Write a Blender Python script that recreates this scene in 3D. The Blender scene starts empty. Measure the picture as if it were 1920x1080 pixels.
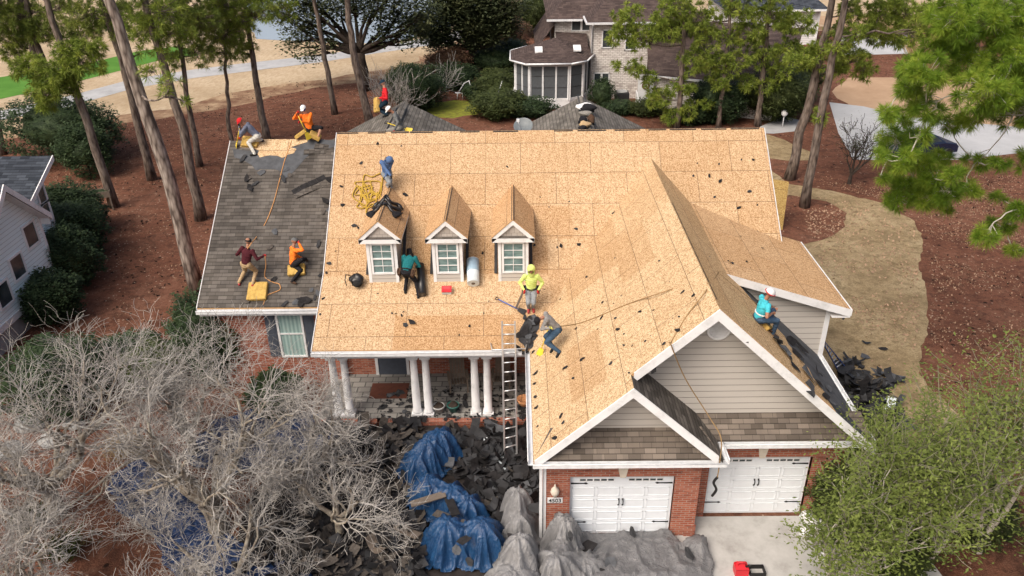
import bpy, bmesh, math, random
import numpy as np
from mathutils import Vector, Matrix, Euler
R_ = math.radians
random.seed(7); rng = np.random.default_rng(11)
scene = bpy.context.scene
COL = scene.collection

# ------------------------------------------------------------------ camera
CF, CP, CY, CR = 1486.25, R_(28.379), R_(-.483), R_(.781)
CAM = np.array([-1.352, -15.864, 16.332])
def _axes():
    cp, sp = math.cos(CP), math.sin(CP)
    F = np.array([math.sin(CY)*cp, math.cos(CY)*cp, -sp]); R = np.array([math.cos(CY), -math.sin(CY), 0.]); D = np.cross(F, R)
    c, s = math.cos(CR), math.sin(CR)
    return c*R + s*D, -s*R + c*D, F
AR, AD, AF = _axes()
cam_data = bpy.data.cameras.new('camera'); cam = bpy.data.objects.new('camera', cam_data); COL.objects.link(cam)
cam_data.sensor_width = 36; cam_data.lens = CF/1920*36; cam_data.clip_end = 2000; cam_data.clip_start = .1
M = Matrix.Identity(4)
for i in range(3):
    M[i][0] = AR[i]; M[i][1] = -AD[i]; M[i][2] = -AF[i]; M[i][3] = CAM[i]
cam.matrix_world = M; scene.camera = cam

# ------------------------------------------------------------------ light: overcast day
SUN_EL, SUN_AZ = 50, 222          # azimuth the light comes FROM, degrees clockwise from +y
world = bpy.data.worlds.new("World"); scene.world = world; world.use_nodes = True
wn = world.node_tree.nodes; wl = world.node_tree.links
bgn = wn.get('Background') or wn.new('ShaderNodeBackground')
sky = wn.new('ShaderNodeTexSky'); sky.sky_type = 'NISHITA'; sky.sun_disc = False
sky.sun_elevation = R_(SUN_EL); sky.sun_rotation = R_(SUN_AZ); sky.air_density = 1.0; sky.dust_density = 9.0; sky.ozone_density = .6
wl.new(sky.outputs[0], bgn.inputs[0]); bgn.inputs[1].default_value = .15
out = wn.get('World Output') or wn.new('ShaderNodeOutputWorld'); wl.new(bgn.outputs[0], out.inputs[0])
sd = bpy.data.lights.new('sun', 'SUN'); sd.energy = 1.05; sd.angle = R_(35); sd.color = (1, .98, .95)
sun = bpy.data.objects.new('sun', sd); COL.objects.link(sun)
az, el = R_(SUN_AZ), R_(SUN_EL)
dvec = Vector((math.sin(az)*math.cos(el), math.cos(az)*math.cos(el), math.sin(el)))
sun.rotation_euler = dvec.to_track_quat('Z', 'Y').to_euler(); sun.location = (0, -10, 40)
scene.view_settings.view_transform = 'Standard'; scene.view_settings.look = 'None'
scene.view_settings.exposure = .25; scene.view_settings.gamma = 1
scene.cycles.max_bounces = 5

# ------------------------------------------------------------------ where things stand
def ray(px, py): return AF + (px-960)/CF*AR + (py-540)/CF*AD
def bp(px, py, ax, v):
    d = ray(px, py); return CAM + (v-CAM[ax])/d[ax]*d
def G(px, py, z=0.): return bp(px, py, 2, z)
def pj(P):
    v = np.array(P)-CAM; z = v@AF; return 960+CF*(v@AR)/z, 540+CF*(v@AD)/z
# roof planes (z as a function of x, y)
SG = .93
def z_main(x, y):
    if not (-7.76 <= x <= 7.42): return -9
    if y > 11.57: return 7.87-(y-11.57)*.75
    if y < 4.74: return -9
    if y < 7.3: return (3.07+(y-4.74)*.5273) if x < 4 else -9
    return 4.42+(y-7.3)*.808
def z_left(x, y):
    if not (-12.03 <= x < -7.7): return -9
    if y < 7.0: return -9
    return 3.33+(y-7.0)*.672 if y < 12.79 else 7.22-(y-12.79)*.672
def z_gab(x, y):
    if y > 11 or x < -1.0 or x > 7.69: return -9
    if x < 1.375: return 3.07+(x+1)*SG if y > -.45 else -9
    if x < 3.33 and y > .1: return 3.07+(x+1)*SG
    if x >= 3.33 and y > .1: return 7.10-(x-3.33)*SG
    if y > -.45 and x < 3.75: return 5.28-(x-1.375)*SG
    return -9
def z_shed(x, y):
    if 4.0 <= y <= 8.7 and 4.5 <= x <= 8.3: return 4.8+.322*(8.25-x)
    return -9
def z_rear(x, y):
    if not 11.6 < y < 17.5: return -9
    return max(7.38-abs(x+6.1)*.5, 7.45-abs(x-1.41)*.5, 0)
def roofz(x, y): return max(z_main(x, y), z_left(x, y), z_gab(x, y), z_shed(x, y), z_rear(x, y), 0.)
def RP(px, py, f=roofz, lo=9., hi=60.):
    """the point where the sight line through a photo pixel meets the roofs"""
    d = ray(px, py); d = d/np.linalg.norm(d); t = lo
    while t < hi:
        p = CAM+t*d
        if p[2] <= f(p[0], p[1]): break
        t += .05
    a, b = t-.05, t
    for _ in range(18):
        m = (a+b)/2; p = CAM+m*d
        if p[2] <= f(p[0], p[1]): b = m
        else: a = m
    return CAM+b*d
def rnorm(x, y, f=roofz):
    e = .03; n = Vector((-(f(x+e, y)-f(x-e, y))/(2*e), -(f(x, y+e)-f(x, y-e))/(2*e), 1))
    if abs(n.x) > 3 or abs(n.y) > 3: n = Vector((0, -.6, 1))
    return n.normalized()

# ------------------------------------------------------------------ mesh helpers
def fuv(pts):
    a = Vector(pts[0]); n = Vector((0, 0, 0))
    for i in range(1, len(pts)-1): n += (Vector(pts[i])-a).cross(Vector(pts[i+1])-a)
    if n.length < 1e-12: return [(0, 0)]*len(pts)
    n.normalize()
    if abs(n.z) > .985: t = Vector((1, 0, 0)); v = Vector((0, 1, 0))
    else: t = Vector((0, 0, 1)).cross(n).normalized(); v = n.cross(t)
    if t.x < -.01 or (abs(t.x) < .01 and t.y < 0): t = -t
    return [(Vector(p).dot(t), Vector(p).dot(v)) for p in pts]
class MB:
    def __init__(s): s.v = []; s.f = []; s.m = []; s.uv = []; s.sm = []
    def face(s, pts, m=0, sm=False):
        i = len(s.v); s.v += [tuple(float(c) for c in p) for p in pts]; s.f.append(tuple(range(i, i+len(pts)))); s.m.append(m); s.uv.append(fuv(pts)); s.sm.append(sm)
    def prism(s, pts, vec, m=0, mside=None, mbot=None):
        pts = [Vector(p) for p in pts]; vec = Vector(vec)
        n = Vector((0, 0, 0))
        for i in range(1, len(pts)-1): n += (pts[i]-pts[0]).cross(pts[i+1]-pts[0])
        if n.dot(vec) > 0: pts = pts[::-1]      # top face looks away from vec
        q = [p+vec for p in pts]
        s.face(pts, m); s.face(q[::-1], m if mbot is None else mbot)
        for i in range(len(pts)):
            j = (i+1) % len(pts); s.face([pts[j], pts[i], q[i], q[j]], m if mside is None else mside)
    def box(s, lo, hi, m=0):
        x0, y0, z0 = lo; x1, y1, z1 = hi
        s.prism([(x0, y0, z1), (x1, y0, z1), (x1, y1, z1), (x0, y1, z1)], (0, 0, z0-z1), m)
    def obox(s, c, ax, ay, az_, m=0):
        """box about centre c with half-axes"""
        c = Vector(c); ax = Vector(ax); ay = Vector(ay); az_ = Vector(az_)
        s.prism([c+az_-ax-ay, c+az_+ax-ay, c+az_+ax+ay, c+az_-ax+ay], az_*-2, m)
    def board(s, p0, p1, h, t, m=0):
        """board along p0-p1 (its top front edge), h down, t away (+y) or towards given vec"""
        p0 = Vector(p0); p1 = Vector(p1); hv = Vector(h); tv = Vector(t)
        s.prism([p0, p1, p1+hv, p0+hv], tv, m)
    def tube(s, pts, r, n=8, m=0, cap=True, sm=True):
        pts = [Vector(p) for p in pts]; rr = [float(q) for q in (r if hasattr(r, "__len__") else [r]*len(pts))]
        rings = []; up = None
        for i, p in enumerate(pts):
            d = (pts[min(i+1, len(pts)-1)]-pts[max(i-1, 0)])
            if d.length < 1e-9: d = Vector((0, 0, 1))
            d.normalize()
            if up is None: up = Vector((1, 0, 0)) if abs(d.x) < .8 else Vector((0, 1, 0))
            a = d.cross(up).normalized(); up2 = a.cross(d).normalized(); up = up2
            rings.append([p+rr[i]*(math.cos(2*math.pi*k/n)*a+math.sin(2*math.pi*k/n)*up2) for k in range(n)])
        base = len(s.v)
        for rg in rings: s.v += [tuple(v) for v in rg]
        for i in range(len(pts)-1):
            for k in range(n):
                k2 = (k+1) % n; f = (base+i*n+k, base+i*n+k2, base+(i+1)*n+k2, base+(i+1)*n+k)
                s.f.append(f[::-1]); s.m.append(m); s.uv.append([(k/n, i), ((k+1)/n, i), ((k+1)/n, i+1), (k/n, i+1)][::-1]); s.sm.append(sm)
        if cap:
            s.f.append(tuple(base+k for k in range(n))); s.m.append(m); s.uv.append([(0, 0)]*n); s.sm.append(False)
            s.f.append(tuple(base+(len(pts)-1)*n+k for k in range(n))[::-1]); s.m.append(m); s.uv.append([(0, 0)]*n); s.sm.append(False)
    def lathe(s, c, prof, n=16, m=0, axis=None):
        """prof = [(r, z)...] turned about the vertical through c"""
        base = len(s.v); c = Vector(c)
        q = Vector((0, 0, 1)).rotation_difference(Vector(axis)) if axis else None
        for r, z in prof:
            for k in range(n):
                o = Vector((r*math.cos(2*math.pi*k/n), r*math.sin(2*math.pi*k/n), z))
                s.v.append(tuple(c+(q @ o if q else o)))
        for i in range(len(prof)-1):
            for k in range(n):
                k2 = (k+1) % n; s.f.append((base+i*n+k, base+i*n+k2, base+(i+1)*n+k2, base+(i+1)*n+k)); s.m.append(m); s.sm.append(True)
                s.uv.append([(k/n, i), ((k+1)/n, i), ((k+1)/n, i+1), (k/n, i+1)])
        for e, rv in ((0, True), (len(prof)-1, False)):
            if prof[e][0] > 1e-4:
                f = tuple(base+e*n+k for k in range(n)); s.f.append(f[::-1] if rv else f); s.m.append(m); s.uv.append([(0, 0)]*n); s.sm.append(False)
    def ball(s, c, r, m=0, n=10, k=7):
        r = r if hasattr(r, '__len__') else (r, r, r); base = len(s.v)
        for i in range(k+1):
            a = math.pi*i/k
            for j in range(n):
                b = 2*math.pi*j/n; s.v.append((c[0]+r[0]*math.sin(a)*math.cos(b), c[1]+r[1]*math.sin(a)*math.sin(b), c[2]+r[2]*math.cos(a)))
        for i in range(k):
            for j in range(n):
                j2 = (j+1) % n; s.f.append((base+i*n+j, base+(i+1)*n+j, base+(i+1)*n+j2, base+i*n+j2)); s.m.append(m); s.uv.append([(0, 0)]*4); s.sm.append(True)
    def build(s, name, mats, parent=None, label=None):
        me = bpy.data.meshes.new(name); me.from_pydata(s.v, [], s.f)
        uvl = me.uv_layers.new(name='UVMap')
        flat = np.array([c for f in s.uv for p in f for c in p], dtype=np.float32)
        uvl.data.foreach_set('uv', flat)
        me.polygons.foreach_set('material_index', s.m); me.polygons.foreach_set('use_smooth', s.sm)
        if not isinstance(mats, (list, tuple)): mats = [mats]
        for mt in mats: me.materials.append(mt)
        me.update(); o = bpy.data.objects.new(name, me); COL.objects.link(o)
        if parent is not None: o.parent = parent
        if label: o['label'] = label
        return o
def raw(name, V, Fc, mats, parent=None, mi=None, smooth=False):
    """mesh from numpy arrays; Fc is an (n, k) index array"""
    me = bpy.data.meshes.new(name); V = np.asarray(V, np.float32); Fc = np.asarray(Fc, np.int32); k = Fc.shape[1]
    me.vertices.add(len(V)); me.vertices.foreach_set('co', V.ravel())
    me.loops.add(Fc.size); me.loops.foreach_set('vertex_index', Fc.ravel())
    me.polygons.add(len(Fc)); me.polygons.foreach_set('loop_start', np.arange(0, Fc.size, k, dtype=np.int32))
    if mi is not None: me.polygons.foreach_set('material_index', np.asarray(mi, np.int32))
    me.polygons.foreach_set('use_smooth', np.full(len(Fc), smooth))
    if not isinstance(mats, (list, tuple)): mats = [mats]
    for mt in mats: me.materials.append(mt)
    me.update(); me.validate()
    o = bpy.data.objects.new(name, me); COL.objects.link(o)
    if parent is not None: o.parent = parent
    return o
def empty(name, label, cat, group=None, loc=(0, 0, 0)):
    o = bpy.data.objects.new(name, None); COL.objects.link(o); o.location = loc; o.empty_display_size = .3
    return tag(o, label, cat, group)
def tag(o, label, cat, group=None, kind=None):
    o['label'] = label; o['category'] = cat
    if group: o['group'] = group
    if kind: o['kind'] = kind
    return o
def settle(root, loc):
    """put a root Empty at the thing's base, leaving its parts where they stand"""
    root.location = loc
    for c in root.children: c.location = Vector(c.location)-Vector(loc)
    return root
def struct(o): o['kind'] = 'structure'; return o

# ------------------------------------------------------------------ materials
class NT:
    def __init__(s, name, rough=.8, spec=.3, metal=0.):
        s.mat = bpy.data.materials.new(name); s.mat.use_nodes = True; s.t = s.mat.node_tree; s.n = s.t.nodes; s.l = s.t.links
        s.b = s.n.get('Principled BSDF'); s.b.inputs['Roughness'].default_value = rough; s.b.inputs['Metallic'].default_value = metal
        s.b.inputs['Specular IOR Level'].default_value = spec
    def new(s, typ, **k):
        o = s.n.new(typ)
        for a, b in k.items(): setattr(o, a, b)
        return o
    def put(s, sock, val):
        if isinstance(val, bpy.types.NodeSocket): s.l.new(val, sock)
        elif hasattr(val, '__len__') and len(val) == 3 and sock.type == 'RGBA': sock.default_value = (*val, 1)
        else: sock.default_value = val
    def uv(s): return s.new('ShaderNodeUVMap').outputs[0]
    def obj(s): return s.new('ShaderNodeTexCoord').outputs['Object']
    def pos(s): return s.new('ShaderNodeNewGeometry').outputs['Position']
    def map(s, vec, scale=(1, 1, 1), rot=(0, 0, 0), loc=(0, 0, 0)):
        m = s.new('ShaderNodeMapping'); s.l.new(vec, m.inputs[0]); m.inputs['Scale'].default_value = scale; m.inputs['Rotation'].default_value = rot; m.inputs['Location'].default_value = loc
        return m.outputs[0]
    def noise(s, vec, scale, detail=3, rough=.55, out=0, dist=0.):
        m = s.new('ShaderNodeTexNoise'); s.l.new(vec, m.inputs['Vector']); m.inputs['Scale'].default_value = scale; m.inputs['Detail'].default_value = detail
        m.inputs['Roughness'].default_value = rough; m.inputs['Distortion'].default_value = dist; return m.outputs[out]
    def vor(s, vec, scale, out='Color', feat='F1', rnd=1., dim='2D'):
        m = s.new('ShaderNodeTexVoronoi', feature=feat, voronoi_dimensions=dim); s.l.new(vec, m.inputs['Vector']); m.inputs['Scale'].default_value = scale; m.inputs['Randomness'].default_value = rnd; return m.outputs[out]
    def ramp(s, fac, stops, interp='LINEAR'):
        m = s.new('ShaderNodeValToRGB'); s.put(m.inputs[0], fac); cr = m.color_ramp; cr.interpolation = interp
        while len(cr.elements) > 1: cr.elements.remove(cr.elements[-1])
        cr.elements[0].position = stops[0][0]; c = stops[0][1]; cr.elements[0].color = (*c, 1) if hasattr(c, '__len__') else (c, c, c, 1)
        for p, c in stops[1:]:
            e = cr.elements.new(p); e.color = (*c, 1) if hasattr(c, '__len__') else (c, c, c, 1)
        return m.outputs[0]
    def mix(s, fac, a, b, mode='MIX'):
        m = s.new('ShaderNodeMix', data_type='RGBA', blend_type=mode); s.put(m.inputs[0], fac); s.put(m.inputs[6], a); s.put(m.inputs[7], b); return m.outputs[2]
    def math(s, op, a, b=0., c=None):
        m = s.new('ShaderNodeMath', operation=op); s.put(m.inputs[0], a); s.put(m.inputs[1], b)
        if c is not None: s.put(m.inputs[2], c)
        return m.outputs[0]
    def sep(s, vec):
        m = s.new('ShaderNodeSeparateXYZ'); s.l.new(vec, m.inputs[0]); return m.outputs
    def brick(s, vec, w, h, mortar, c1, c2, cm, off=.5, bias=0., smooth=.1):
        m = s.new('ShaderNodeTexBrick'); s.l.new(vec, m.inputs['Vector']); m.offset = off
        s.put(m.inputs['Color1'], c1); s.put(m.inputs['Color2'], c2); s.put(m.inputs['Mortar'], cm)
        m.inputs['Scale'].default_value = 1; m.inputs['Mortar Size'].default_value = mortar; m.inputs['Mortar Smooth'].default_value = smooth
        m.inputs['Brick Width'].default_value = w; m.inputs['Row Height'].default_value = h; m.inputs['Bias'].default_value = bias
        return m.outputs[0], m.outputs[1]
    def bump(s, h, strength=.4, dist=.01):
        m = s.new('ShaderNodeBump'); s.put(m.inputs['Height'], h); m.inputs['Strength'].default_value = strength; m.inputs['Distance'].default_value = dist
        s.l.new(m.outputs[0], s.b.inputs['Normal'])
    def col(s, c): s.put(s.b.inputs['Base Color'], c); return s.mat
def plain(name, c, rough=.7, spec=.3, metal=0., var=.12, scale=6., bump=0.):
    t = NT(name, rough, spec, metal); o = t.obj()
    n = t.noise(o, scale, 4, .6); lo = tuple(x*(1-var) for x in c); hi = tuple(min(1, x*(1+var)) for x in c)
    if bump: t.bump(n, bump, .02)
    return t.col(t.ramp(n, [(.3, lo), (.7, hi)]))
M_ = {}
def osb(name, pale, deep, patches=(), deepbias=0., seed=0., grid=1.):
    """oriented-strand board laid in 2.44 x 1.22 m sheets, v up the slope"""
    t = NT(name, .85, .15); uv = t.map(t.uv(), loc=(seed, seed*.37, 0))
    f1 = t.vor(t.map(uv, (1, 2.6, 1), (0, 0, .5)), 32, 'Color'); f2 = t.vor(t.map(uv, (2.6, 1, 1), (0, 0, .3)), 37, 'Color')
    s1 = t.sep(f1); s2 = t.sep(f2)
    fl = t.math('ADD', t.math('MULTIPLY', s1[0], .5), t.math('MULTIPLY', s2[1], .5))
    sheet, mort = t.brick(uv, 2.44, 1.22, .009, (0, 0, 0), (1, 1, 1), (.5, .5, .5), .5, smooth=0)
    tone = t.math('ADD', t.math('MULTIPLY', t.sep(sheet)[0], .7), deepbias)
    su = t.sep(t.uv())
    for (u0, u1, v0, v1, amt) in patches:
        a = t.math('MULTIPLY', t.math('GREATER_THAN', su[0], u0), t.math('LESS_THAN', su[0], u1))
        b = t.math('MULTIPLY', t.math('GREATER_THAN', su[1], v0), t.math('LESS_THAN', su[1], v1))
        tone = t.math('ADD', tone, t.math('MULTIPLY', t.math('MULTIPLY', a, b), amt))
    tone = t.math('MINIMUM', t.math('MAXIMUM', tone, 0.), 1.)
    base = t.mix(tone, pale, deep)
    dark = t.mix(1., base, (.50, .38, .25), 'MULTIPLY'); lite = t.mix(1., base, (1.22, 1.24, 1.28), 'MULTIPLY')
    c = t.mix(t.ramp(fl, [(.22, 0.), (.45, .55), (.75, 1.)]), dark, lite)
    # sparse dark strands
    d3 = t.sep(t.vor(t.map(uv, (3, 1.2, 1), (0, 0, .9)), 17, 'Color'))
    c = t.mix(t.ramp(d3[0], [(.86, 0.), (.92, .55)]), c, (.30, .17, .075))
    big = t.noise(uv, .6, 4, .6); c = t.mix(t.ramp(big, [(.35, 0.), (.7, .35)]), c, t.mix(1., c, (.86, .8, .72), 'MULTIPLY'))
    # printed nail grid and joints
    g, gm = t.brick(uv, .4067, .61, .005, (0, 0, 0), (0, 0, 0), (1, 1, 1), 0., smooth=0)
    gn = t.ramp(t.noise(uv, 1.3, 2), [(.42, 0.), (.56, 1.)])
    c = t.mix(t.math('MULTIPLY', t.math('MULTIPLY', gm, gn), .75*grid), c, (.20, .12, .06))
    c = t.mix(t.math('MULTIPLY', mort, .85), c, (.14, .09, .055))
    # nail heads / rust specks and scraps of felt
    sp = t.vor(uv, 5.5, 'Distance'); c = t.mix(t.ramp(sp, [(.028, .7), (.045, 0.)]), c, (.07, .05, .04))
    t.bump(fl, .25, .006)
    return t.col(c)
def shingle(name, a, b, m, w=.30, h=.145, stain=.45, off=.37):
    t = NT(name, .9, .15); uv = t.uv()
    n0 = t.noise(uv, 7, 2); c, f = t.brick(uv, w, h, .0035, a, b, m, off, smooth=.2)
    c2, f2 = t.brick(uv, w*1.73, h, .001, (.8, .8, .8), (1.18, 1.17, 1.15), (1, 1, 1), .61)
    c = t.mix(1., c, c2, 'MULTIPLY')
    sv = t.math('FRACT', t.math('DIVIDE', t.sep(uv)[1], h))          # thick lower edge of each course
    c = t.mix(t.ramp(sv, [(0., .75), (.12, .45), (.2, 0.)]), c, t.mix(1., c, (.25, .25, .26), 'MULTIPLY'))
    st = t.noise(t.map(uv, (1, .35, 1)), .9, 5, .65)
    c = t.mix(t.ramp(st, [(.4, 0.), (.62, stain)]), c, t.mix(1., c, (.36, .36, .38), 'MULTIPLY'))
    gr = t.noise(uv, 90, 2); c = t.mix(t.ramp(gr, [(.35, .35), (.6, 0.)]), c, t.mix(1., c, (.5, .5, .5), 'MULTIPLY'))
    t.bump(t.math('ADD', f, t.math('MULTIPLY', sv, -1.)), .5, .012)
    return t.col(c)
def brickm(name, a, b, m, w=.22, h=.072, ms=.010, warm=None):
    t = NT(name, .9, .2); uv = t.uv()
    c, f = t.brick(uv, w, h, ms, a, b, m)
    v = t.noise(uv, 3.2, 4); c = t.mix(t.ramp(v, [(.3, .35), (.7, 0.)]), c, t.mix(1., c, (.6, .55, .55), 'MULTIPLY'))
    sp = t.vor(t.map(uv, (1/w, 1/h, 1)), 1., 'Color'); c = t.mix(t.ramp(t.sep(sp)[0], [(.8, 0.), (.9, .5)]), c, warm or t.mix(1., c, (.45, .4, .4), 'MULTIPLY'))
    t.bump(f, -.4, .008); return t.col(c)
def siding(name, c0, lap=.19, dirt=.2):
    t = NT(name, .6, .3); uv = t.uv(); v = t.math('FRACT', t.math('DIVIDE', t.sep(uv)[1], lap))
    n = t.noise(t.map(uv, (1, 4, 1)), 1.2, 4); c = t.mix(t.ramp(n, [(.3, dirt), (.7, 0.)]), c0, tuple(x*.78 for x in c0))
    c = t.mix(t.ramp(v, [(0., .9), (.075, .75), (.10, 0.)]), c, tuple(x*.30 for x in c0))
    t.bump(t.math('SUBTRACT', 1., v), .7, .03); return t.col(c)

PALE, DEEP = (.57, .425, .27), (.49, .325, .18)
def mats():
    M_['osb_main'] = osb('osb_main', PALE, DEEP, [(-5.25, -1.45, 5.62, 6.86, .95), (-9, -5.25, 5.6, 8.4, -.5), (-5.2, -.3, 6.86, 8.3, -.4), (-4.9, -.35, 8.45, 9.65, .7), (-2.9, .5, 9.65, 10.9, .45), (-.3, 3., 10.9, 12.1, -.3)], .02)
    M_['osb_gab'] = osb('osb_gable', (.62, .475, .30), (.52, .36, .205), [(.62, 3.1, 2.72, 3.92, .95), (5.6, 9.6, 3.0, 5.2, .8), (4.3, 6.8, 5.0, 6.2, .6), (6.8, 9.6, 5.2, 7.4, .35)], -.2, 1.3)
    M_['osb_side'] = osb('osb_side', (.68, .50, .29), (.60, .41, .22), (), .3, 2.1, .5)
    M_['osb_shed'] = osb('osb_shed', (.61, .435, .265), (.56, .375, .21), (), .5, 3.7, .25)
    M_['osb_dorm'] = osb('osb_dormer', (.60, .42, .245), (.54, .345, .185), (), .45, 5.1, .2)
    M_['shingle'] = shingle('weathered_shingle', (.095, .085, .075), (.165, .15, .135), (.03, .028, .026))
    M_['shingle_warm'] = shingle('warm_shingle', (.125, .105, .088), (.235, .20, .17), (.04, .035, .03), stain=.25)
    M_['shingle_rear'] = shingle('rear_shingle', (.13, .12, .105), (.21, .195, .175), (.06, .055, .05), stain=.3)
    M_['shingle_brown'] = shingle('brown_shingle', (.075, .055, .052), (.12, .09, .082), (.04, .03, .03), .34, .17, .3)
    M_['shingle_blue'] = shingle('slate_shingle', (.028, .034, .045), (.075, .088, .11), (.015, .016, .02), .4, .16, .1)
    M_['brick'] = brickm('red_brick', (.30, .075, .042), (.42, .14, .085), (.36, .27, .22), warm=(.14, .05, .04))
    M_['brick_white'] = brickm('whitewashed_brick', (.66, .63, .60), (.82, .80, .76), (.46, .42, .39), .34, .13, .022, warm=(.30, .25, .23))
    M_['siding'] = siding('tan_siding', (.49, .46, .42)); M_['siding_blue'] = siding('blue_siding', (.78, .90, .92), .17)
    t = NT('dormer_shingle', .8, .2); c, f = t.brick(t.uv(), .17, .2, .005, (.40, .365, .33), (.50, .46, .42), (.2, .18, .165)); t.bump(f, -.3, .01); M_['dormer_side'] = t.col(c)
    t = NT('white_trim', .5, .35); n = t.noise(t.obj(), 2.2, 6, .7); M_['white'] = t.col(t.ramp(n, [(.3, (.60, .61, .61)), (.5, (.78, .79, .80)), (.8, (.84, .85, .86))]))
    M_['gutter'] = plain('gutter_white', (.72, .74, .76), .35, .5)
    M_['door_white'] = plain('door_white', (.76, .80, .84), .45, .4, var=.03)
    t = NT('glass', .08, .8); n = t.noise(t.map(t.obj(), (1, 1, 3)), 3, 2); M_['glass'] = t.col(t.ramp(n, [(.3, (.10, .16, .16)), (.7, (.22, .32, .32))]))
    t = NT('dark_glass', .08, .8); n = t.noise(t.obj(), 2, 2); M_['glass_dark'] = t.col(t.ramp(n, [(.3, (.025, .035, .04)), (.7, (.07, .085, .09))]))
    t = NT('curtained_glass', .12, .7); w = t.math('SINE', t.math('MULTIPLY', t.sep(t.obj())[0], 46.)); M_['glass_curtain'] = t.col(t.ramp(t.math('MULTIPLY_ADD', w, .5, .5), [(0., (.24, .36, .35)), (1., (.40, .55, .53))]))
    M_['black'] = plain('black_iron', (.012, .012, .013), .5, .4)
    M_['shutter'] = plain('slate_shutter', (.075, .088, .115), .5, .4)
    M_['felt'] = plain('roofing_felt', (.030, .031, .034), .75, .35, var=.35, scale=3, bump=.5)
    M_['felt_grey'] = plain('felt_grey', (.075, .080, .088), .8, .3, var=.3, scale=4, bump=.4)
    M_['scrap_dark'] = plain('shingle_scrap_dark', (.022, .021, .022), .9, .2, var=.4, scale=9)
    M_['scrap_grey'] = plain('shingle_scrap_grey', (.085, .075, .066), .9, .2, var=.35, scale=14)
    M_['wood'] = plain('raw_wood', (.45, .27, .12), .8, .2, scale=12)
    M_['grey_wood'] = plain('weathered_wood', (.16, .13, .105), .85, .2, scale=12)
    M_['alu'] = plain('aluminium', (.62, .63, .64), .35, .5, .7, var=.08)
    M_['stone_tan'] = plain('cast_stone', (.62, .56, .47), .8)
    M_['foundation'] = plain('foundation', (.33, .34, .34), .9, scale=3)
    # ground covers
    t = NT('dormant_grass', .95, .1); p = t.pos(); a = t.noise(p, .12, 6, .62); b = t.noise(t.map(p, (1, .4, 1)), 3.5, 5, .7); c3 = t.noise(p, 14, 3, .7)
    c = t.ramp(a, [(.32, (.37, .285, .19)), (.5, (.49, .39, .27)), (.68, (.58, .475, .345))]); c = t.mix(t.ramp(b, [(.35, .5), (.6, 0.)]), c, (.30, .21, .11)); c = t.mix(t.ramp(c3, [(.3, .35), (.55, 0.)]), c, (.24, .17, .09)); t.bump(c3, .6, .05); M_['grass'] = t.col(c)
    t = NT('patchy_dormant_lawn', .95, .1); p = t.pos(); a = t.noise(p, .45, 6, .66); b = t.noise(p, 2.6, 5, .7); c3 = t.noise(p, 16, 3, .7)
    c = t.ramp(a, [(.33, (.22, .165, .095)), (.47, (.34, .26, .15)), (.66, (.45, .36, .22))]); c = t.mix(t.ramp(b, [(.36, .7), (.54, 0.)]), c, (.17, .125, .07)); c = t.mix(t.ramp(c3, [(.32, .55), (.55, 0.)]), c, (.14, .10, .05)); t.bump(c3, .8, .05); M_['lawn'] = t.col(c)
    t = NT('pine_straw', .95, .1); p = t.pos(); a = t.noise(p, .25, 6, .65); b = t.noise(p, 5, 5, .75); c3 = t.noise(p, 22, 3, .7)
    c = t.ramp(a, [(.3, (.12, .052, .034)), (.5, (.18, .078, .050)), (.7, (.24, .12, .08))]); c = t.mix(t.ramp(b, [(.35, .6), (.55, 0.)]), c, (.075, .034, .022)); c = t.mix(t.ramp(c3, [(.55, 0.), (.72, .6)]), c, (.36, .20, .12))
    m2 = t.noise(p, 1.6, 5, .75); c = t.mix(t.ramp(m2, [(.38, .55), (.52, 0.)]), c, (.055, .028, .020)); c = t.mix(t.ramp(t.noise(t.map(p, loc=(9, 3, 0)), 2.3, 5, .75), [(.54, 0.), (.66, .5)]), c, (.27, .15, .10)); sp = t.math('ADD', t.vor(p, 1.25, 'Distance'), t.ramp(t.noise(p, .8, 2), [(.42, .0), (.56, .3)])); c = t.mix(t.ramp(sp, [(.07, .9), (.12, 0.)]), c, (.02, .012, .010))
    lv = t.math('ADD', t.vor(p, 3.6, 'Distance'), t.ramp(t.noise(t.map(p, loc=(5, 5, 0)), 1.7, 3), [(.48, .3), (.60, 0.)])); c = t.mix(t.ramp(lv, [(.10, .7), (.18, 0.)]), c, (.48, .36, .27)); t.bump(c3, .9, .06); M_['straw'] = t.col(c)
    t = NT('thin_straw', .95, .1); p = t.pos(); a = t.noise(p, .5, 6, .7); c = t.ramp(a, [(.38, (.16, .085, .055)), (.5, (.27, .175, .11)), (.62, (.42, .31, .195))]); M_['straw_thin'] = t.col(c)
    t = NT('green_turf', .9, .2); p = t.pos(); a = t.noise(p, .5, 4); M_['green'] = t.col(t.ramp(a, [(.3, (.06, .17, .02)), (.7, (.095, .23, .035))]))
    t = NT('path_concrete', .9, .2); p = t.pos(); a = t.noise(p, .6, 6, .7); M_['path'] = t.col(t.ramp(a, [(.3, (.30, .305, .31)), (.7, (.46, .465, .47))]))
    t = NT('drive_concrete', .9, .2); p = t.pos(); a = t.noise(p, 1.1, 7, .72); M_['drive'] = t.col(t.ramp(a, [(.3, (.30, .29, .275)), (.5, (.43, .425, .41)), (.75, (.52, .515, .50))]))
    t = NT('bright_concrete', .9, .2); p = t.pos(); a = t.noise(p, .4, 6, .7); M_['drive_far'] = t.col(t.ramp(a, [(.3, (.36, .37, .38)), (.7, (.47, .48, .49))]))
    t = NT('bare_soil', .95, .1); p = t.pos(); a = t.noise(p, .4, 6, .7); M_['soil'] = t.col(t.ramp(a, [(.3, (.34, .225, .14)), (.7, (.46, .32, .21))]))
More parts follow.
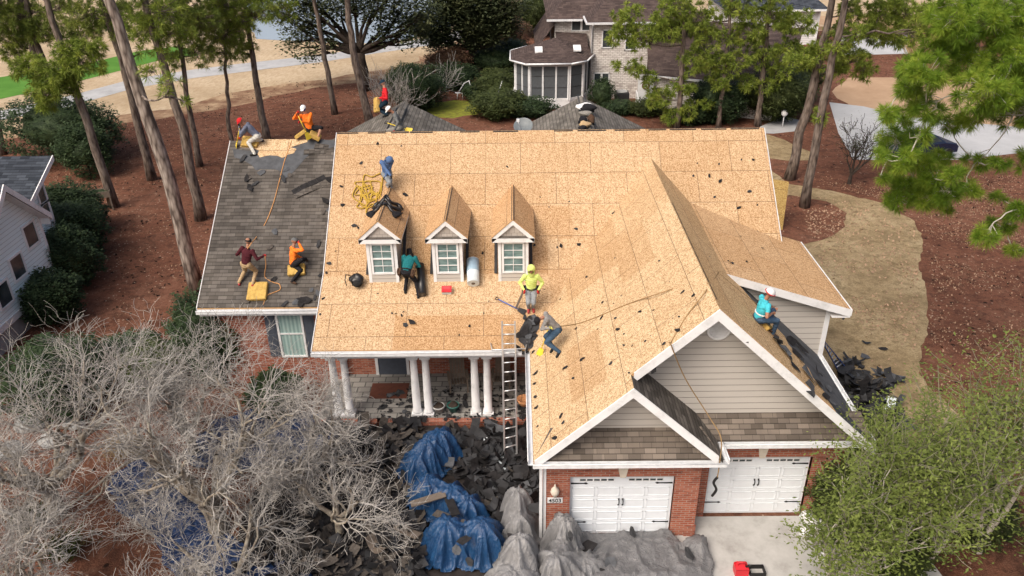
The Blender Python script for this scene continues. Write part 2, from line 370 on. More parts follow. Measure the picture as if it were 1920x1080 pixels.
    t = NT('pond_water', .12, .5); p = t.pos(); a = t.noise(t.map(p, (1, 2.5, 1)), 1.4, 3); t.bump(a, .12, .05); M_['water'] = t.col((.36, .43, .50))
    t = NT('pale_straw', .95, .1); p = t.pos(); a = t.noise(p, 5, 5, .7); M_['straw_pale'] = t.col(t.ramp(a, [(.3, (.36, .26, .12)), (.7, (.66, .52, .30))]))
    t = NT('lime_cover', .9, .2); p = t.pos(); a = t.noise(p, 2.5, 5, .7); M_['lime'] = t.col(t.ramp(a, [(.35, (.13, .12, .04)), (.5, (.20, .21, .03)), (.7, (.29, .31, .045))]))
    t = NT('porch_paver', .85, .2); c, f = t.brick(t.uv(), .45, .3, .02, (.20, .195, .185), (.30, .29, .27), (.10, .10, .095)); M_['paver'] = t.col(c)
    # bark and leaves
    t = NT('pine_bark', .95, .1); o = t.pos(); a = t.vor(t.map(o, (1, 1, .25)), 9, 'Distance', dim='3D'); b = t.noise(t.map(o, (1, 1, .3)), 7, 4)
    c = t.ramp(a, [(.1, (.22, .175, .145)), (.5, (.12, .092, .075)), (.8, (.05, .038, .032))]); M_['bark_pine'] = t.col(t.mix(t.ramp(b, [(.4, 0.), (.65, .5)]), c, (.27, .23, .20))); t.bump(a, -.8, .06)
    t = NT('pine_bark_pale', .95, .1); o = t.pos(); a = t.vor(t.map(o, (1, 1, .25)), 9, 'Distance', dim='3D')
    c = t.ramp(a, [(.1, (.40, .345, .30)), (.5, (.25, .205, .175)), (.8, (.09, .07, .06))]); t.bump(a, -.8, .06); M_['bark_pale'] = t.col(c)
    M_['bark_dark'] = plain('dark_bark', (.055, .043, .036), .95, .1, var=.4)
    t = NT('lichen_bark', .95, .1); o = t.pos(); a = t.noise(o, 5, 5, .7); M_['bark_bare'] = t.col(t.ramp(a, [(.3, (.13, .105, .085)), (.5, (.27, .235, .19)), (.68, (.42, .40, .33))]))
    t = NT('twig_bark', .95, .1); o = t.pos(); a = t.noise(o, 1.1, 5, .7); M_['twig'] = t.col(t.ramp(a, [(.32, (.20, .185, .17)), (.5, (.33, .315, .29)), (.68, (.50, .48, .45))]))
    M_['stem_twig'] = plain('olive_twig', (.22, .21, .15), .9, .1, var=.3); M_['bark_white'] = plain('pale_bark', (.46, .43, .37), .9, .1, var=.25)
    def leaf(n, stops, sc=1.6, tr=.25):
        t = NT(n, .65, .3); o = t.pos(); a = t.noise(o, sc, 4, .7); b = t.noise(o, sc*7, 2)
        c = t.ramp(t.math('ADD', t.math('MULTIPLY', a, .65), t.math('MULTIPLY', b, .35)), stops); t.col(c)
        tl = t.new('ShaderNodeBsdfTranslucent'); t.l.new(c, tl.inputs[0]); mx = t.new('ShaderNodeMixShader'); mx.inputs[0].default_value = tr
        t.l.new(t.b.outputs[0], mx.inputs[1]); t.l.new(tl.outputs[0], mx.inputs[2]); o_ = t.n.get('Material Output'); t.l.new(mx.outputs[0], o_.inputs[0]); return t.mat
    M_['needle'] = leaf('pine_needle', [(.35, (.085, .135, .02)), (.5, (.20, .27, .04)), (.65, (.40, .44, .08))])
    M_['needle_near'] = leaf('pine_needle_bright', [(.32, (.06, .13, .012)), (.5, (.17, .28, .025)), (.66, (.38, .46, .06))], 1.2, .35)
    M_['needle_far'] = leaf('pine_needle_far', [(.35, (.08, .125, .025)), (.5, (.20, .26, .05)), (.65, (.40, .44, .10))], .8)
    M_['oak'] = leaf('oak_leaf', [(.35, (.04, .055, .028)), (.5, (.08, .10, .045)), (.68, (.16, .17, .07))], .5)
    M_['shrub'] = leaf('shrub_leaf', [(.35, (.018, .033, .016)), (.5, (.04, .068, .028)), (.68, (.085, .13, .05))], 1.5)
    M_['shrub_olive'] = leaf('olive_leaf', [(.35, (.03, .042, .014)), (.5, (.06, .08, .024)), (.68, (.11, .14, .04))], 1.)
    M_['leaf_light'] = leaf('light_leaf', [(.33, (.075, .11, .022)), (.5, (.155, .20, .045)), (.68, (.28, .33, .085))], .9)
    M_['leaf_rust'] = leaf('rust_leaf', [(.33, (.09, .045, .03)), (.5, (.15, .085, .05)), (.68, (.22, .14, .08))], .9)
    M_['dry_grass'] = leaf('dry_grass', [(.33, (.30, .22, .11)), (.5, (.45, .35, .19)), (.68, (.60, .48, .28))], .9)
    # cloth, tarps, goods
    def tarp(n, a, b, r=.33):
        t = NT(n, r, .5); o = t.obj(); x = t.noise(o, 3, 6, .7, dist=.6); y = t.math('ABSOLUTE', t.math('SUBTRACT', t.noise(t.map(o, (1, 1, .4)), 5, 3, .6, dist=1.2), .5)); z = t.math('ABSOLUTE', t.math('SUBTRACT', t.noise(o, 13, 3, .6, dist=.8), .5)); t.bump(t.math('ADD', t.math('MULTIPLY', y, 1.2), t.math('MULTIPLY', z, .25)), .8, .08); return t.col(t.ramp(x, [(.3, a), (.7, b)]))
    M_['tarp_blue'] = tarp('blue_tarp', (.009, .040, .115), (.018, .072, .175)); M_['tarp_navy'] = tarp('navy_tarp', (.008, .022, .075), (.018, .05, .145)); M_['tarp_grey'] = tarp('grey_tarp', (.16, .16, .162), (.245, .245, .25), .38); M_['tarp_dark'] = tarp('dark_grey_tarp', (.115, .115, .12), (.18, .18, .185), .38)
    M_['foam'] = plain('foam_pad', (.50, .33, .10), .95, .1, var=.25, scale=9, bump=.4)
    M_['yellow'] = plain('yellow_plastic', (.75, .55, .05), .5, .4); M_['blue'] = plain('blue_plastic', (.05, .12, .42), .5, .4); M_['red'] = plain('red_plastic', (.55, .02, .03), .4, .5)
    M_['rope_y'] = plain('yellow_rope', (.42, .28, .05), .9, .1); M_['rope_o'] = plain('orange_rope', (.50, .26, .11), .9, .1); M_['rope_t'] = plain('tan_rope', (.30, .20, .10), .9, .1)
    M_['roll_black'] = plain('felt_roll_black', (.012, .012, .014), .35, .5); M_['roll_white'] = plain('membrane_roll', (.62, .70, .74), .4, .5); M_['roll_blue'] = plain('membrane_film', (.30, .42, .52), .35, .5)
    M_['steel'] = plain('dark_steel', (.06, .06, .065), .45, .5, .5); M_['dish'] = plain('dish_grey', (.15, .17, .18), .5, .4)
    M_['pot_green'] = plain('green_pot', (.03, .14, .12), .4, .5); M_['pot_white'] = plain('white_pot', (.45, .46, .45), .5, .4); M_['basket'] = plain('basket_moss', (.35, .17, .08), .95, .1, var=.5, scale=20)
mats()
# ------------------------------------------------------------------ ground
def sheet(name, pts, z, mat, wob=0., step=1.2, seed=0):
    """flat sheet with a wobbling outline"""
    rs = np.random.default_rng(seed+5); out = []
    n = len(pts)
    for i in range(n):
        a = np.array(pts[i][:2]); b = np.array(pts[(i+1) % n][:2]); L = np.linalg.norm(b-a); k = max(1, int(L/step)) if wob else 1
        for j in range(k): out.append(a+(b-a)*j/k+(rs.normal(0, wob, 2) if wob and j else 0))
    bm = bmesh.new(); vs = [bm.verts.new((p[0], p[1], z)) for p in out]; f = bm.faces.new(vs)
    if f.normal.z < 0 or True: bm.normal_update()
    if f.normal.z < 0: f.normal_flip()
    bmesh.ops.triangulate(bm, faces=[f])
    me = bpy.data.meshes.new(name); bm.to_mesh(me); bm.free(); me.materials.append(mat)
    o = bpy.data.objects.new(name, me); COL.objects.link(o); return struct(o)
def gp(*pp): return [G(x, y)[:2] for x, y in pp]
g = MB(); g.face([(-400, -60, 0), (400, -60, 0), (400, 500, 0), (-400, 500, 0)]); struct(g.build('ground', M_['grass']))
far = gp((-60, 275), (0, 264), (100, 247), (200, 234), (300, 223), (400, 207), (480, 191), (560, 172), (650, 157), (740, 142), (830, 128), (900, 75), (1000, 60), (1500, 60), (1800, 60), (2100, 60))
sheet('pine_straw_fringe', [(60, -25), (-60, -25)]+gp((-90, 262), (0, 253), (200, 220), (330, 204), (470, 168), (650, 140), (760, 122), (880, 66), (1000, 50), (2200, 50)), .004, M_['straw_thin'], .35, 1.8, 1)
sheet('pine_straw', [(60, -24), (-60, -24)]+far, .008, M_['straw'], .35, 1.4, 2)
sheet('lawn', gp((1440, 310), (1475, 345), (1560, 358), (1650, 380), (1715, 415), (1730, 450), (1722, 500), (1738, 560), (1740, 610), (1728, 660), (1722, 700), (1750, 735), (1800, 780), (1870, 900), (1900, 1000), (1600, 1000), (1500, 700), (1440, 480)), .012, M_['lawn'], .045, .35, 3)
sheet('tree_bed', gp((1420, 372), (1480, 366), (1550, 378), (1588, 400), (1585, 425), (1550, 447), (1510, 458), (1440, 470)), .016, M_['straw'], .05, .4, 4)
sheet('lawn_strip', gp((1432, 250), (1470, 262), (1520, 285), (1530, 300), (1480, 302), (1430, 295)), .012, M_['lawn'], .1, 1, 5)
sheet('putting_green', gp((-120, 165), (-40, 152), (0, 145), (60, 135), (150, 122), (210, 108), (260, 96), (330, 87), (360, 92), (372, 105), (300, 113), (220, 134), (110, 162), (0, 186), (-120, 215)), .012, M_['green'], .2, 3, 6)
sheet('cart_path', gp((-100, 228), (0, 208), (130, 180), (250, 148), (360, 131), (440, 121), (600, 103), (720, 86), (800, 72), (870, 55), (920, 38), (960, 16), (1000, -6), (1045, -20), (1070, -14), (1030, 6), (985, 30), (940, 52), (880, 72), (800, 86), (720, 98), (600, 117), (440, 137), (360, 147), (250, 166), (130, 200), (0, 226), (-100, 248)), .016, M_['path'], 0)
sheet('pond', gp((455, -60), (462, 0), (468, 55), (480, 73), (560, 77), (640, 82), (720, 80), (780, 70), (840, 52), (880, 30), (905, 5), (930, -60)), .012, M_['water'], .25, 2, 8)
sheet('straw_ring', gp((60, 380), (95, 360), (130, 365), (160, 380), (172, 400), (160, 420), (110, 440), (60, 440)), .012, M_['straw_pale'], .05, .5, 9)
sheet('bare_lot', gp((1560, 172), (1590, 146), (1700, 146), (1830, 156), (1930, 190), (2100, 240), (1930, 262), (1800, 228), (1690, 218), (1600, 205)), .012, M_['soil'], .15, 1.5, 10)
sheet('neighbour_driveway', gp((1555, 192), (1620, 200), (1700, 219), (1800, 229), (1930, 240), (2100, 250), (2100, 300), (1930, 285), (1800, 300), (1700, 300), (1600, 300), (1572, 250)), .016, M_['drive_far'], 0)
sheet('street_apron', gp((1570, 62), (1700, 58), (1704, 101), (1580, 104)), .016, M_['drive_far'], 0)
sheet('neighbour_path', gp((1425, 238), (1470, 218), (1500, 226), (1495, 246), (1450, 251), (1425, 250)), .016, M_['path'], 0)
sheet('far_street', gp((1500, 30), (1900, 30), (2100, 60), (2100, 92), (1880, 66), (1500, 44)), .016, M_['soil'], 0)
sheet('driveway', [(-.7, .05), (3.3, .05), (3.45, .7), (9.2, .7), (9.8, -4), (10, -12), (-.7, -12)], .022, M_['drive'], 0)
sheet('front_bed', [(-9, -6), (-9, 4.9), (-.7, 4.9), (-.7, -6)], .012, plain('black_mulch', (.035, .030, .028), .95, .1, var=.5, scale=3), .1, 1, 12)
tag(sheet('lime_groundcover', gp((800, 208), (812, 192), (850, 188), (885, 192), (903, 202), (895, 215), (850, 222), (815, 220)), .012, M_['lime'], .15, .8, 13), 'yellow green low groundcover beside the boxwoods', 'groundcover', kind='stuff')

# ------------------------------------------------------------------ the house being reroofed
H = empty('brick_house', 'red brick house with its roof stripped to bare sheathing boards', 'house')
T = .11
def slab(name, pts, mat, parent=None, t=T, side=None):
    m = MB(); m.prism(pts, (0, 0, -t), 0, 1, 1); return m.build(name, [mat, side or M_['wood']], parent or H)
def zm(y): return 3.07+(y-4.74)*.5273 if y < 7.3 else 4.42+(y-7.3)*.808
def zg(x): return 3.07+(x+1)*SG if x < 3.33 else 7.10-(x-3.33)*SG
XL, XR, YR, ZR = -7.73, 7.42, 11.57, 7.87
m = MB(); W_ = M_['wood']
m.prism([(XL, 4.74, 3.07), (3, 4.74, 3.07), (3, 7.3, 4.42), (XL, 7.3, 4.42)], (0, 0, -T), 0, 1, 1)
m.prism([(XL, 7.3, 4.42), (XR, 7.3, 4.42), (XR, YR, ZR), (XL, YR, ZR)], (0, 0, -T), 0, 1, 1)
m.build('main_roof', [M_['osb_main'], W_], H)
m = MB(); m.prism([(XL, YR+.04, ZR-.03), (XR, YR+.04, ZR-.03), (XR, 18, 3.05), (XL, 18, 3.05)], (0, 0, -T)); m.build('back_roof', M_['shingle_rear'], H)
# left wing
m = MB(); a = -12.03
m.prism([(a, 7., 3.33), (XL-.01, 7., 3.33), (XL-.01, 12.79, 7.22), (a, 12.79, 7.22)], (0, 0, -T), 0, 1, 1)
m.prism([(a, 12.81, 7.20), (XL-.01, 12.81, 7.20), (XL-.01, 18.6, 3.33), (a, 18.6, 3.33)], (0, 0, -T), 0, 1, 1)
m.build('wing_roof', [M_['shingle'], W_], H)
# rear hips
for cx, zt, x0, x1 in ((-6.1, 7.36, -11.8, -.5), (1.41, 7.47, -3.6, 7.0)):
    m = MB(); s_ = .5
    for sg, xe in ((-1, x0), (1, x1)):
        ze = zt-abs(xe-cx)*s_
        m.prism([(cx, 12.0, zt), (cx, 17.5, zt), (xe, 17.5, ze), (xe, 12.0, ze)], (0, 0, -T))
        m.board((cx, 17.5, zt-.012), (xe, 17.5, ze-.012), (0, 0, -.2), (0, .03, 0), 1)
    for dx in (-.2, .2): m.tube([(cx+dx, 12.4, zt-.05), (cx+dx, 16.6, zt-.05)], .035, 5, 2)
    m.prism([(cx-.2, 12.2, zt-.06), (cx, 12.2, zt+.04), (cx, 17.45, zt+.04), (cx-.2, 17.45, zt-.06)], (0, 0, -.03)); m.prism([(cx+.2, 12.2, zt-.06), (cx, 12.2, zt+.04), (cx, 17.45, zt+.04), (cx+.2, 17.45, zt-.06)], (0, 0, -.03))
    m.build('rear_roof', [M_['shingle_rear'], M_['white'], M_['black']], H)
# front wing: left slope of boards, shared by both gables
m = MB()
def gsl(pts): m.prism([(x, y, zg(x)) for x, y in pts], (0, 0, -T), 0, 1, 1)
yv = lambda x: (4.74+(zg(x)-3.07)/.5273 if zg(x) < 4.42 else 7.3+(zg(x)-4.42)/.808)
gsl([(-1, -.45), (1.375, -.45), (1.375, yv(1.375)+.25), (.45, yv(.45)+.35), (-1, 4.9)])
gsl([(1.375, .1), (3.33, .1), (3.33, yv(3.33)+.3), (1.375, yv(1.375)+.25)])
m.build('garage_roof', [M_['osb_gab'], W_], H)
# right slope: old felt and shingle base, new boards on the upper part
m = MB(); m.prism([(3.34, .1, 7.09), (7.69, .1, zg(7.69)), (7.69, 8.5, zg(7.69)), (3.34, 11, 7.09)], (0, 0, -T)); m.build('side_roof', M_['felt_grey'], H)
m = MB(); o_ = .02
edge = [(3.34, .09), (6.55, .09), (6.45, .5), (6.62, .8), (6.35, 1.3), (6.42, 1.8), (6.0, 2.4), (6.05, 2.9), (5.6, 3.2), (5.2, 3.7), (4.9, 4.05), (4.52, 4.2), (4.52, 9.6), (3.34, 10.9)]
m.prism([(x, y, zg(x)+o_) for x, y in edge], (0, 0, -.018)); m.build('side_sheathing', M_['osb_side'], H)
# shed dormer
zs = lambda x: 4.8+.322*(8.25-x)
slab('shed_roof', [(4.5, 3.98, zs(4.5)), (8.25, 3.98, zs(8.25)), (8.25, 8.6, zs(8.25)), (6.6, 8.6, zs(6.6)), (4.5, 10.2, zs(4.5))], M_['osb_shed'])
m = MB(); m.board((4.25, 3.965, zs(4.25)-.0), (8.27, 3.965, zs(8.27)), (0, 0, -.24), (0, .035, 0)); m.board((8.27, 3.965, zs(8.27)), (8.27, 8.6, zs(8.27)), (0, 0, -.2), (.03, 0, 0)); m.prism([(7.75, 3.97, zs(8.27)-.24), (8.27, 3.97, zs(8.27)-.24), (8.27, 4.3, zs(8.27)-.24), (7.75, 4.3, zs(8.27)-.24)], (0, 0, -.02)); m.build('shed_fascia', M_['white'], H)
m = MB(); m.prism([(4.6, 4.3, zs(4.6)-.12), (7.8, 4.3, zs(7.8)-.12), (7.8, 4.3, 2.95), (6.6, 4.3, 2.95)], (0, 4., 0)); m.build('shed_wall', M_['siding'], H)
m = MB(); m.box((7.69, 4.27, 2.5), (7.83, 4.42, zs(7.8)-.14)); m.build('corner_board', M_['white'], H)
# walls
def prof(name, x0, x1, pts, mat):
    m = MB(); m.prism([(x0, y, z) for y, z in pts], (x1-x0, 0, 0)); return m.build(name, mat, H)
prof('wall', -7.5, 7.1, [(7.7, 0), (7.7, zm(7.7)-.13), (11.57, 7.72), (17.6, 3.2), (17.6, 0)], M_['brick'])
prof('wall', -11.75, -7.52, [(7.4, 0), (7.4, 3.45), (12.79, 7.07), (18.2, 3.45), (18.2, 0)], M_['brick'])
m = MB()
def wall_with_holes(m, x0, x1, z0, z1, y, th, holes, mt=0):
    xs = sorted({x0, x1}|{h[0] for h in holes}|{h[1] for h in holes})
    for a, b in zip(xs[:-1], xs[1:]):
        hh = [h for h in holes if h[0] <= a+1e-6 and h[1] >= b-1e-6]
        z = z0
        for h in sorted(hh, key=lambda q: q[2]):
            if h[2] > z: m.box((a, y, z), (b, y+th, h[2]), mt)
            z = h[3]
        if z < z1: m.box((a, y, z), (b, y+th, z1), mt)
wall_with_holes(m, -.7, 3.37, 0, 3.02, 0, .3, [(-.03, 2.71, 0, 2.13)])
m.box((-.7, .3, 0), (-.4, 7.6, 3.02)); m.box((3.07, .3, 0), (3.37, 7.6, 3.02))
wall_with_holes(m, 3.372, 7.38, 0, 3.02, .72, .3, [(3.79, 6.53, 0, 2.13)])
m.box((7.1, 1.02, 0), (7.38, 8, 3.02))
m.box((3.10, -.03, 0), (3.40, .02, .42)); m.build('garage_wall', M_['brick'], H)
# soldier courses over the garage doors
for (a, b, y) in ((-.15, 2.85, -.012), (3.68, 6.64, .708)):
    m = MB(); k = int((b-a)/.075); m.box((a, y+.004, 2.14), (a+k*.075, y+.02, 2.355))
    for i in range(k):
        x = a+i*.075
        if abs(x-(a+b)/2) < .13: continue
        m.box((x, y, 2.14), (x+.066, y+.006, 2.36))
    m.build('soldier_course', M_['brick'], H)
for cx, y in ((1.34, -.03), (5.16, .69)): m = MB(); m.prism([(cx-.13, y, 2.44), (cx+.13, y, 2.44), (cx+.075, y, 2.12), (cx-.075, y, 2.12)], (0, .03, 0)); m.build('keystone', M_['stone_tan'], H)
# gable siding
m = MB(); yb = .25
m.prism([(-.55, yb, 3.4), (3.3, yb, 3.4), (3.3, yb, 3.43), (1.375, yb, 5.16), (-.55, yb, 3.43)], (0, 1.2, 0))
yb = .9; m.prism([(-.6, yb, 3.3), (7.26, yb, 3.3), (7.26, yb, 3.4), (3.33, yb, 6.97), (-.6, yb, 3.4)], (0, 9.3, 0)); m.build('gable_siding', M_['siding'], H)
# small gable: right slope, still shingled
m = MB()
zr = lambda x: 5.28-(x-1.375)*SG
m.prism([(1.375, -.45, 5.28), (3.75, -.45, zr(3.75)), (3.75, .92, zr(3.75)), (1.375, .92, 5.28)], (0, 0, -T)); 
m.build('small_gable_roof', M_['shingle'], H)
# pent roofs under both gables
m = MB()
m.prism([(-1.0, -.42, 3.06), (3.75, -.42, 3.06), (3.3, .26, 3.55), (-.55, .26, 3.55)], (0, 0, -.08), 0)
m.prism([(3.4, .30, 3.06), (7.75, .30, 3.06), (7.6, .91, 3.50), (3.0, .91, 3.50)], (0, 0, -.08), 0)
m.build('pent_roof', M_['shingle_warm'], H)
# rake boards
def rake(m, x0, z0, x1, z1, y, w=.27):
    m.board((x0, y, z0), (x1, y, z1), (0, 0, -w), (0, .035, 0))
    m.prism([(x0, y+.036, z0-w+.03), (x1, y+.036, z1-w+.03), (x1, y+.62, z1-w+.03), (x0, y+.62, z0-w+.03)], (0, 0, -.02))
m = MB(); rake(m, -.98, 3.09, 1.375, 5.28, -.485); rake(m, 1.375, 5.28, 3.62, zr(3.62), -.485); m.build('rake_board', M_['white'], H)
m = MB(); rake(m, 1.45, zg(1.45), 3.33, 7.1, .065, .30); rake(m, 3.33, 7.1, 7.8, zg(7.8), .065, .30); m.build('rake_board', M_['white'], H)
# gutters
def gutter(m, p0, p1, out):
    p0 = Vector(p0); p1 = Vector(p1); o = Vector(out)
    m.prism([p0, p1, p1+o*.11, p0+o*.11], (0, 0, -.012))                    # bottom
    m.prism([p0+o*.11, p1+o*.11, p1+o*.11+Vector((0, 0, .12)), p0+o*.11+Vector((0, 0, .12))], o*.012)
    m.prism([p0, p1, p1+Vector((0, 0, .12)), p0+Vector((0, 0, .12))], o*-.01)
    m.tube([p0+o*.12+Vector((0, 0, .12)), p1+o*.12+Vector((0, 0, .12))], .016, 6)
for a_, b_, o_ in (((-12.05, 6.98, 3.16), (-7.75, 6.98, 3.16), (0, -1, 0)), ((-7.75, 4.72, 2.92), (-1.25, 4.72, 2.92), (0, -1, 0)), ((-1.02, -.43, 2.90), (3.83, -.43, 2.90), (0, -1, 0)), ((-1.02, -.43, 2.92), (-1.02, 4.75, 2.92), (-1, 0, 0)), ((3.78, .28, 2.90), (7.75, .28, 2.90), (0, -1, 0)), ((3.80, -.43, 2.90), (3.80, .28, 2.90), (1, 0, 0)), ((7.72, .2, 2.90), (7.72, 8.4, 2.90), (1, 0, 0))):
    m = MB(); gutter(m, a_, b_, o_); m.build('gutter', M_['gutter'], H)
# fascia + soffits
m = MB(); m.box((-7.7, 4.74, 2.80), (-1.1, 4.78, 2.98)); m.box((-7.7, 4.78, 2.78), (-.95, 7.7, 2.82)); m.box((-12., 7.0, 3.02), (-7.75, 7.4, 3.08)); m.box((-.98, -.42, 2.82), (3.78, 0, 2.86)); m.box((-.98, 0, 2.82), (-.7, 4.8, 2.86)); m.box((3.39, .30, 2.82), (7.72, .72, 2.86)); m.box((7.38, .72, 2.82), (7.72, 8, 2.86)); m.build('soffit', M_['white'], H)
# downspouts
for p, q in (((-.80, -.06, 2.85), (-.80, -.06, .1)), ((3.50, .60, 2.85), (3.50, .60, .1))):
    m = MB(); m.box((p[0]-.04, p[1]-.03, .05), (p[0]+.04, p[1]+.03, 2.85)); m.build('downspout', M_['white'], H)
m = MB(); m.box((-.74, -.025, 0), (-.66, .02, 2.84)); m.build('corner_board', M_['white'], H)
# valley metal and drip edge along left rake
for ps in (((XL-.015, 4.72, 3.075), (XL-.015, 7.3, 4.425), (XL-.015, 11.57, 7.875), -.02), ((XR+.015, 7.3, 4.425), (XR+.015, 11.57, 7.875), None, .02), ((-12.045, 7.0, 3.335), (-12.045, 12.79, 7.225), None, -.02)):
    m = MB(); m.board(ps[0], ps[1], (0, 0, -.16), (ps[3], 0, 0))
    if ps[2]: m.board(ps[1], ps[2], (0, 0, -.16), (ps[3], 0, 0))
    m.build('drip_edge', M_['gutter'], H)
# open ridge slots
m = MB(); x = XL
while x < XR-1:
    L = random.uniform(.6, 1.1)
    if random.random() < .7: m.prism([(x, YR-.05, ZR-.028), (x+L, YR-.05, ZR-.028), (x+L, YR+.03, ZR+.012), (x, YR+.03, ZR+.012)], (0, 0, -.01))
    x += L+random.uniform(.02, .5)
y = .6
while y < 6.2:
    L = random.uniform(.5, 1.0)
    for sx in (1,):
        m.prism([(3.33+sx*.03, y, 7.10-.018), (3.33+sx*.065, y, 7.10-.052), (3.33+sx*.065, y+L, 7.10-.052), (3.33+sx*.03, y+L, 7.10-.018)], (0, 0, -.006)) if sx < 0 else m.prism([(3.33+.03, y, 7.10-.002), (3.33+.065, y, 7.10-.034), (3.33+.065, y+L, 7.10-.034), (3.33+.03, y+L, 7.10-.002)], (0, 0, -.006))
    y += L+.08
m.build('ridge_slot', M_['black'], H)
# garage doors
def garage_door(x0, y):
    w, h = 2.74, 2.13; m = MB(); m.box((x0, y, 0), (x0+w, y+.04, h)); rows = 5; rh = h/rows
    for r in range(rows):
        m.box((x0, y-.004, r*rh+.005), (x0+w, y, r*rh+.018))
        if r < 4:
            for k in range(4):
                cx = x0+.07+k*(w-.08)/4; cw = (w-.08)/4-.07
                z0, z1 = r*rh+.07, (r+1)*rh-.06
                for q in ((cx, z0, cx+cw, z0+.02), (cx, z1-.02, cx+cw, z1), (cx, z0, cx+.02, z1), (cx+cw-.02, z0, cx+cw, z1)): m.box((q[0], y-.014, q[1]), (q[2], y-.0005, q[3]))
    d = m.build('garage_door', M_['door_white'], H)
    for s0 in (.27, 1.56):
        m = MB(); g = MB(); xx = x0+s0
        for q in ((xx-.018, 1.865, xx+.908, 1.885), (xx-.018, 1.955, xx+.908, 1.975)): m.box((q[0], y-.02, q[1]), (q[2], y-.0052, q[3]))
        for k in range(6): m.box((xx-.018+k*.185-(.017 if k else 0), y-.0195, 1.885), (xx+k*.185 if k < 5 else xx+.908, y-.0055, 1.955))
        g.box((xx, y-.012, 1.88), (xx+.89, y-.006, 1.96))
        f_ = m.build('window_frame', M_['white'], d); g.build('pane', M_['glass_dark'], d)
    for z in (1.80, .42):
        for sx in (0, 1):
            m = MB(); X = x0+.03 if sx == 0 else x0+w-.03; sg = 1 if sx == 0 else -1
            m.prism([(X, y-.02, z+.022), (X+sg*.34, y-.02, z+.012), (X+sg*.40, y-.02, z+.03), (X+sg*.45, y-.02, z), (X+sg*.40, y-.02, z-.03), (X+sg*.34, y-.02, z-.012), (X, y-.02, z-.022)], (0, .012, 0)); m.build('strap_hinge', M_['black'], d)
    for sx in (-.055, .055):
        m = MB(); X = x0+w/2+sx; m.tube([(X, y-.02, 1.04), (X+.012, y-.06, 1.1), (X+.012, y-.06, 1.2), (X, y-.02, 1.27)], [.022, .014, .014, .022], 6); m.build('handle', M_['black'], d)
    m = MB(); m.box((x0-.07, y-.13, 0), (x0, y-.02, h+.02)); m.box((x0+w, y-.13, 0), (x0+w+.07, y-.02, h+.02)); m.box((x0, y-.13, h), (x0+w, y-.02, h+.03)); m.build('door_casing', M_['white'], d)
garage_door(-.03, .14); garage_door(3.79, .86)
# round gable vent
m = MB(); c = (3.60, .88, 6.07); m.lathe(c, [(.30, 0), (.30, .04), (.235, .05), (.235, .02), (.0, .02)], 28, 0, (0, -1, 0))
for k in range(5):
    z = c[2]+.15-k*.075; hw = math.sqrt(max(.01, .225**2-(z-c[2])**2)); m.prism([(c[0]-hw, .852, z+.02), (c[0]+hw, .852, z+.02), (c[0]+hw, .82, z-.02), (c[0]-hw, .82, z-.02)], (0, .01, .008))
m.build('gable_vent', M_['white'], H)
# flood light under small peak
m = MB(); m.box((1.30, .19, 4.79), (1.42, .25, 4.87))
for sx in (-1, 1): m.lathe((1.36+sx*.08, .16, 4.80), [(.03, 0), (.075, .13), (.07, .14), (.0, .10)], 12, 0, (sx*.6, -.5, -.55))
m.build('flood_light', M_['white'], H)
# wall lamp and number plate
m = MB(); lx = -.43; m.lathe((lx, -.09, 1.70), [(.0, -.17), (.05, -.15), (.065, -.1), (.10, -.05), (.12, .03), (.09, .12), (.04, .17), (.025, .24), (.0, .30)], 14); m.box((lx-.03, -.05, 1.6), (lx+.03, .0, 1.75)); m.build('wall_lamp', M_['stone_tan'], H)
m = MB(); m.box((-.62, -.02, 1.26), (-.22, .0, 1.43)); pl = m.build('number_plate', M_['white'], H)
tc = bpy.data.curves.new('house_number', 'FONT'); tc.body = '4503'; tc.size = .17; tc.extrude = .003; tc.align_x = 'CENTER'; tc.offset = .003
to = bpy.data.objects.new('tmp', tc); COL.objects.link(to); bpy.context.view_layer.update()
me = bpy.data.meshes.new_from_object(to); bpy.data.objects.remove(to); me.materials.clear(); me.materials.append(M_['black'])
to = bpy.data.objects.new('house_number', me); COL.objects.link(to); to.parent = pl; to.location = (-.42, -.024, 1.285); to.rotation_euler = (R_(90), 0, 0)

# window: frame, panes, muntins
def window(parent, x0, x1, z0, z1, y, fr=.07, cols=2, rows=2, glass='glass', name='window', munt=True):
    m = MB(); 
    for q in ((x0, z0, x1, z0+fr), (x0, z1-fr, x1, z1), (x0, z0+fr, x0+fr, z1-fr), (x1-fr, z0+fr, x1, z1-fr)): m.box((q[0], y-.05, q[1]), (q[2], y-.001, q[3]))
    zmid = (z0+z1)/2; m.box((x0+fr, y-.042, zmid-.025), (x1-fr, y-.004, zmid+.025))
    if munt:
        for a, b in ((z0+fr, zmid-.025), (zmid+.025, z1-fr)):
            for k in range(1, cols): xx = x0+fr+(x1-x0-2*fr)*k/cols; m.box((xx-.009, y-.03, a), (xx+.009, y-.012, b))
            for k in range(1, rows): zz = a+(b-a)*k/rows; m.box((x0+fr, y-.031, zz-.009), (x1-fr, y-.013, zz+.009))
    w = m.build(name, M_['white'], parent)
    g = MB(); g.box((x0+fr*.6, y-.012, z0+fr*.6), (x1-fr*.6, y-.002, z1-fr*.6))
    p = g.build('pane', M_[glass], w if parent is H else parent); return w
def shutter(x0, x1, z0, z1, y):
    m = MB(); m.box((x0, y-.035, z0), (x1, y-.002, z1)); zc = (z0+z1)/2
    for a, b in ((z0+.06, zc-.04), (zc+.04, z1-.06)): m.box((x0+.06, y-.048, a), (x1-.06, y-.036, b)); 
    m.build('shutter', M_['shutter'], H)
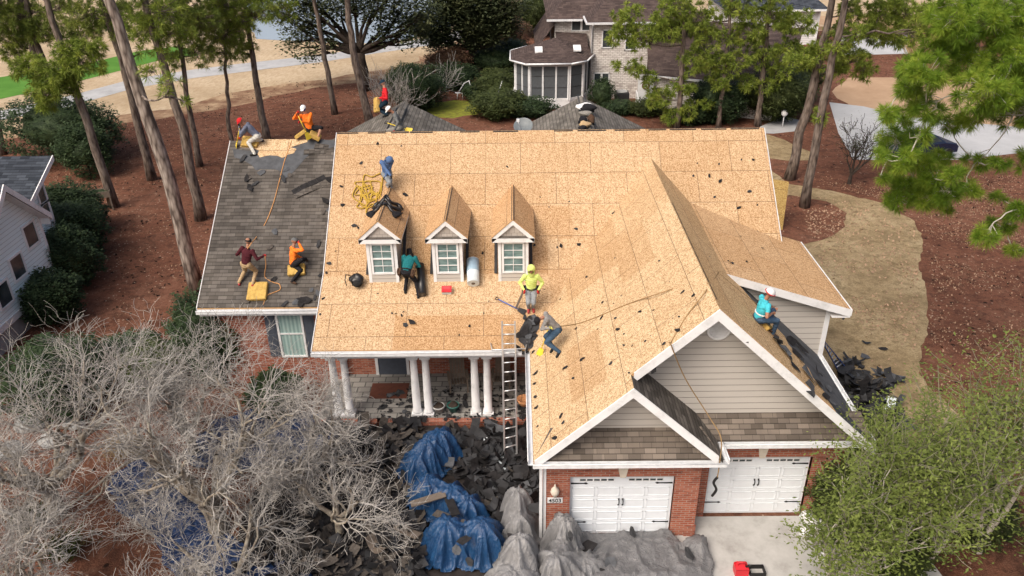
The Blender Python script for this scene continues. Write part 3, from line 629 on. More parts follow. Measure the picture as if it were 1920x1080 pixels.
window(H, -9.62, -8.70, 1.12, 3.02, 7.4, .07, glass='glass_curtain', munt=False); shutter(-10.0, -9.64, 1.15, 3.0, 7.4); shutter(-8.68, -8.32, 1.15, 3.0, 7.4)
window(H, -4.25, -3.2, .85, 2.3, 7.7, .08, glass='glass_dark'); shutter(-4.6, -4.27, .85, 2.3, 7.7); shutter(-3.18, -2.85, .85, 2.3, 7.7)
window(H, -2.45, -1.35, .85, 2.3, 7.7, .08, glass='glass_dark')
m = MB(); m.box((-6.35, 7.66, .15), (-5.35, 7.7, 2.3)); d = m.build('front_door', M_['shutter'], H); m = MB(); m.box((-6.45, 7.64, .15), (-6.35, 7.7, 2.4)); m.box((-5.35, 7.64, .15), (-5.25, 7.7, 2.4)); m.box((-6.35, 7.64, 2.3), (-5.35, 7.7, 2.4)); m.build('door_frame', M_['white'], d)
# porch
m = MB(); m.box((-8.0, 5.1, 0), (-.72, 7.7, .15)); m.build('porch_floor', M_['paver'], H)
m = MB(); m.box((-8.05, 4.9, 0), (-.72, 5.1, .16)); m.build('porch_edge', M_['brick'], H)
m = MB(); m.box((-7.65, 5.22, 2.45), (-1.02, 5.5, 2.79)); m.box((-7.67, 5.19, 2.68), (-1.0, 5.53, 2.74)); m.build('porch_beam', M_['white'], H)
for x in (-7.34, -6.965, -4.729, -4.346, -2.781, -2.373):
    m = MB(); m.lathe((x, 5.36, .16), [(.155, .08), (.165, .12), (.155, .16), (.135, .18), (.135, .9), (.11, 2.05), (.11, 2.12), (.13, 2.14), (.115, 2.17), (.14, 2.22), (.15, 2.24)], 20); m.box((x-.18, 5.18, .16), (x+.18, 5.54, .24)); m.box((x-.165, 5.195, 2.40), (x+.165, 5.525, 2.45)); m.build('column', M_['white'], H)

# dormers
def dormer(cx):
    yf = 7.0; hw = .475; zb = 4.22; zt = 5.84; zp = 6.47
    m = MB(); pr = [(cx-hw, zb), (cx+hw, zb), (cx+hw, zt), (cx-hw, zt)]
    m.prism([(x, yf, z) for x, z in pr], (0, 2.1, 0)); d = m.build('dormer', M_['dormer_side'], H)
    m = MB()
    for sx in (-1, 1):
        x0, x1 = sorted((cx+sx*(hw-.085), cx+sx*(hw+.012))); m.box((x0, yf-.03, zb-.1), (x1, yf+.02, zt))
    m.box((cx-hw-.19, yf-.17, zt-.14), (cx+hw+.19, yf-.015, zt)); 
    for sx in (-1, 1): m.board((cx, yf-.17, zp), (cx+sx*.67, yf-.17, zt+.02), (0, 0, -.17), (0, .04, 0))
    for sx in (-1, 1): m.board((cx+sx*.67, yf-.15, zt+.015), (cx+sx*.67, 8.95, zt+.015), (0, 0, -.13), (sx*-.02, 0, 0))
    m.build('dormer_trim', M_['white'], d)
    m = MB(); m.prism([(cx-.56, yf-.1, zt), (cx+.56, yf-.1, zt), (cx, yf-.1, zp-.1)], (0, .3, 0)); m.build('pediment', M_['dormer_side'], d)
    m = MB(); m.prism([(cx-hw-.18, yf-.165, zt+.005), (cx+hw+.18, yf-.165, zt+.005), (cx+hw+.10, yf-.10, zt+.06), (cx-hw-.10, yf-.10, zt+.06)], (0, 0, -.004)); m.build('pent_shingle', M_['shingle'], d)
    m = MB(); yr = 7.3+(zp-4.42)/.808+.05
    for sx in (-1, 1):
        ye = 7.3+(zt+.03-4.42)/.808+.1
        m.prism([(cx, yf-.185, zp+.03), (cx+sx*.69, yf-.185, zt+.035), (cx+sx*.69, ye, zt+.035), (cx, yr, zp+.03)], (0, 0, -.03), 0, 1, 1)
    m.build('dormer_roof', [M_['osb_dorm'], W_], d)
    m = MB()
    for sx in (-1, 1): m.tube([(cx+sx*.035, yf-.16, zp+.005), (cx+sx*.035, yr-.25, zp+.005)], .012, 4)
    # black flashing along the valleys
    for sx in (-1, 1):
        m.prism([(cx+sx*.53, 7.2, zm(7.3)+.012), (cx+sx*.63, 7.2, zm(7.3)+.012), (cx+sx*.63, 8.9, zm(8.9)+.015), (cx+sx*.53, 8.9, zm(8.9)+.015)], (0, 0, -.008))
    m.build('flashing', M_['felt'], d)
    w = window(d, cx-.365, cx+.365, 4.55, 5.66, yf-.0, .065, 2, 2)
    m = MB(); m.box((cx-.39, yf-.02, zb-.06), (cx+.39, yf-.006, 4.52)); m.build('sill_board', M_['siding'], d)
for cx in (-5.70, -3.60, -1.49): dormer(cx)
# torn-back area on the wing: bare boards, felt round it
def lay(name, pix, mat, off, f, parent=H, t=.006):
    """irregular sheet lying on a roof plane, outline given where it lies in the photo"""
    pts = []
    for x, y in pix:
        p = RP(x, y, f); pts.append((p[0], p[1], f(p[0], p[1])+off))
    bm = bmesh.new(); vs = [bm.verts.new(p) for p in pts]; fc = bm.faces.new(vs); bm.normal_update()
    if fc.normal.z < 0: fc.normal_flip()
    r = bmesh.ops.triangulate(bm, faces=[fc]); me_ = MB()
    for q in bm.faces: me_.face([v.co.copy() for v in q.verts])
    bm.free(); return me_.build(name, mat, parent)
zl_ = lambda x, y: 3.33+(y-7.0)*.672
def rag(pts, amp=4, step=12, seed=1):
    rs = random.Random(seed); o = []
    for i, (a, b) in enumerate(zip(pts, pts[1:]+pts[:1])):
        L = math.hypot(b[0]-a[0], b[1]-a[1]); k = max(1, int(L/step))
        for j in range(k): o.append((a[0]+(b[0]-a[0])*j/k+(rs.uniform(-amp, amp) if j else 0), a[1]+(b[1]-a[1])*j/k+(rs.uniform(-amp, amp) if j else 0)))
    return o
lay('torn_felt', rag([(436, 279), (470, 283), (560, 275), (572, 264), (627, 264), (629, 275), (586, 280), (570, 300), (560, 312), (548, 325), (535, 335), (527, 322), (500, 318), (480, 320), (472, 310), (455, 300), (440, 296)], 2.5, 10, 3), M_['felt_grey'], .012, zl_)
lay('exposed_boards', [(449, 277), (460, 262), (500, 262), (547, 262), (575, 263), (577, 267), (560, 272), (545, 277), (556, 280), (551, 288), (540, 291), (530, 297), (520, 293), (505, 292), (495, 294), (487, 296), (483, 290), (486, 283), (470, 278)], M_['osb_gab'], .02, zl_)
lay('torn_felt', rag([(1003, 590), (1012, 605), (1005, 625), (1000, 650), (985, 658), (972, 640), (975, 618), (985, 600)], 3, 8, 5), M_['felt'], .02, lambda x, y: max(z_main(x, y), z_gab(x, y)))
# ------------------------------------------------------------------ people
def cloth(name, c, var=.18):
    t = NT(name, .85, .2); o = t.obj(); a = t.noise(o, 9, 5, .6); b = t.noise(t.map(o, (1, 1, .45)), 22, 3); t.bump(t.math('ADD', a, t.math('MULTIPLY', b, .5)), .7, .02)
    return t.col(t.ramp(a, [(.3, tuple(x*(1-var) for x in c)), (.7, tuple(min(1, x*(1+var)) for x in c))]))
CL = {k: cloth('cloth_'+k, v) for k, v in dict(maroon=(.065, .012, .018), khaki=(.42, .30, .17), orange=(.95, .20, .025), blackc=(.014, .014, .017), slate=(.14, .155, .21), offwhite=(.58, .57, .52), redc=(.55, .018, .025), darkblue=(.012, .03, .05), greyc=(.13, .135, .135), greyp=(.22, .21, .19), hoodblue=(.085, .15, .30), greyjean=(.22, .24, .26), teal=(.012, .14, .155), lime=(.62, .74, .22), lightjean=(.25, .27, .29), sweater=(.24, .235, .23), jean=(.045, .085, .14), turq=(.06, .46, .56), jean2=(.05, .09, .15), white=(.7, .7, .7), glred=(.50, .03, .03), glyel=(.55, .55, .12), glor=(.8, .12, .03), shoe=(.02, .02, .02), shoered=(.35, .05, .05), brown=(.07, .04, .025), blueb=(.03, .06, .30), pinkr=(.55, .10, .14), shoegrey=(.25, .25, .26)).items()}
SKIN = plain('skin', (.36, .18, .115), .6, .3, var=.08); SKIN2 = plain('skin_light', (.50, .28, .19), .6, .3, var=.08)
def V(a): return np.array(a, float)
def unit(a): a = V(a); return a/max(1e-9, np.linalg.norm(a))
def at_len(parent, px, py, dy, L):
    p = bp(px, py, 1, parent[1]+dy); return parent+unit(p-parent)*L
def reach(parent, px, py, dy, L):
    p = bp(px, py, 1, parent[1]+dy); d = np.linalg.norm(p-parent); return parent+(p-parent)*min(1, L/d)
def ik(a, b, l1, l2, hint):
    d = b-a; D = np.linalg.norm(d); D = min(D, (l1+l2)*.999); u = unit(d); x = (l1*l1-l2*l2+D*D)/(2*D); h = math.sqrt(max(0, l1*l1-x*x))
    hv = V(hint)-np.dot(hint, u)*u; return a+u*x+unit(hv)*h
class Body:
    def __init__(s): s.mb = MB(); s.pr = []
    def cap(s, a, ra, b, rb, tg):
        if tg in ('shirt', 'pants'): ra *= 1.1; rb *= 1.1
        a, b = V(a), V(b); s.mb.ball(a, ra, 0, 10, 6); s.mb.ball(b, rb, 0, 10, 6)
        if np.linalg.norm(b-a) > 1e-4: s.mb.tube([a, (a+b)/2, b], [ra, (ra+rb)/2, rb], 12)
        s.pr.append((a, b, ra, rb, tg))
    def loft(s, rings, tg, n=18):
        """rings: (centre, side axis*half width, front axis*half depth)"""
        b0 = len(s.mb.v)
        for c, ax, ay in rings:
            for k in range(n): t = 2*math.pi*k/n; s.mb.v.append(tuple(V(c)+V(ax)*math.cos(t)+V(ay)*math.sin(t)))
        for i in range(len(rings)-1):
            for k in range(n):
                k2 = (k+1) % n; s.mb.f.append((b0+i*n+k, b0+i*n+k2, b0+(i+1)*n+k2, b0+(i+1)*n+k)); s.mb.m.append(0); s.mb.uv.append([(0, 0)]*4); s.mb.sm.append(True)
        s.mb.f.append(tuple(b0+k for k in range(n))[::-1]); s.mb.f.append(tuple(b0+(len(rings)-1)*n+k for k in range(n)))
        for _ in (0, 1): s.mb.m.append(0); s.mb.uv.append([(0, 0)]*n); s.mb.sm.append(True)
        for (c, ax, ay), (c2, ax2, ay2) in zip(rings, rings[1:]): s.pr.append((V(c), V(c2), np.linalg.norm(ax)*.8, np.linalg.norm(ax2)*.8, tg))
def hand(B, wrist, dirv, side, pal, curl, tg):
    """palm, four fingers and a thumb; dirv along the hand, pal = palm normal"""
    d = unit(dirv); p = unit(V(pal)-np.dot(pal, d)*d); s_ = np.cross(d, p)*side
    c = wrist+d*.05; B.cap(wrist, .027, wrist+d*.02, .027, tg)
    for k in (-1, 0, 1): B.cap(wrist+d*.02+s_*.012*k, .017, wrist+d*.085+s_*.025*k, .017, tg)
    for k, L in enumerate((.072, .082, .076, .058)):
        o = wrist+d*.088+s_*(.036-.024*k); q = d
        for seg in range(3):
            a = curl*(seg+1)*.6; q = unit(d*math.cos(a)+p*math.sin(a)); e = o+q*L*(.45, .32, .23)[seg]; B.cap(o, .0112, e, .0105, tg); o = e
    o = wrist+d*.03+s_*.03; q = unit(d*.6+s_*.7+p*.3*curl); e = o+q*.045; B.cap(o, .013, e, .0115, tg); B.cap(e, .0115, e+unit(d*.8+s_*.25+p*.5*curl)*.033, .0105, tg)
def person(label, feet, pelvis, neck, head, hands, facing, mat, hat=None, look=-.5, knee=None, elbow=(0, 0, -1), dyp=0., group='roofers at work', shorts=False, sleeves=True, toes=None, fz=None, dyf=None, curl=1.2, glove2=None, pel3=None, extra=None, S=1.07):
    """feet/pelvis/neck/head/hands in photo pixels (with depth offsets), resolved to real joints with fixed bone lengths"""
    L_SH, L_TH, L_T, L_N, L_U, L_F = .42*S, .43*S, .50*S, .235*S, .29*S, .26*S
    fa = R_(facing); fwd = V((math.sin(fa), math.cos(fa), 0)); rt = V((math.cos(fa), -math.sin(fa), 0))
    F = []
    for i, f in enumerate(feet):
        q = V(f) if len(f) == 3 else RP(f[0], f[1]); F.append(q+V((0, 0, .085)))
    if pel3 is not None: P = V(pel3)
    else: P = bp(pelvis[0], pelvis[1], 1, (F[0][1]+F[1][1])/2+dyp)
    N = at_len(P, neck[0], neck[1], neck[2], L_T); up = unit(N-P)
    r_ = unit(rt-np.dot(rt, up)*up); fr = np.cross(up, r_); 
    if np.dot(fr, fwd) < 0 and abs(np.dot(fr, fwd)) > .3: fr = -fr
    Hd = at_len(N, head[0], head[1], head[2], L_N)
    hips = [P-r_*.095-up*.02, P+r_*.095-up*.02]; sh = [N-r_*.175*S-up*.045, N+r_*.175*S-up*.045]
    # feet may be out of reach: bring the ankles in
    B = Body(); kn = []
    kh = knee or (fwd, fwd)
    for i in (0, 1):
        d = F[i]-hips[i]; D = np.linalg.norm(d)
        k = ik(hips[i], F[i], L_TH, L_SH, kh[i]); kn.append(k)
        an = F[i] if D <= L_TH+L_SH else hips[i]+unit(d)*(L_TH+L_SH)*.998
        sw = 'skin' if shorts else 'pants'
        B.cap(hips[i], .098, k, .070, 'pants'); B.cap(k, .066 if not shorts else .056, k+(an-k)*.35, .060, sw); B.cap(k+(an-k)*.35, .058, an, .050 if not shorts else .038, sw)
        td = unit(toes[i]) if toes else fwd; q = V(an)-V((0, 0, .045)); s0 = V((td[0], td[1], td[2] if len(td) > 2 else 0))
        B.cap(q-s0*.06, .042, q+s0*.05, .044, 'shoe'); B.cap(q+s0*.05, .044, q+s0*.15, .036, 'shoe'); B.cap(an, .045, q, .045, 'shoe')
    B.loft([(P-up*.13, r_*.12, fr*.10), (P-up*.04, r_*.168, fr*.125), (P+up*.05, r_*.165, fr*.12)], 'pants')
    B.loft([(P+up*.03, r_*.172, fr*.128), (P+up*.14, r_*.158, fr*.118), (P+up*.30, r_*.180, fr*.128), (P+up*.40, r_*.195, fr*.12), (P+up*.46, r_*.15, fr*.095), (N+up*.01, r_*.07, fr*.07)], 'shirt')
    nk = N-up*.02; B.cap(nk, .056, N+(Hd-N)*.5, .052, 'skin')
    hu = unit(Hd-N); hf = unit(fwd*math.cos(look)+V((0, 0, 1))*math.sin(look)); hf = unit(hf-np.dot(hf, hu)*hu*.6); hr = unit(np.cross(hf, hu)); hu2 = np.cross(hr, hf)
    B.cap(Hd-hf*.012+hu2*.01, .092, Hd-hf*.02+hu2*.02, .092, 'head'); B.cap(Hd+hf*.02-hu2*.03, .07, Hd+hf*.035-hu2*.075, .045, 'head')
    B.cap(Hd+hf*.088, .014, Hd+hf*.105-hu2*.022, .015, 'head')
    for s_ in (-1, 1): B.cap(Hd+hr*s_*.09+hu2*.012, .018, Hd+hr*s_*.094-hu2*.02, .013, 'head')
    for i in (0, 1):
        h = hands[i]; W = V(h[:3]) if len(h) == 4 else reach(sh[i], h[0], h[1], h[2], L_U+L_F); sgn = (-1, 1)[i]
        eh = V(elbow)+r_*sgn*.8-fwd*.3
        el_ = ik(sh[i], W, L_U, L_F, eh)
        ts = 'shirt' if sleeves else 'skin'
        B.cap(sh[i], .070, sh[i]+(el_-sh[i])*.5, .060, 'shirt'); B.cap(sh[i]+(el_-sh[i])*.5, .056, el_, .048 if sleeves else .042, ts); B.cap(el_, .046 if sleeves else .04, W, .036 if sleeves else .029, ts)
        hand(B, W, unit(W-el_), sgn, unit(fwd-V((0, 0, .6))), curl, 'glove' if i == 0 or glove2 is None else 'glove2')
    if extra: extra(B, locals())
    # one continuous skin from all the volumes
    me = bpy.data.meshes.new('b'); me.from_pydata(B.mb.v, [], B.mb.f); o = bpy.data.objects.new('b', me); COL.objects.link(o)
    md = o.modifiers.new('r', 'REMESH'); md.mode = 'VOXEL'; md.voxel_size = .0105; md.use_smooth_shade = True
    sm = o.modifiers.new('s', 'SMOOTH'); sm.factor = .5; sm.iterations = 2
    dg = bpy.context.evaluated_depsgraph_get(); m2 = bpy.data.meshes.new_from_object(o.evaluated_get(dg)); bpy.data.objects.remove(o); bpy.data.meshes.remove(me)
    nv = len(m2.vertices); co = np.empty(nv*3, np.float32); m2.vertices.foreach_get('co', co); co = co.reshape(-1, 3)
    npz = len(m2.polygons); cen = np.empty(npz*3, np.float32); m2.polygons.foreach_get('center', cen); cen = cen.reshape(-1, 3)
    best = np.full(npz, 1e9); bt = np.zeros(npz, int); tags = ['shirt', 'pants', 'skin', 'glove', 'shoe', 'glove2', 'head']
    for a, b, ra, rb, tg in B.pr:
        ab = b-a; L2 = max(1e-9, ab@ab); t = np.clip((cen-a)@ab/L2, 0, 1); dd = np.linalg.norm(cen-a-t[:, None]*ab, axis=1)-(ra+(rb-ra)*t); w = dd < best; best[w] = dd[w]; bt[w] = tags.index(tg)
    # wrinkles on the clothes
    no = np.empty(nv*3, np.float32); m2.vertices.foreach_get('normal', no); no = no.reshape(-1, 3)
    amp = .0045*(np.sin(co[:, 0]*31+co[:, 2]*47+2*np.sin(co[:, 1]*29))+np.sin(co[:, 2]*83+co[:, 1]*35+co[:, 0]*22)*.6)
    vm = np.zeros(nv); fv = np.empty(len(m2.loops), np.int32); m2.loops.foreach_get('vertex_index', fv); ls = np.empty(npz, np.int32); lt = np.empty(npz, np.int32); m2.polygons.foreach_get('loop_start', ls); m2.polygons.foreach_get('loop_total', lt)
    vm[fv] = np.repeat((bt < 2).astype(float), lt); co = co+no*(amp*vm)[:, None]; m2.vertices.foreach_set('co', co.astype(np.float32).ravel())
    sk = mat.get('skin', SKIN)
    m2.materials.clear()
    for mm in (CL[mat['shirt']], CL[mat['pants']], sk, CL[mat['glove']] if mat.get('glove') else sk, CL[mat.get('shoe', 'shoe')], CL[glove2] if glove2 else sk, CL[mat['mask']] if mat.get('mask') else sk): m2.materials.append(mm)
    m2.polygons.foreach_set('material_index', bt.astype(np.int32)); m2.polygons.foreach_set('use_smooth', np.ones(npz, bool)); m2.update(); m2.name = 'person'
    o = bpy.data.objects.new('person', m2); COL.objects.link(o)
    base = V(((F[0][0]+F[1][0])/2, (F[0][1]+F[1][1])/2, min(F[0][2], F[1][2])-.085)); m2.transform(Matrix.Translation(Vector(-base))); o.location = base
    tag(o, label, 'person', group)
    def child(m, nm, mt):
        c = m.build(nm, mt, o); c.location = Vector(-base); return c
    m = MB()
    for s_ in (-1, 1): m.ball(Hd+hf*.083+hr*s_*.03+hu2*.008, .0085, 0, 8, 5)
    child(m, 'eyes', M_['black'])
    m = MB(); m.tube([Hd+hf*.075-hr*.022-hu2*.062, Hd+hf*.084-hu2*.064, Hd+hf*.075+hr*.022-hu2*.062], .005, 5); child(m, 'mouth', M_['red'])
    def dome(c, r, squash, mtb, cut=0., n=16, k=6, inner=False):
        prof = []
        b0 = len(mtb.v)
        for i in range(k+1):
            a = (math.pi/2-cut)*i/k; 
            for j in range(n):
                b = 2*math.pi*j/n; mtb.v.append(tuple(c+hu2*(r*squash*math.cos(a))+(hr*math.cos(b)+hf*math.sin(b)*1.1)*r*math.sin(a)))
        for i in range(k):
            for j in range(n):
                j2 = (j+1) % n; mtb.f.append((b0+i*n+j, b0+i*n+j2, b0+(i+1)*n+j2, b0+(i+1)*n+j)[::-1]); mtb.m.append(0); mtb.uv.append([(0, 0)]*4); mtb.sm.append(True)
        mtb.f.append(tuple(b0+k*n+j for j in range(n))); mtb.m.append(0); mtb.uv.append([(0, 0)]*n); mtb.sm.append(False)
    if hat:
        kind, hm = hat[0], hat[1]; m = MB()
        if kind in ('cap', 'back_cap', 'helmet', 'beanie'):
            r = {'helmet': .125, 'beanie': .108}.get(kind, .108); dome(Hd+hu2*(.015 if kind != 'beanie' else -.005), r, .95 if kind != 'beanie' else 1.05, m)
            if kind in ('cap', 'back_cap', 'helmet'):
                sg = -1 if kind == 'back_cap' else 1; c0 = Hd+hu2*.02+hf*sg*.085; w = .075; l = .075 if kind != 'helmet' else .05
                m.prism([c0-hr*w, c0+hr*w, c0+hr*w*.75+hf*sg*l-hu2*.01, c0+hf*sg*l*1.25-hu2*.01, c0-hr*w*.75+hf*sg*l-hu2*.01], -hu2*.008)
            child(m, {'cap': 'cap', 'back_cap': 'cap', 'helmet': 'hard_hat', 'beanie': 'beanie'}[kind], CL[hm] if hm in CL else M_[hm])
            if len(hat) > 2:
                m = MB(); n = 16
                ring = [Hd+hu2*.02+(hr*math.cos(2*math.pi*j/n)+hf*math.sin(2*math.pi*j/n)*1.1)*(r+.003) for j in range(n+1)]; m.tube(ring, .014, 6, cap=False); child(m, 'hat_band', CL[hat[2]] if hat[2] in CL else M_[hat[2]])
        elif kind == 'hood':
            m.ball(Hd-hf*.028+hu2*.018, (.128, .128, .138), 0, 16, 10); q = Vector(hf)
            m.f2 = []
            keep = [(f, mt_, uv, sm_) for f, mt_, uv, sm_ in zip(m.f, m.m, m.uv, m.sm) if (Vector(np.mean([m.v[i] for i in f], axis=0))-Vector(Hd)).normalized().dot(q) < .72]
            m.f, m.m, m.uv, m.sm = [list(z) for z in zip(*keep)]
            m.tube([N-up*.03, N+(Hd-N)*.45-hf*.03], [.10, .11], 12, cap=False); child(m, 'hood', CL[hm])
    else:
        m = MB(); dome(Hd+hu2*.0-hf*.01, .104, 1.02, m); child(m, 'hair', CL['shoe'])
    o['_'] = 0; del o['_']
    return o, locals()
PADS = []
def pad(label, cpx, mat='foam', size=(.44, .34, .13), yaw=0., f=roofz, lift=0., n3=None, c3=None, tilt=None):
    """foam roof pad: thick cushion with slightly rounded edges lying on the slope"""
    p = V(c3) if c3 is not None else RP(*cpx, f); n = Vector(n3) if n3 is not None else rnorm(p[0], p[1])
    a = Vector((math.cos(yaw), math.sin(yaw), 0)); a = (a-a.dot(n)*n).normalized(); b = n.cross(a); sx, sy, sz = size; rr = .02
    rs = random.Random(int(p[0]*100)); m = MB(); K = 8
    def prof(h, ins):
        pts = []
        for cx, cy in ((1, 1), (-1, 1), (-1, -1), (1, -1)):
            for t in range(3):
                an = {(1, 1): 0, (-1, 1): 90, (-1, -1): 180, (1, -1): 270}[(cx, cy)]+t*45; an = R_(an); r = .03
                x = cx*(sx/2-r-ins)+r*math.cos(an)+rs.uniform(-.004, .004); y = cy*(sy/2-r-ins)+r*math.sin(an)+rs.uniform(-.004, .004); pts.append(Vector(p)+n*(lift+h)+a*x+b*y)
        return pts
    rg = [prof(.0, .006), prof(.015, 0), prof(sz-.02, 0), prof(sz, .02)]; k = len(rg[0])
    for r0, r1 in zip(rg, rg[1:]):
        for i in range(k): m.face([r0[i], r0[(i+1) % k], r1[(i+1) % k], r1[i]])
    m.face(rg[-1]); m.face(rg[0][::-1]); o = m.build('foam_pad', M_[mat]); c = Vector(p); o.data.transform(Matrix.Translation(-c)); o.location = c
    return tag(o, label, 'foam pad', 'foam roof pads')
def shovel(label, top, tip, hm='yellow', bm_='yellow', grip=True, blade=.26, name='shovel', cat='shovel', group='roofing shovels', n=(0, -.4, 1)):
    top, tip = Vector(top), Vector(tip); d = (tip-top).normalized(); n = Vector(n); s = d.cross(n).normalized(); nn = s.cross(d).normalized(); L = (tip-top).length
    o = empty(name, label, cat, group); m = MB(); m.tube([top+d*.1, tip-d*blade], .017, 8); m.build('shaft', M_[hm], o)
    m = MB(); m.tube([top+d*.12, top+d*.03-s*.055, top-s*.055], .011, 6); m.tube([top+d*.12, top+d*.03+s*.055, top+s*.055], .011, 6); m.tube([top-s*.06, top+s*.06], .014, 6); m.build('grip', M_['black'], o)
    m = MB(); b0 = tip-d*blade; m.prism([b0-s*.07, b0+s*.07, tip-d*.06+s*.11, tip+s*.10, tip-s*.10, tip-d*.06-s*.11], nn*.012); m.tube([b0-d*.08, b0+d*.06], [.02, .012], 6)
    m.build('blade', M_[bm_], o); return settle(o, tip)

# 1 maroon shirt, back to us, one foot on a pad
pad('ochre foam pad under the foot of the roofer in maroon, nearest the gutter', (484, 548), size=(.64, .66, .14), yaw=.03)
f1, f2 = RP(449, 533), RP(475, 540)
o1, k1 = person('roofer in maroon sweater, khaki trousers and black beanie, back turned, on the shingles', [f1, (f2[0]+.02, f2[1], f2[2]+.10)], (461, 494), (465, 459, .10), (466, 446, .08), [(446, 476, .22), (494, 480, .12)], 15,
    dict(shirt='maroon', pants='khaki', glove='glred', shoe='shoered'), ('beanie', 'shoe'), look=-.3, curl=1.5, toes=[(-.2, 1, .5), (.3, 1, .5)], dyp=.05)
# 2 orange hoodie kneeling on a pad
pad('ochre foam pad under the kneeling roofer in black trousers and orange top', (557, 508), size=(.58, .40, .14), yaw=.12)
f1 = RP(549, 531); f2 = RP(571, 500)
person('roofer in orange hoodie and black trousers half kneeling, hand raised to his face', [f1, (f2[0]+.05, f2[1]+.1, f2[2]+.16)], (550, 494), (550, 463, .12), (552, 452, .08), [(567, 485, .1), (561, 457, .1)], 60,
    dict(shirt='orange', pants='blackc', glove='glred', shoe='brown'), ('cap', 'greyc'), look=-.5, knee=((.5, .3, .4), (1, .2, .5)), dyp=.15, toes=[(.3, -.2, 0), (-.6, .3, .1)])
# 3 slate shirt, red cap, bent over a shovel on the wing ridge
pad('ochre foam pad behind the knee of the roofer in white trousers', (470, 268), size=(.62, .45, .13), yaw=-.1)
f1, f2 = RP(478, 292), V(bp(491, 266, 1, 12.65))
person('roofer in red cap, slate shirt and white trousers bent over a yellow shovel', [f2, f1], (482, 254), (463, 236, -.02), (455, 230, -.05), [(449, 238, .1), (450, 256, -.1)], 270,
    dict(shirt='slate', pants='offwhite', glove='shoe', shoe='shoe'), ('cap', 'redc'), look=-.9, knee=((-1, 0, -.2), (-1, -.2, .2)), glove2='glor', dyp=.1, toes=[(-.8, .2, 0), (-.9, -.3, 0)])
t_, b_ = bp(450, 236, 1, 12.3), RP(443, 277); shovel('yellow shovel in the hands of the roofer in the red cap', t_, V(b_)+V((0, 0, .03)), blade=.2)
# 4 orange jacket at the top, facing us
f1, f2 = V(bp(580, 264, 1, 12.8)), V(bp(596, 264, 1, 12.7))
pad('ochre foam pad beside the kneeling roofer on the ridge, left one of the pair', None, c3=bp(567, 253, 1, 12.9), n3=(-.5, .1, 1), size=(.5, .4, .12)); pad('ochre foam pad beside the kneeling roofer on the ridge, right one of the pair', None, c3=bp(590, 257, 1, 12.75), n3=(.5, -.1, 1), size=(.42, .34, .12))
person('roofer in bright orange jacket and black shorts kneeling on the ridge with blue face cover', [(f2[0], f2[1], f2[2]), (f1[0], f1[1]+.2, f1[2])], (582, 240), (573, 214, .0), (569, 204, -.05), [(566, 228, -.3), (557, 213, -.3)][::-1] if False else [(565, 228, -.35), (557, 212, -.25)], 188,
    dict(shirt='orange', pants='blackc', glove='glred', shoe='shoe', mask='blueb', skin=SKIN2), ('cap', 'white'), look=-.7, S=1.08, knee=((.9, -.5, .5), (0, -1, 0)), shorts=True, dyp=.12, toes=[(.2, -1, -.5), (0, .8, 0)])
shovel('yellow shovel held by the roofer in the orange jacket on the ridge', bp(557, 213, 1, 12.4), bp(580, 261, 1, 12.5))
# 5 red sweater on the rear roof carrying a pad
zre = lambda x, y: z_rear(x, y)
f1, f2 = RP(725, 218, zre), RP(729, 213, zre)
o5, k5 = person('roofer in red sweater and navy cap walking on the rear roof', [f1, f2], (722, 190), (722, 166, .0), (719, 158, .0), [(713, 184, -.1), (715, 183, .12)], 255,
    dict(shirt='redc', pants='darkblue', shoe='shoe', skin=SKIN2), ('cap', 'darkblue'), look=-.4, knee=((-1, 0, 0), (-1, 0, 0)), toes=[(-.9, 0, -.3), (-.9, .1, -.3)])
pad('ochre foam pad carried by the roofer in the red sweater', None, c3=bp(709, 197, 1, k5['P'][1]-.02), n3=(-.8, -.5, .25), size=(.30, .62, .14), yaw=.0)
# 6 grey shirt behind the ridge
P6 = bp(750, 238, 1, 12.25); zb6 = lambda x, y: 7.87-(y-11.57)*.75
person('roofer in grey shirt and white cap crouching behind the ridge, half hidden', [(P6[0]-.15, P6[1]+.05, zb6(0, P6[1]+.05)), (P6[0]+.12, P6[1]+.35, zb6(0, P6[1]+.35))], None, (741, 216, .0), (735, 209, -.02), [(740, 243, -.2), (745, 240, .2)], 262,
    dict(shirt='greyc', pants='greyp', glove='glred', shoe='shoe'), ('cap', 'white'), look=-.7, pel3=(P6[0], P6[1], max(P6[2], zb6(0, P6[1])+.32)), knee=((-1, -.3, .6), (-1, .3, .6)))
shovel('yellow shovel with black grip behind the ridge by the roofer in grey', bp(722, 229, 1, 12.6), bp(772, 246, 1, 12.15), n=(0, -1, 1))
# 7 blue hoodie on the first dormer
f1, f2 = RP(726, 350), RP(733, 351)
person('roofer in blue and pink hooded top bending over the leftmost dormer', [f1, f2], (725, 324), (725, 302, -.12), (733, 302, -.3), [(722, 332, -.15), (733, 330, -.3)], 160,
    dict(shirt='hoodblue', pants='greyjean', glove='shoe', shoe='shoegrey', mask='shoe'), ('hood', 'hoodblue'), look=-1.0, S=1.0, dyp=-.05)
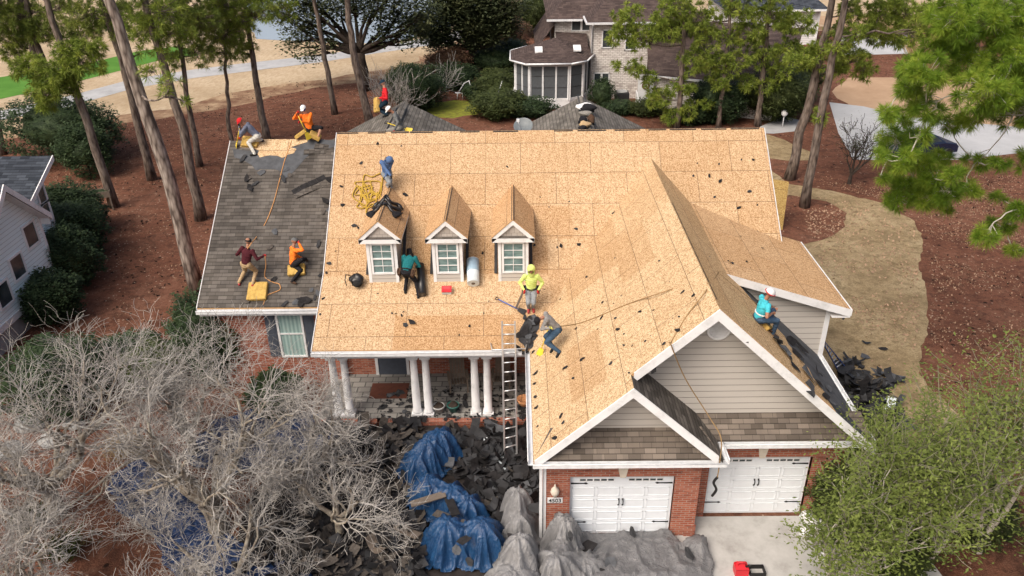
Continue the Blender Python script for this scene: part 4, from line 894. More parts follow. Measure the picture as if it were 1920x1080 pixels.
# 8 teal shirt with tool belt
f1, f2 = RP(760, 548), RP(785, 557)
o8, k8 = person('roofer in teal shirt and black trousers with tool pouches bending between two dormers', [f1, f2], (762, 509), (767, 487, .30), (770, 480, .28), [(754, 505, .2), (781, 500, .2)], 8,
    dict(shirt='teal', pants='blackc', shoe='shoe', mask='shoe'), ('cap', 'blackc'), look=-1.0, dyp=.12, toes=[(-.1, 1, .5), (.3, 1, .5)])
def belt(o, k, col='brown', pouch=True):
    P, up, r_, fr = k['P'], k['up'], k['r_'], k['fr']; m = MB(); n = 18; c = P+up*.05
    m.tube([c+r_*.185*math.cos(2*math.pi*j/n)+fr*.14*math.sin(2*math.pi*j/n) for j in range(n+1)], .022, 6, cap=False); base = Vector(o.location)
    b = m.build('tool_belt', CL['shoe'], o); b.location = -base
    if pouch:
        for s_ in (-1, 1):
            m = MB(); q = c+r_*s_*.22-up*.09; m.obox(q, r_*.045, fr*.08, up*.11); m.obox(q+up*.02-fr*.03+r_*s_*.04, r_*.03, fr*.05, up*.07); p_ = m.build('tool_pouch', CL[col], o); p_.location = -base
belt(o8, k8)
# 9 lime hoodie
f1, f2 = RP(998, 580), RP(993, 581)
o9, k9 = person('roofer in lime yellow hooded top, grey jeans and red gloves facing the camera', [(f1[0]+.03, f1[1], f1[2]), (f2[0]-.03, f2[1], f2[2])], (996, 541), (996, 512, -.1), (996, 503, -.12), [(1010, 543, -.15), (982, 543, -.15)], 182,
    dict(shirt='lime', pants='lightjean', glove='glred', shoe='shoered'), ('hood', 'lime'), look=-.8, dyp=.02, toes=[(.1, -1, -.5), (-.1, -1, -.5)])
belt(o9, k9, 'shoe')
m = MB(); a, b = bp(979, 546, 1, k9['P'][1]-.15), RP(965, 578); m.board(a, b, (.03, 0, .05), (.06, -.03, 0)); o = m.build('timber_batten', M_['grey_wood']); tag(o, 'grey timber batten held by the roofer in the lime hooded top', 'batten')
# 10 grey sweater, bent, shovel
f1, f2 = RP(1037, 655), RP(1048, 664)
person('roofer in grey sweater, jeans and black cap stooping above the ladder with a yellow shovel', [f2, f1], (1044, 616), (1027, 598, .0), (1018, 595, -.04), [(1030, 615, -.15), (1027, 611, .1)], 268,
    dict(shirt='sweater', pants='jean', glove='glyel', shoe='shoe'), ('cap', 'blackc'), look=-.9, knee=((-1, 0, 0), (-1, 0, 0)), toes=[(-.5, -.8, -.4), (-.5, -.8, -.4)], dyp=.05)
shovel('yellow shovel pointing down the boards under the stooping roofer in grey sweater', bp(1030, 610, 1, RP(1030, 650)[1]), V(RP(1011, 668))+V((0, 0, .02)), grip=False)
# 11 turquoise shirt, seated on the right slope
p11 = RP(1420, 604); f1, f2 = RP(1449, 629), RP(1437, 617)
pad('ochre foam pad beneath the seated roofer in turquoise', (1429, 608), size=(.48, .42, .13), yaw=-.6)
o11, k11 = person('roofer in turquoise shirt, jeans and white and red hard hat sitting on the side slope', [f2, f1], None, (1437, 558, -.05), (1443, 550, -.05), [(1450, 577, .15), (1447, 588, .0)], 78,
    dict(shirt='turq', pants='jean2', shoe='brown', skin=SKIN), ('helmet', 'white', 'red'), look=-.7, pel3=(p11[0]+.02, p11[1], p11[2]+.16), knee=((1, .3, .6), (1, -.1, .7)), sleeves=False, toes=[(.7, -.6, -.3), (.7, -.6, -.3)])
m = MB(); P, up, r_, fr = k11['P'], k11['up'], k11['r_'], k11['fr']; n = 18
c = P+up*.14; m.tube([c+r_*.168*math.cos(2*math.pi*j/n)+fr*.128*math.sin(2*math.pi*j/n) for j in range(n+1)], .018, 6, cap=False); q = m.build('reflective_band', CL['white'], o11); q.location = -Vector(o11.location)
# ------------------------------------------------------------------ ladders, ropes, tools
def ladder(label, bl, br, tl, tr, mat='alu', n=14, arms=None):
    bl, br, tl, tr = map(Vector, (bl, br, tl, tr)); o = empty('ladder', label, 'ladder'); nrm = (br-bl).cross(tl-bl).normalized()
    for a, b in ((bl, tl), (br, tr)):
        m = MB(); d = (b-a); s = (br-bl).normalized(); m.obox((a+b)/2, s*.018, nrm*.035, d/2); m.build('rail', M_[mat], o)
    for i in range(n):
        f = (i+.6)/n; m = MB(); m.tube([bl+(tl-bl)*f, br+(tr-br)*f], .021, 8); m.build('rung', M_['alu'], o)
    for a in (bl, br): m = MB(); m.obox(a+Vector((0, 0, .02)), Vector((.035, 0, 0)), Vector((0, .05, 0)), Vector((0, 0, .02))); m.build('foot', M_['black'], o)
    if arms:
        f, w = arms; c0 = bl+(tl-bl)*f; c1 = br+(tr-br)*f; m = MB(); s = (c1-c0).normalized(); fw = Vector((0, 1, .2)).normalized()
        m.tube([c0-s*w+fw*.45-Vector((0, 0, .25)), c0-s*w*1.05+fw*.30, c0-s*w*.9, c0, c1, c1+s*w*.9, c1+s*w*1.05+fw*.30, c1+s*w+fw*.45-Vector((0, 0, .25))], .02, 8); m.build('stabiliser', M_['alu'], o)
    return settle(o, (bl+br)/2)
b0, b1 = V(G(946, 868)), V(G(969, 861)); b1[2] = b0[2] = .0
def lad(base, gx, gy, gz, py):
    d = V((gx, gy, gz))-base; lo, hi = .5, 3.
    for _ in range(40):
        mm = (lo+hi)/2
        if pj(base+d*mm)[1] > py: lo = mm
        else: hi = mm
    return base+d*lo
t0 = lad(b0, bp(942, 652, 1, 4.58)[0], 4.58, 3.12, 602); t1 = lad(b1, bp(966, 652, 1, 4.58)[0], 4.58, 3.12, 602)
ladder('long aluminium extension ladder leaning on the porch gutter', b0, b1, t0, t1, n=15, arms=(.80, .35))
c0, c1 = V(G(1573, 697)), V(G(1587, 690)); ladder('blue ladder leaning on the right eave beside the siding wall', c0, c1, (7.95, 5.0, 3.25), (7.95, 5.35, 3.25), 'blue', 11)
def rope(label, pts, mat, r=.016, f=roofz, cat='rope', off=.02, smooth=3, name='rope'):
    """pts: photo pixels on the roof, or 3-D points"""
    P = []
    for p in pts:
        if len(p) == 3: P.append(Vector(p))
        else: q = RP(*p, f); P.append(Vector(q)+Vector((0, 0, off)))
    Q = []
    for i in range(len(P)-1):
        a = P[max(0, i-1)]; b = P[i]; c = P[i+1]; d = P[min(len(P)-1, i+2)]
        for k in range(smooth*2):
            t = k/(smooth*2); Q.append(.5*((2*b)+(c-a)*t+(2*a-5*b+4*c-d)*t*t+(3*b-a-3*c+d)*t**3))
    Q.append(P[-1]); m = MB(); c = Q[0].copy(); m.tube([q-c for q in Q], r, 6); o = m.build(name, M_[mat]); o.location = c
    return tag(o, label, cat)
rope('orange rope from the wing ridge to the hand of the roofer in maroon', [(547, 265), (540, 285), (533, 305), (524, 340), (514, 378), (500, 415), (480, 447), tuple(bp(472, 455, 1, k1['P'][1]+.1)), tuple(k1['B'].pr[0][0]+V((.05, .1, .3)))], 'rope_o', .017)
hr_ = bp(497, 481, 1, k1['P'][1]+.12)
rope('orange rope looping from the glove of the roofer in maroon down to the gutter', [tuple(hr_), tuple(hr_+V((-.03, 0, -.35))), (497, 520), (512, 530), (524, 534), (525, 544), (512, 550), (500, 556), (494, 572)], 'rope_o', .017)
rng2 = random.Random(5)
pts = []
for i in range(64):
    a = i*.83; rr = 6+18*rng2.random(); cx, cy = (690+8*math.sin(i*.21), 372-10+16*math.sin(i*.13)); pts.append((cx+rr*math.cos(a), cy+rr*1.25*math.sin(a)))
rope('tangled yellow rope heap on the boards left of the leftmost dormer', pts, 'rope_y', .022, z_main, off=.045)
rope('thin tan rope stretched up the garage slope from the valley to the ridge', [(1032, 614), (1090, 606), (1180, 570), (1260, 543), (1346, 511)], 'rope_t', .014)
rope('tan rope running down the garage slope to the rake and hanging over the siding', [(1347, 512), (1325, 545), (1290, 590), (1259, 641), tuple(bp(1258, 646, 1, -.0)), tuple(bp(1285, 710, 1, .30)), tuple(bp(1330, 782, 1, .28)), tuple(bp(1352, 822, 1, -.47)), tuple(bp(1349, 870, 1, -.50)), tuple(bp(1345, 895, 1, -.50))], 'rope_t', .016)
rope('black safety strap hanging in front of the right garage door', [tuple(bp(1345, 895, 1, -.50)), tuple(bp(1338, 905, 1, -.48)), tuple(bp(1343, 918, 1, -.5)), tuple(bp(1335, 930, 1, -.48))], 'black', .035, name='strap', cat='strap')
rope('thin tan rope trailing down the right side slope', [(1350, 515), (1385, 545), (1420, 572), (1440, 590)], 'rope_t', .012)
rope('black hose hanging beside the ladder against the garage gutter', [tuple(bp(990, 700, 1, 4.0)), tuple(bp(989, 780, 1, 3.2)), tuple(G(986, 850, .3)), tuple(G(993, 880, .05)), tuple(G(988, 905, .05))], 'black', .02, name='hose', cat='hose')
a = V(RP(985, 588))+V((0, 0, .03)); b = V(RP(930, 565))+V((0, 0, .12)); shovel('blue shovel lying on the boards below the lime hooded roofer', b, a, 'blue', 'steel', group='roofing shovels')
def roll(label, p0, p1, r, mat, cap=None, name='felt_roll', cat='felt roll', two=None):
    p0, p1 = Vector(p0), Vector(p1); m = MB(); c = p0.copy(); d = p1-p0
    m.tube([Vector((0, 0, 0)), d*.5, d], r, 20); n = d.normalized(); m.tube([d-n*.002, d+n*.004], [r*.55, r*.5], 16)
    o = empty(name, label, cat); o.location = c; x = m.build('sheet', M_[mat], o)
    m = MB(); m.tube([d-n*.02, d+n*.012], r*.3, 12); m.tube([-n*.012, n*.02], r*.3, 12); m.build('core', M_[cap or 'grey_wood'], o)
    if two: m = MB(); m.tube([d*.48, d*.5+n*.0, d*.97], [r*1.015, r*1.02, r*1.02], 20); m.build('film', M_[two], o)
    return o
n_ = rnorm(-4.2, 7.5, z_main)
def onroof(px, py, h, f=roofz):
    p = RP(px, py, f); return Vector(p)+rnorm(p[0], p[1], f)*h
roll('long black felt roll lying up the slope between two dormers', onroof(793, 557, .13), onroof(789, 499, .13), .13, 'roll_black')
roll('short black felt roll standing behind the head of the roofer in teal', onroof(770, 484, .1), onroof(768, 470, .12), .09, 'roll_black')
roll('white and pale blue membrane roll lying between the middle and right dormers', onroof(888, 538, .2), onroof(887, 492, .2), .20, 'roll_white', 'grey_wood', 'membrane_roll', 'membrane roll', 'roll_blue')
# red tool box
def boxthing(name, label, cat, c, sx, sy, sz, mats_, yaw=0, lid=True, handle=True, n=(0, 0, 1)):
    o = empty(name, label, cat); o.location = Vector(c); o.rotation_euler = Vector((0, 0, 1)).rotation_difference(Vector(n)).to_euler(); 
    m = MB(); m.prism([(-sx*.46, -sy*.45, 0), (sx*.46, -sy*.45, 0), (sx*.46, sy*.45, 0), (-sx*.46, sy*.45, 0)], (0, 0, .01)); m.box((-sx/2, -sy/2, .01), (sx/2, sy/2, sz*.72)); m.build('body', M_[mats_[0]], o)
    if lid: m = MB(); m.prism([(-sx*.53, -sy*.53, sz*.73), (sx*.53, -sy*.53, sz*.73), (sx*.53, sy*.53, sz*.73), (-sx*.53, sy*.53, sz*.73)], (0, 0, .04)); m.prism([(-sx*.45, -sy*.45, sz*.78), (sx*.45, -sy*.45, sz*.78), (sx*.4, sy*.4, sz), (-sx*.4, sy*.4, sz)], (0, 0, .01)); m.build('lid', M_[mats_[1]], o)
    if handle: m = MB(); m.tube([(-sx*.2, 0, sz*.95), (-sx*.2, 0, sz*1.2), (sx*.2, 0, sz*1.2), (sx*.2, 0, sz*.95)], .015, 6); m.build('handle', M_['black'], o)
    return o
boxthing('tool_box', 'small red box with pale base under the middle dormer', 'tool box', onroof(838, 547, .0), .30, .22, .18, ('roll_white', 'red'), handle=False, n=rnorm(-3.4, 6.9, z_main))
# backpack
def blob(m, c, r, seed=0, amp=.2, n=14, k=9, mt=0):
    b = len(m.v); m.ball((0, 0, 0), 1., mt, n, k); rs = random.Random(seed); ph = [rs.uniform(0, 6) for _ in range(6)]
    for i in range(b, len(m.v)):
        x, y, z = m.v[i]; f = 1+amp*(math.sin(3*x+ph[0]+2*y)+math.sin(4*y+ph[1]-3*z)+math.sin(5*z+ph[2]+3*x))/2; m.v[i] = (c[0]+x*r[0]*f, c[1]+y*r[1]*f, c[2]+z*r[2]*f)
o = empty('backpack', 'black backpack lying on the boards left of the leftmost dormer', 'backpack'); c = onroof(670, 532, .1, z_main); o.location = c
m = MB(); blob(m, (0, 0, .08), (.26, .19, .18), 3); m.build('bag', M_['roll_black'], o); m = MB(); blob(m, (.05, -.17, .02), (.15, .09, .12), 5); m.build('pocket', CL['shoe'], o)
for s_ in (-1, 1): m = MB(); m.tube([(s_*.1-.1, .05, .22), (s_*.12-.2, -.05, .30), (s_*.1-.24, -.14, .15), (s_*.1-.2, -.2, -.02)], .018, 6); m.build('strap', M_['black'], o)
# harness and coat on the first dormer
o = empty('harness', 'black harness and straps draped over the ridge of the leftmost dormer', 'harness'); zd = lambda x: 6.52-abs(x+5.70)*.9
c = Vector((-5.66, 8.5, 6.5)); o.location = c
m = MB()
for s_, L in ((-1, .42), (1, .5)):
    for j in range(3):
        pts = [Vector((-5.70+s_*L*t/6, 8.1+.28*j+.1*math.sin(t*1.3+j), zd(-5.70+s_*L*t/6)+.05))-c for t in range(7)]; m.tube(pts, [.06, .05, .045, .05, .06, .08, .07], 7)
m.build('webbing', M_['roll_black'], o)
m = MB()
for s_ in (-1, 1): blob(m, tuple(Vector((-5.70+s_*.42, 8.0, zd(-5.28)+.07))-c), (.16, .17, .09), 4+s_, .25)
m.build('padding', CL['blackc'], o)
# satellite dish behind the ridge
o = empty('satellite_dish', 'grey satellite dish on a mast behind the main ridge', 'satellite dish'); c = Vector(bp(981, 236, 1, 12.4)); o.location = c
m = MB(); ax = Vector((-.1, -.55, .75)); m.lathe((0, 0, 0), [(.02, -.10), (.15, -.09), (.27, -.05), (.35, .02), (.355, .025), (.34, .02), (.26, -.035), (.14, -.075), (.0, -.085)], 24, 0, ax); m.build('reflector', M_['dish'], o)
m = MB(); m.tube([(0, .05, -.1), (0, .1, -.3), (0, .1, -.75)], .025, 8); m.build('mast', M_['steel'], o)
m = MB(); m.tube([(0, -.1, -.25), (-.16, -.30, .18), (-.18, -.32, .25)], .015, 6); m.obox((-.19, -.30, .30), (.05, 0, 0), (0, .04, 0), (0, 0, .05)); m.build('receiver_arm', M_['gutter'], o)
# pile of gear on the rear ridge
o = empty('gear_pile', 'pile of black and white jackets and bags on the rear roof ridge', 'gear pile'); zc = lambda y: 7.52
c = Vector((1.42, 14.2, 7.5)); o.location = c
items = [('jacket', 'white', (1095, 200), (.30, .28, .14)), ('jacket', 'blackc', (1102, 203), (.34, .20, .16)), ('bag', 'blackc', (1093, 226), (.17, .22, .18)), ('bag', 'brown', (1108, 224), (.15, .2, .15)), ('jacket', 'greyp', (1099, 213), (.3, .16, .10)), ('jacket', 'khaki', (1098, 233), (.22, .16, .12)), ('bag', 'blackc', (1092, 240), (.15, .12, .1))]
for i, (nm, ct, pp, r) in enumerate(items):
    q = Vector(bp(*pp, 2, 7.62))-c; m = MB(); blob(m, tuple(q), r, i, .28); m.build(nm, CL[ct], o)
for pp in ((1084, 190), (1096, 191)):
    q = Vector(bp(*pp, 2, 7.6))-c; m = MB(); m.tube([q+Vector((-.02, .1, .25)), q+Vector((.02, -.35, .02))], .025, 6); m.build('bar', M_['steel'], o)
# OSB sheet standing at the right rear
br = V(G(1467, 432)); tr = V((br[0]+.10, br[1]+.45, 2.38)); 
m = MB(); L = Vector((-1.0, .55, 0)).normalized()*1.22; B0 = Vector(br); T0 = Vector(tr); m.prism([B0, T0, T0+L, B0+L], (-.01, .03, 0)); c = B0.copy(); o = m.build('board_sheet', osb('osb_sheet', (.48, .36, .15), (.42, .30, .11), (), .3, 6.2)); o.data.transform(Matrix.Translation(-c)); o.location = c
tag(o, 'greenish sheathing sheet standing on edge behind the right rake', 'board')
m = MB(); q = Vector(T0+L*.5); m.tube([q-c+Vector((0, .03, -.2)), Vector((q.x, q.y+.9, 0))-c], .03, 6); m.build('prop', M_['wood'], o)
# ------------------------------------------------------------------ porch furniture
def porch_chair(label, x, y, yaw):
    o = empty('porch_chair', label, 'chair', 'chairs on the porch'); mt = M_['grey_wood']; m = MB()
    for k in range(5): m.prism([(-.24+k*.1, -.25, .38), (-.16+k*.1, -.25, .38), (-.16+k*.1, .2, .30), (-.24+k*.1, .2, .30)], (0, 0, -.02))
    m.build('seat', mt, o); m = MB()
    for k in range(5):
        xx = -.25+k*.105; h = 1.12-.02*(k-2)**2; m.prism([(xx, .20, .30), (xx+.09, .20, .30), (xx+.10, .48, h), (xx+.0, .48, h)], (0, .02, 0))
    m.build('backrest', mt, o)
    for s_ in (-1, 1):
        m = MB(); m.box((s_*.32-.05, -.32, .55), (s_*.32+.05, .30, .575)); m.build('armrest', mt, o)
        for yy in (-.26, .26): m = MB(); m.box((s_*.30-.025, yy-.03, .0), (s_*.30+.025, yy+.03, .55)); m.build('leg', mt, o)
    o.location = (x, y, .16); o.rotation_euler = (0, 0, yaw); return o
porch_chair('weathered wooden porch chair between the column pairs', -3.45, 6.75, .15); porch_chair('weathered wooden porch chair behind the aluminium ladder', -1.95, 6.85, -.1)
def pot(label, c, mat, r=.2, h=.26):
    o = empty('flower_pot', label, 'pot', 'flower pots on the porch edge'); o.location = c
    m = MB(); m.lathe((0, 0, 0), [(.0, 0), (r*.65, 0), (r*.95, h*.8), (r*1.05, h*.85), (r*1.05, h), (r*.92, h), (r*.9, h*.85), (0, h*.83)], 18); m.build('pot', M_[mat], o)
    m = MB(); blob(m, (0, 0, h*.9), (r*.85, r*.85, .05), 2, .3); m.build('soil', M_['bark_dark'], o); return o
pot('white flower pot on the porch edge left of the green one', tuple(G(823, 772, .16)), 'pot_white'); pot('green flower pot on the porch edge beside the white one', tuple(G(850, 770, .16)), 'pot_green')
o = empty('hanging_basket', 'moss lined hanging basket below the garage gutter by the ladder', 'basket'); c = Vector(bp(983, 750, 1, 3.6)); o.location = c
m = MB(); b = len(m.v); m.lathe((0, 0, 0), [(.0, -.22), (.12, -.18), (.2, -.05), (.23, .06), (.2, .05), (.15, -.03), (0, -.05)], 18); m.build('liner', M_['basket'], o)
m = MB(); 
for k in range(3): a_ = k*2.1; m.tube([(.22*math.cos(a_), .22*math.sin(a_), .05), (0, 0, .55)], .006, 4)
m.tube([(0, 0, .55), (.05, 0, 1.0)], .006, 4); m.build('hanger', M_['black'], o)
m = MB(); m.box((-6.5, 6.2, .156), (-5.2, 7.1, .168)); tag(m.build('doormat', plain('mat_brown', (.12, .045, .03), .95)), 'reddish brown doormat before the front door on the porch', 'doormat')
# ------------------------------------------------------------------ torn shingles
def scrap_mesh(seed, size, strip=False):
    rs = random.Random(seed); m = MB(); n = rs.randint(5, 8); t = .012
    if strip: out = [(-size, -.14), (size, -.14+rs.uniform(-.03, .03)), (size*.97, .12), (0, .15), (-size*.9, .13)]
    else: out = [(size*rs.uniform(.5, 1.15)*math.cos(2*math.pi*k/n), size*rs.uniform(.3, .75)*math.sin(2*math.pi*k/n)) for k in range(n)]
    cz = rs.uniform(-.9, .9); P = [Vector((x, y, .012+abs(x*cz)*rs.uniform(.2, .6)*(.5 if strip else 1))) for x, y in out]; c = Vector((0, 0, .03))
    for i in range(len(P)):
        j = (i+1) % len(P); m.face([c, P[i], P[j]]); m.face([c-Vector((0, 0, t)), P[j]-Vector((0, 0, t)), P[i]-Vector((0, 0, t))]); m.face([P[i], P[i]-Vector((0, 0, t)), P[j]-Vector((0, 0, t)), P[j]])
    return m
proto = []
for i in range(10):
    o = scrap_mesh(i, .10+.02*(i % 4)).build('shingle_scrap', M_[['scrap_dark', 'felt', 'scrap_dark', 'scrap_dark', 'felt'][i % 5]]); proto.append(o)
used = [False]*10; ns = 0
def put(protos, i, p, n, yaw, sc, label, grp, cat='shingle scrap'):
    if not used_flag.get(id(protos[i])): o = protos[i]; used_flag[id(protos[i])] = True
    else: o = protos[i].copy(); COL.objects.link(o)
    o.location = p; o.rotation_mode = 'QUATERNION'; o.rotation_quaternion = Vector((0, 0, 1)).rotation_difference(Vector(n)) @ Euler((0, 0, yaw)).to_quaternion(); o.scale = (sc,)*3
    tag(o, label, cat, grp); return o
used_flag = {}
seen = [(708, 270), (677, 306), (642, 385), (760, 365), (1300, 330), (1330, 330), (1348, 308), (1350, 340), (1365, 490), (1372, 494), (1400, 492), (1330, 482), (1130, 567), (1280, 548), (1236, 490), (1128, 596), (1154, 597), (1095, 672), (1170, 627), (1170, 648), (1080, 617), (1145, 682), (1090, 675), (1060, 690), (1075, 710), (1052, 780), (1056, 793), (1005, 700), (1003, 720), (1004, 745), (1006, 765), (1008, 800), (1000, 660), (1040, 822), (735, 588), (753, 592), (760, 610), (772, 605), (880, 612), (664, 424), (672, 428), (617, 495), (612, 512), (606, 560), (600, 590), (1158, 618), (1210, 640), (1150, 400), (905, 475), (1002, 460), (1052, 462), (1080, 430), (1085, 459), (820, 470), (1100, 520), (1200, 585), (1245, 645), (1272, 620), (1300, 555), (1390, 300), (1412, 300), (1405, 360), (1420, 385), (1385, 390), (1340, 370), (640, 350), (1400, 640), (1225, 695), (1180, 700)]
for _ in range(60):
    seen.append((rng2.uniform(620, 1440), rng2.uniform(255, 650)))
for i, (x, y) in enumerate(seen):
    p = RP(x, y)
    if p[2] < 2.9 or p[1] > 11.5 or (-6.5 < p[0] < -.7 and 6.8 < p[1] < 9.9 and i > 60): continue
    sc = rng2.uniform(.4, .95) if i < 70 else rng2.uniform(.2, .4)
    put(proto, i % 10, Vector(p)+Vector((0, 0, .01)), rnorm(p[0], p[1]), rng2.uniform(0, 6.3), sc, 'small torn scrap of black shingle lying on the bare boards', 'shingle scraps on the bare roof')
pw = [scrap_mesh(30+i, .17+.03*(i % 3)).build('shingle_scrap', M_[['scrap_grey', 'felt', 'scrap_dark', 'felt_grey'][i % 4]]) for i in range(4)]
for i, (x, y) in enumerate([(467, 333), (478, 346), (462, 338), (537, 318), (545, 330), (532, 338), (470, 352), (515, 435), (508, 463), (597, 460), (512, 525), (584, 545), (597, 540), (590, 560), (575, 566), (555, 567), (604, 530), (603, 515), (612, 380), (616, 395), (606, 400), (535, 570), (563, 572), (600, 550), (463, 565), (455, 300), (625, 340), (490, 325)]):
    p = RP(x, y, z_left); put(pw, i % 4, Vector(p)+Vector((0, 0, .015)), rnorm(-10, 9, z_left), rng2.uniform(0, 6.3), rng2.uniform(.7, 1.4), 'torn piece of shingle or felt lying on the old wing shingles', 'torn pieces on the wing roof')
for i, (a_, b_, mt, lb) in enumerate((((549, 362), (610, 331), 'scrap_dark', 'long dark shingle strip lying diagonally on the wing roof'), ((553, 369), (618, 340), 'shingle', 'long grey shingle strip lying below the dark strip on the wing roof'), ((570, 286), (612, 284), 'shingle', 'loose grey shingle strip near the upper right of the wing roof'), ((590, 275), (626, 277), 'shingle', 'loose grey shingle strip at the wing ridge beside the main roof'))):
    p, q = Vector(RP(*a_, z_left)), Vector(RP(*b_, z_left)); d = q-p; n = rnorm(-10, 9, z_left); s_ = n.cross(d).normalized()*.11; m = MB(); k = 4
    for j in range(k):
        u0, u1 = p+d*j/k, p+d*(j+1)/k-d.normalized()*.01; h0 = n*(.03+.03*math.sin(j*1.3)); h1 = n*(.03+.03*math.sin((j+1)*1.3)); m.prism([u0-s_+h0, u1-s_+h1, u1+s_+h1, u0+s_+h0], -n*.012)
    o = m.build('shingle_strip', M_[mt]); c = p.copy(); o.data.transform(Matrix.Translation(-c)); o.location = c; tag(o, lb, 'shingle strip')
big = [scrap_mesh(50+i, .34+.05*(i % 3)).build('felt_scrap', M_[['felt', 'scrap_dark', 'felt_grey'][i % 3]]) for i in range(5)]
def patch(pix, label, grp, mul=1., up=0., f=roofz):
    for i, (x, y) in enumerate(pix):
        p = RP(x, y, f); n = rnorm(p[0], p[1], f) if p[2] > .3 else Vector((0, 0, 1)); n = (n+Vector((rng2.uniform(-.25, .25), rng2.uniform(-.25, .25), 0))).normalized()
        put(big, i % 5, Vector(p)+n*(.05+up), n, rng2.uniform(0, 6.3), rng2.uniform(.6, 1.1)*mul, label, grp, 'felt scrap')
patch([(984, 597), (995, 600), (1003, 607), (992, 612), (985, 620), (996, 622), (1002, 630), (990, 633), (982, 640), (996, 645), (988, 652), (978, 628), (1000, 598), (990, 642), (972, 655), (984, 662)], 'ragged piece of black felt torn up in the roof valley', 'felt torn up in the valley', .55)
patch([(1452, 640), (1462, 652), (1470, 662), (1478, 672), (1490, 665), (1500, 678), (1488, 690), (1508, 700), (1520, 715), (1532, 722), (1518, 735), (1545, 745), (1560, 760), (1575, 775), (1500, 655), (1530, 700), (1480, 640), (1548, 728)], 'ragged black felt on the lower side slope', 'felt on the side slope', .75)
patch([(1622, 645), (1656, 656), (1621, 672)], 'black shingle piece lying alone on the dry lawn', 'lone shingle pieces on the lawn', .55); patch([(1580, 600)], 'small dark shingle piece on the lawn nearest the shed dormer corner', None, .35) 
def heap(name, label, px0, px1, n, size, mats_, probs, hz=.35, mound=None, zf=0., poly=None):
    """heap of torn shingles: many bent plates, uncountable"""
    A = []; rs = np.random.default_rng(len(name)+n)
    v = []; f = []; mi = []
    k = 0
    while k < n:
        x = rs.uniform(px0[0], px1[0]); y = rs.uniform(px0[1], px1[1])
        if poly and not inpoly(x, y, poly): continue
        k += 1
        p = G(x, y, zf); h = zf+.02+rs.random()**2*hz*(.6+.8*math.sin(p[0]*2.1)*math.sin(p[1]*1.7+1)); s_ = size*(rs.uniform(.25, 1.)+1.1*(rs.random() < .12))
        yaw = rs.uniform(0, 6.28); tlt = Vector((rs.normal(0, .33), rs.normal(0, .33), 1)).normalized(); q = Vector((0, 0, 1)).rotation_difference(tlt) @ Euler((0, 0, yaw)).to_quaternion()
        if size > .15 and rs.random() < .10:      # curled shingle strip
            b = len(v); L_ = rs.uniform(.35, .95); cu = rs.uniform(.05, .3)
            for j in range(5):
                for s2 in (-.14, .14): v.append(tuple(Vector((p[0], p[1], h+.04))+q @ Vector((L_*(j/4-.5), s2, cu*(j/4-.5)**2*4*rs.uniform(.8, 1.2)))))
            mm = rs.choice(len(mats_), p=probs)
            for j in range(4): f += [(b+2*j, b+2*j+2, b+2*j+3), (b+2*j, b+2*j+3, b+2*j+1)]; mi += [mm, mm]
            continue
        m_ = rs.integers(4, 7); b = len(v); v.append(tuple(Vector((p[0], p[1], h))+q @ Vector((0, 0, rs.uniform(-.05, .1)*s_*2))))
        for j in range(m_):
            a = 2*math.pi*j/m_+rs.uniform(-.3, .3); v.append(tuple(Vector((p[0], p[1], h))+q @ Vector((s_*rs.uniform(.6, 1.1)*math.cos(a), s_*rs.uniform(.35, .8)*math.sin(a), rs.normal(0, .12)*s_))))
        mm = rs.choice(len(mats_), p=probs)
        for j in range(m_): f.append((b, b+1+j, b+1+(j+1) % m_)); mi.append(mm)
    v = np.array(v); v[:, 2] = np.maximum(v[:, 2], zf+.01)
    o = raw(name, v, f, [M_[q] for q in mats_], None, mi); return tag(o, label, 'debris', kind='stuff')
def inpoly(x, y, P):
    c = False
    for (x1, y1), (x2, y2) in zip(P, P[1:]+P[:1]):
        if (y1 > y) != (y2 > y) and x < (x2-x1)*(y-y1)/(y2-y1)+x1: c = not c
    return c
HM, HP = ['felt', 'scrap_dark', 'felt_grey', 'scrap_grey', 'roll_white'], [.50, .36, .09, .04, .01]
heap('shingle_debris', 'heap of torn black shingles and felt between the porch and the left garage wall', (780, 785), (1022, 1000), 1800, .20, HM, HP, .24, poly=[(800, 812), (1000, 805), (1022, 850), (1022, 1000), (930, 1000), (880, 900), (780, 870)])
heap('shingle_debris', 'scattered torn black shingles along the porch floor edge', (690, 725), (990, 790), 330, .12, HM[:3], [.45, .45, .10], .06, zf=.16, poly=[(690, 745), (760, 730), (990, 700), (992, 790), (700, 790)])
heap('shingle_debris', 'broad heap of grey brown shingles under the bare branches', (440, 800), (830, 1085), 2600, .22, ['scrap_grey', 'scrap_dark', 'felt', 'grey_wood'], [.36, .36, .24, .04], .30, poly=[(600, 800), (780, 800), (790, 1085), (440, 1085), (560, 920)])
heap('shingle_debris', 'pile of torn black shingles on the ground right of the side eave', (1560, 675), (1725, 860), 560, .22, HM, HP, .25, poly=[(1572, 690), (1600, 676), (1640, 700), (1700, 715), (1650, 735), (1700, 790), (1690, 850), (1600, 830), (1590, 770)])
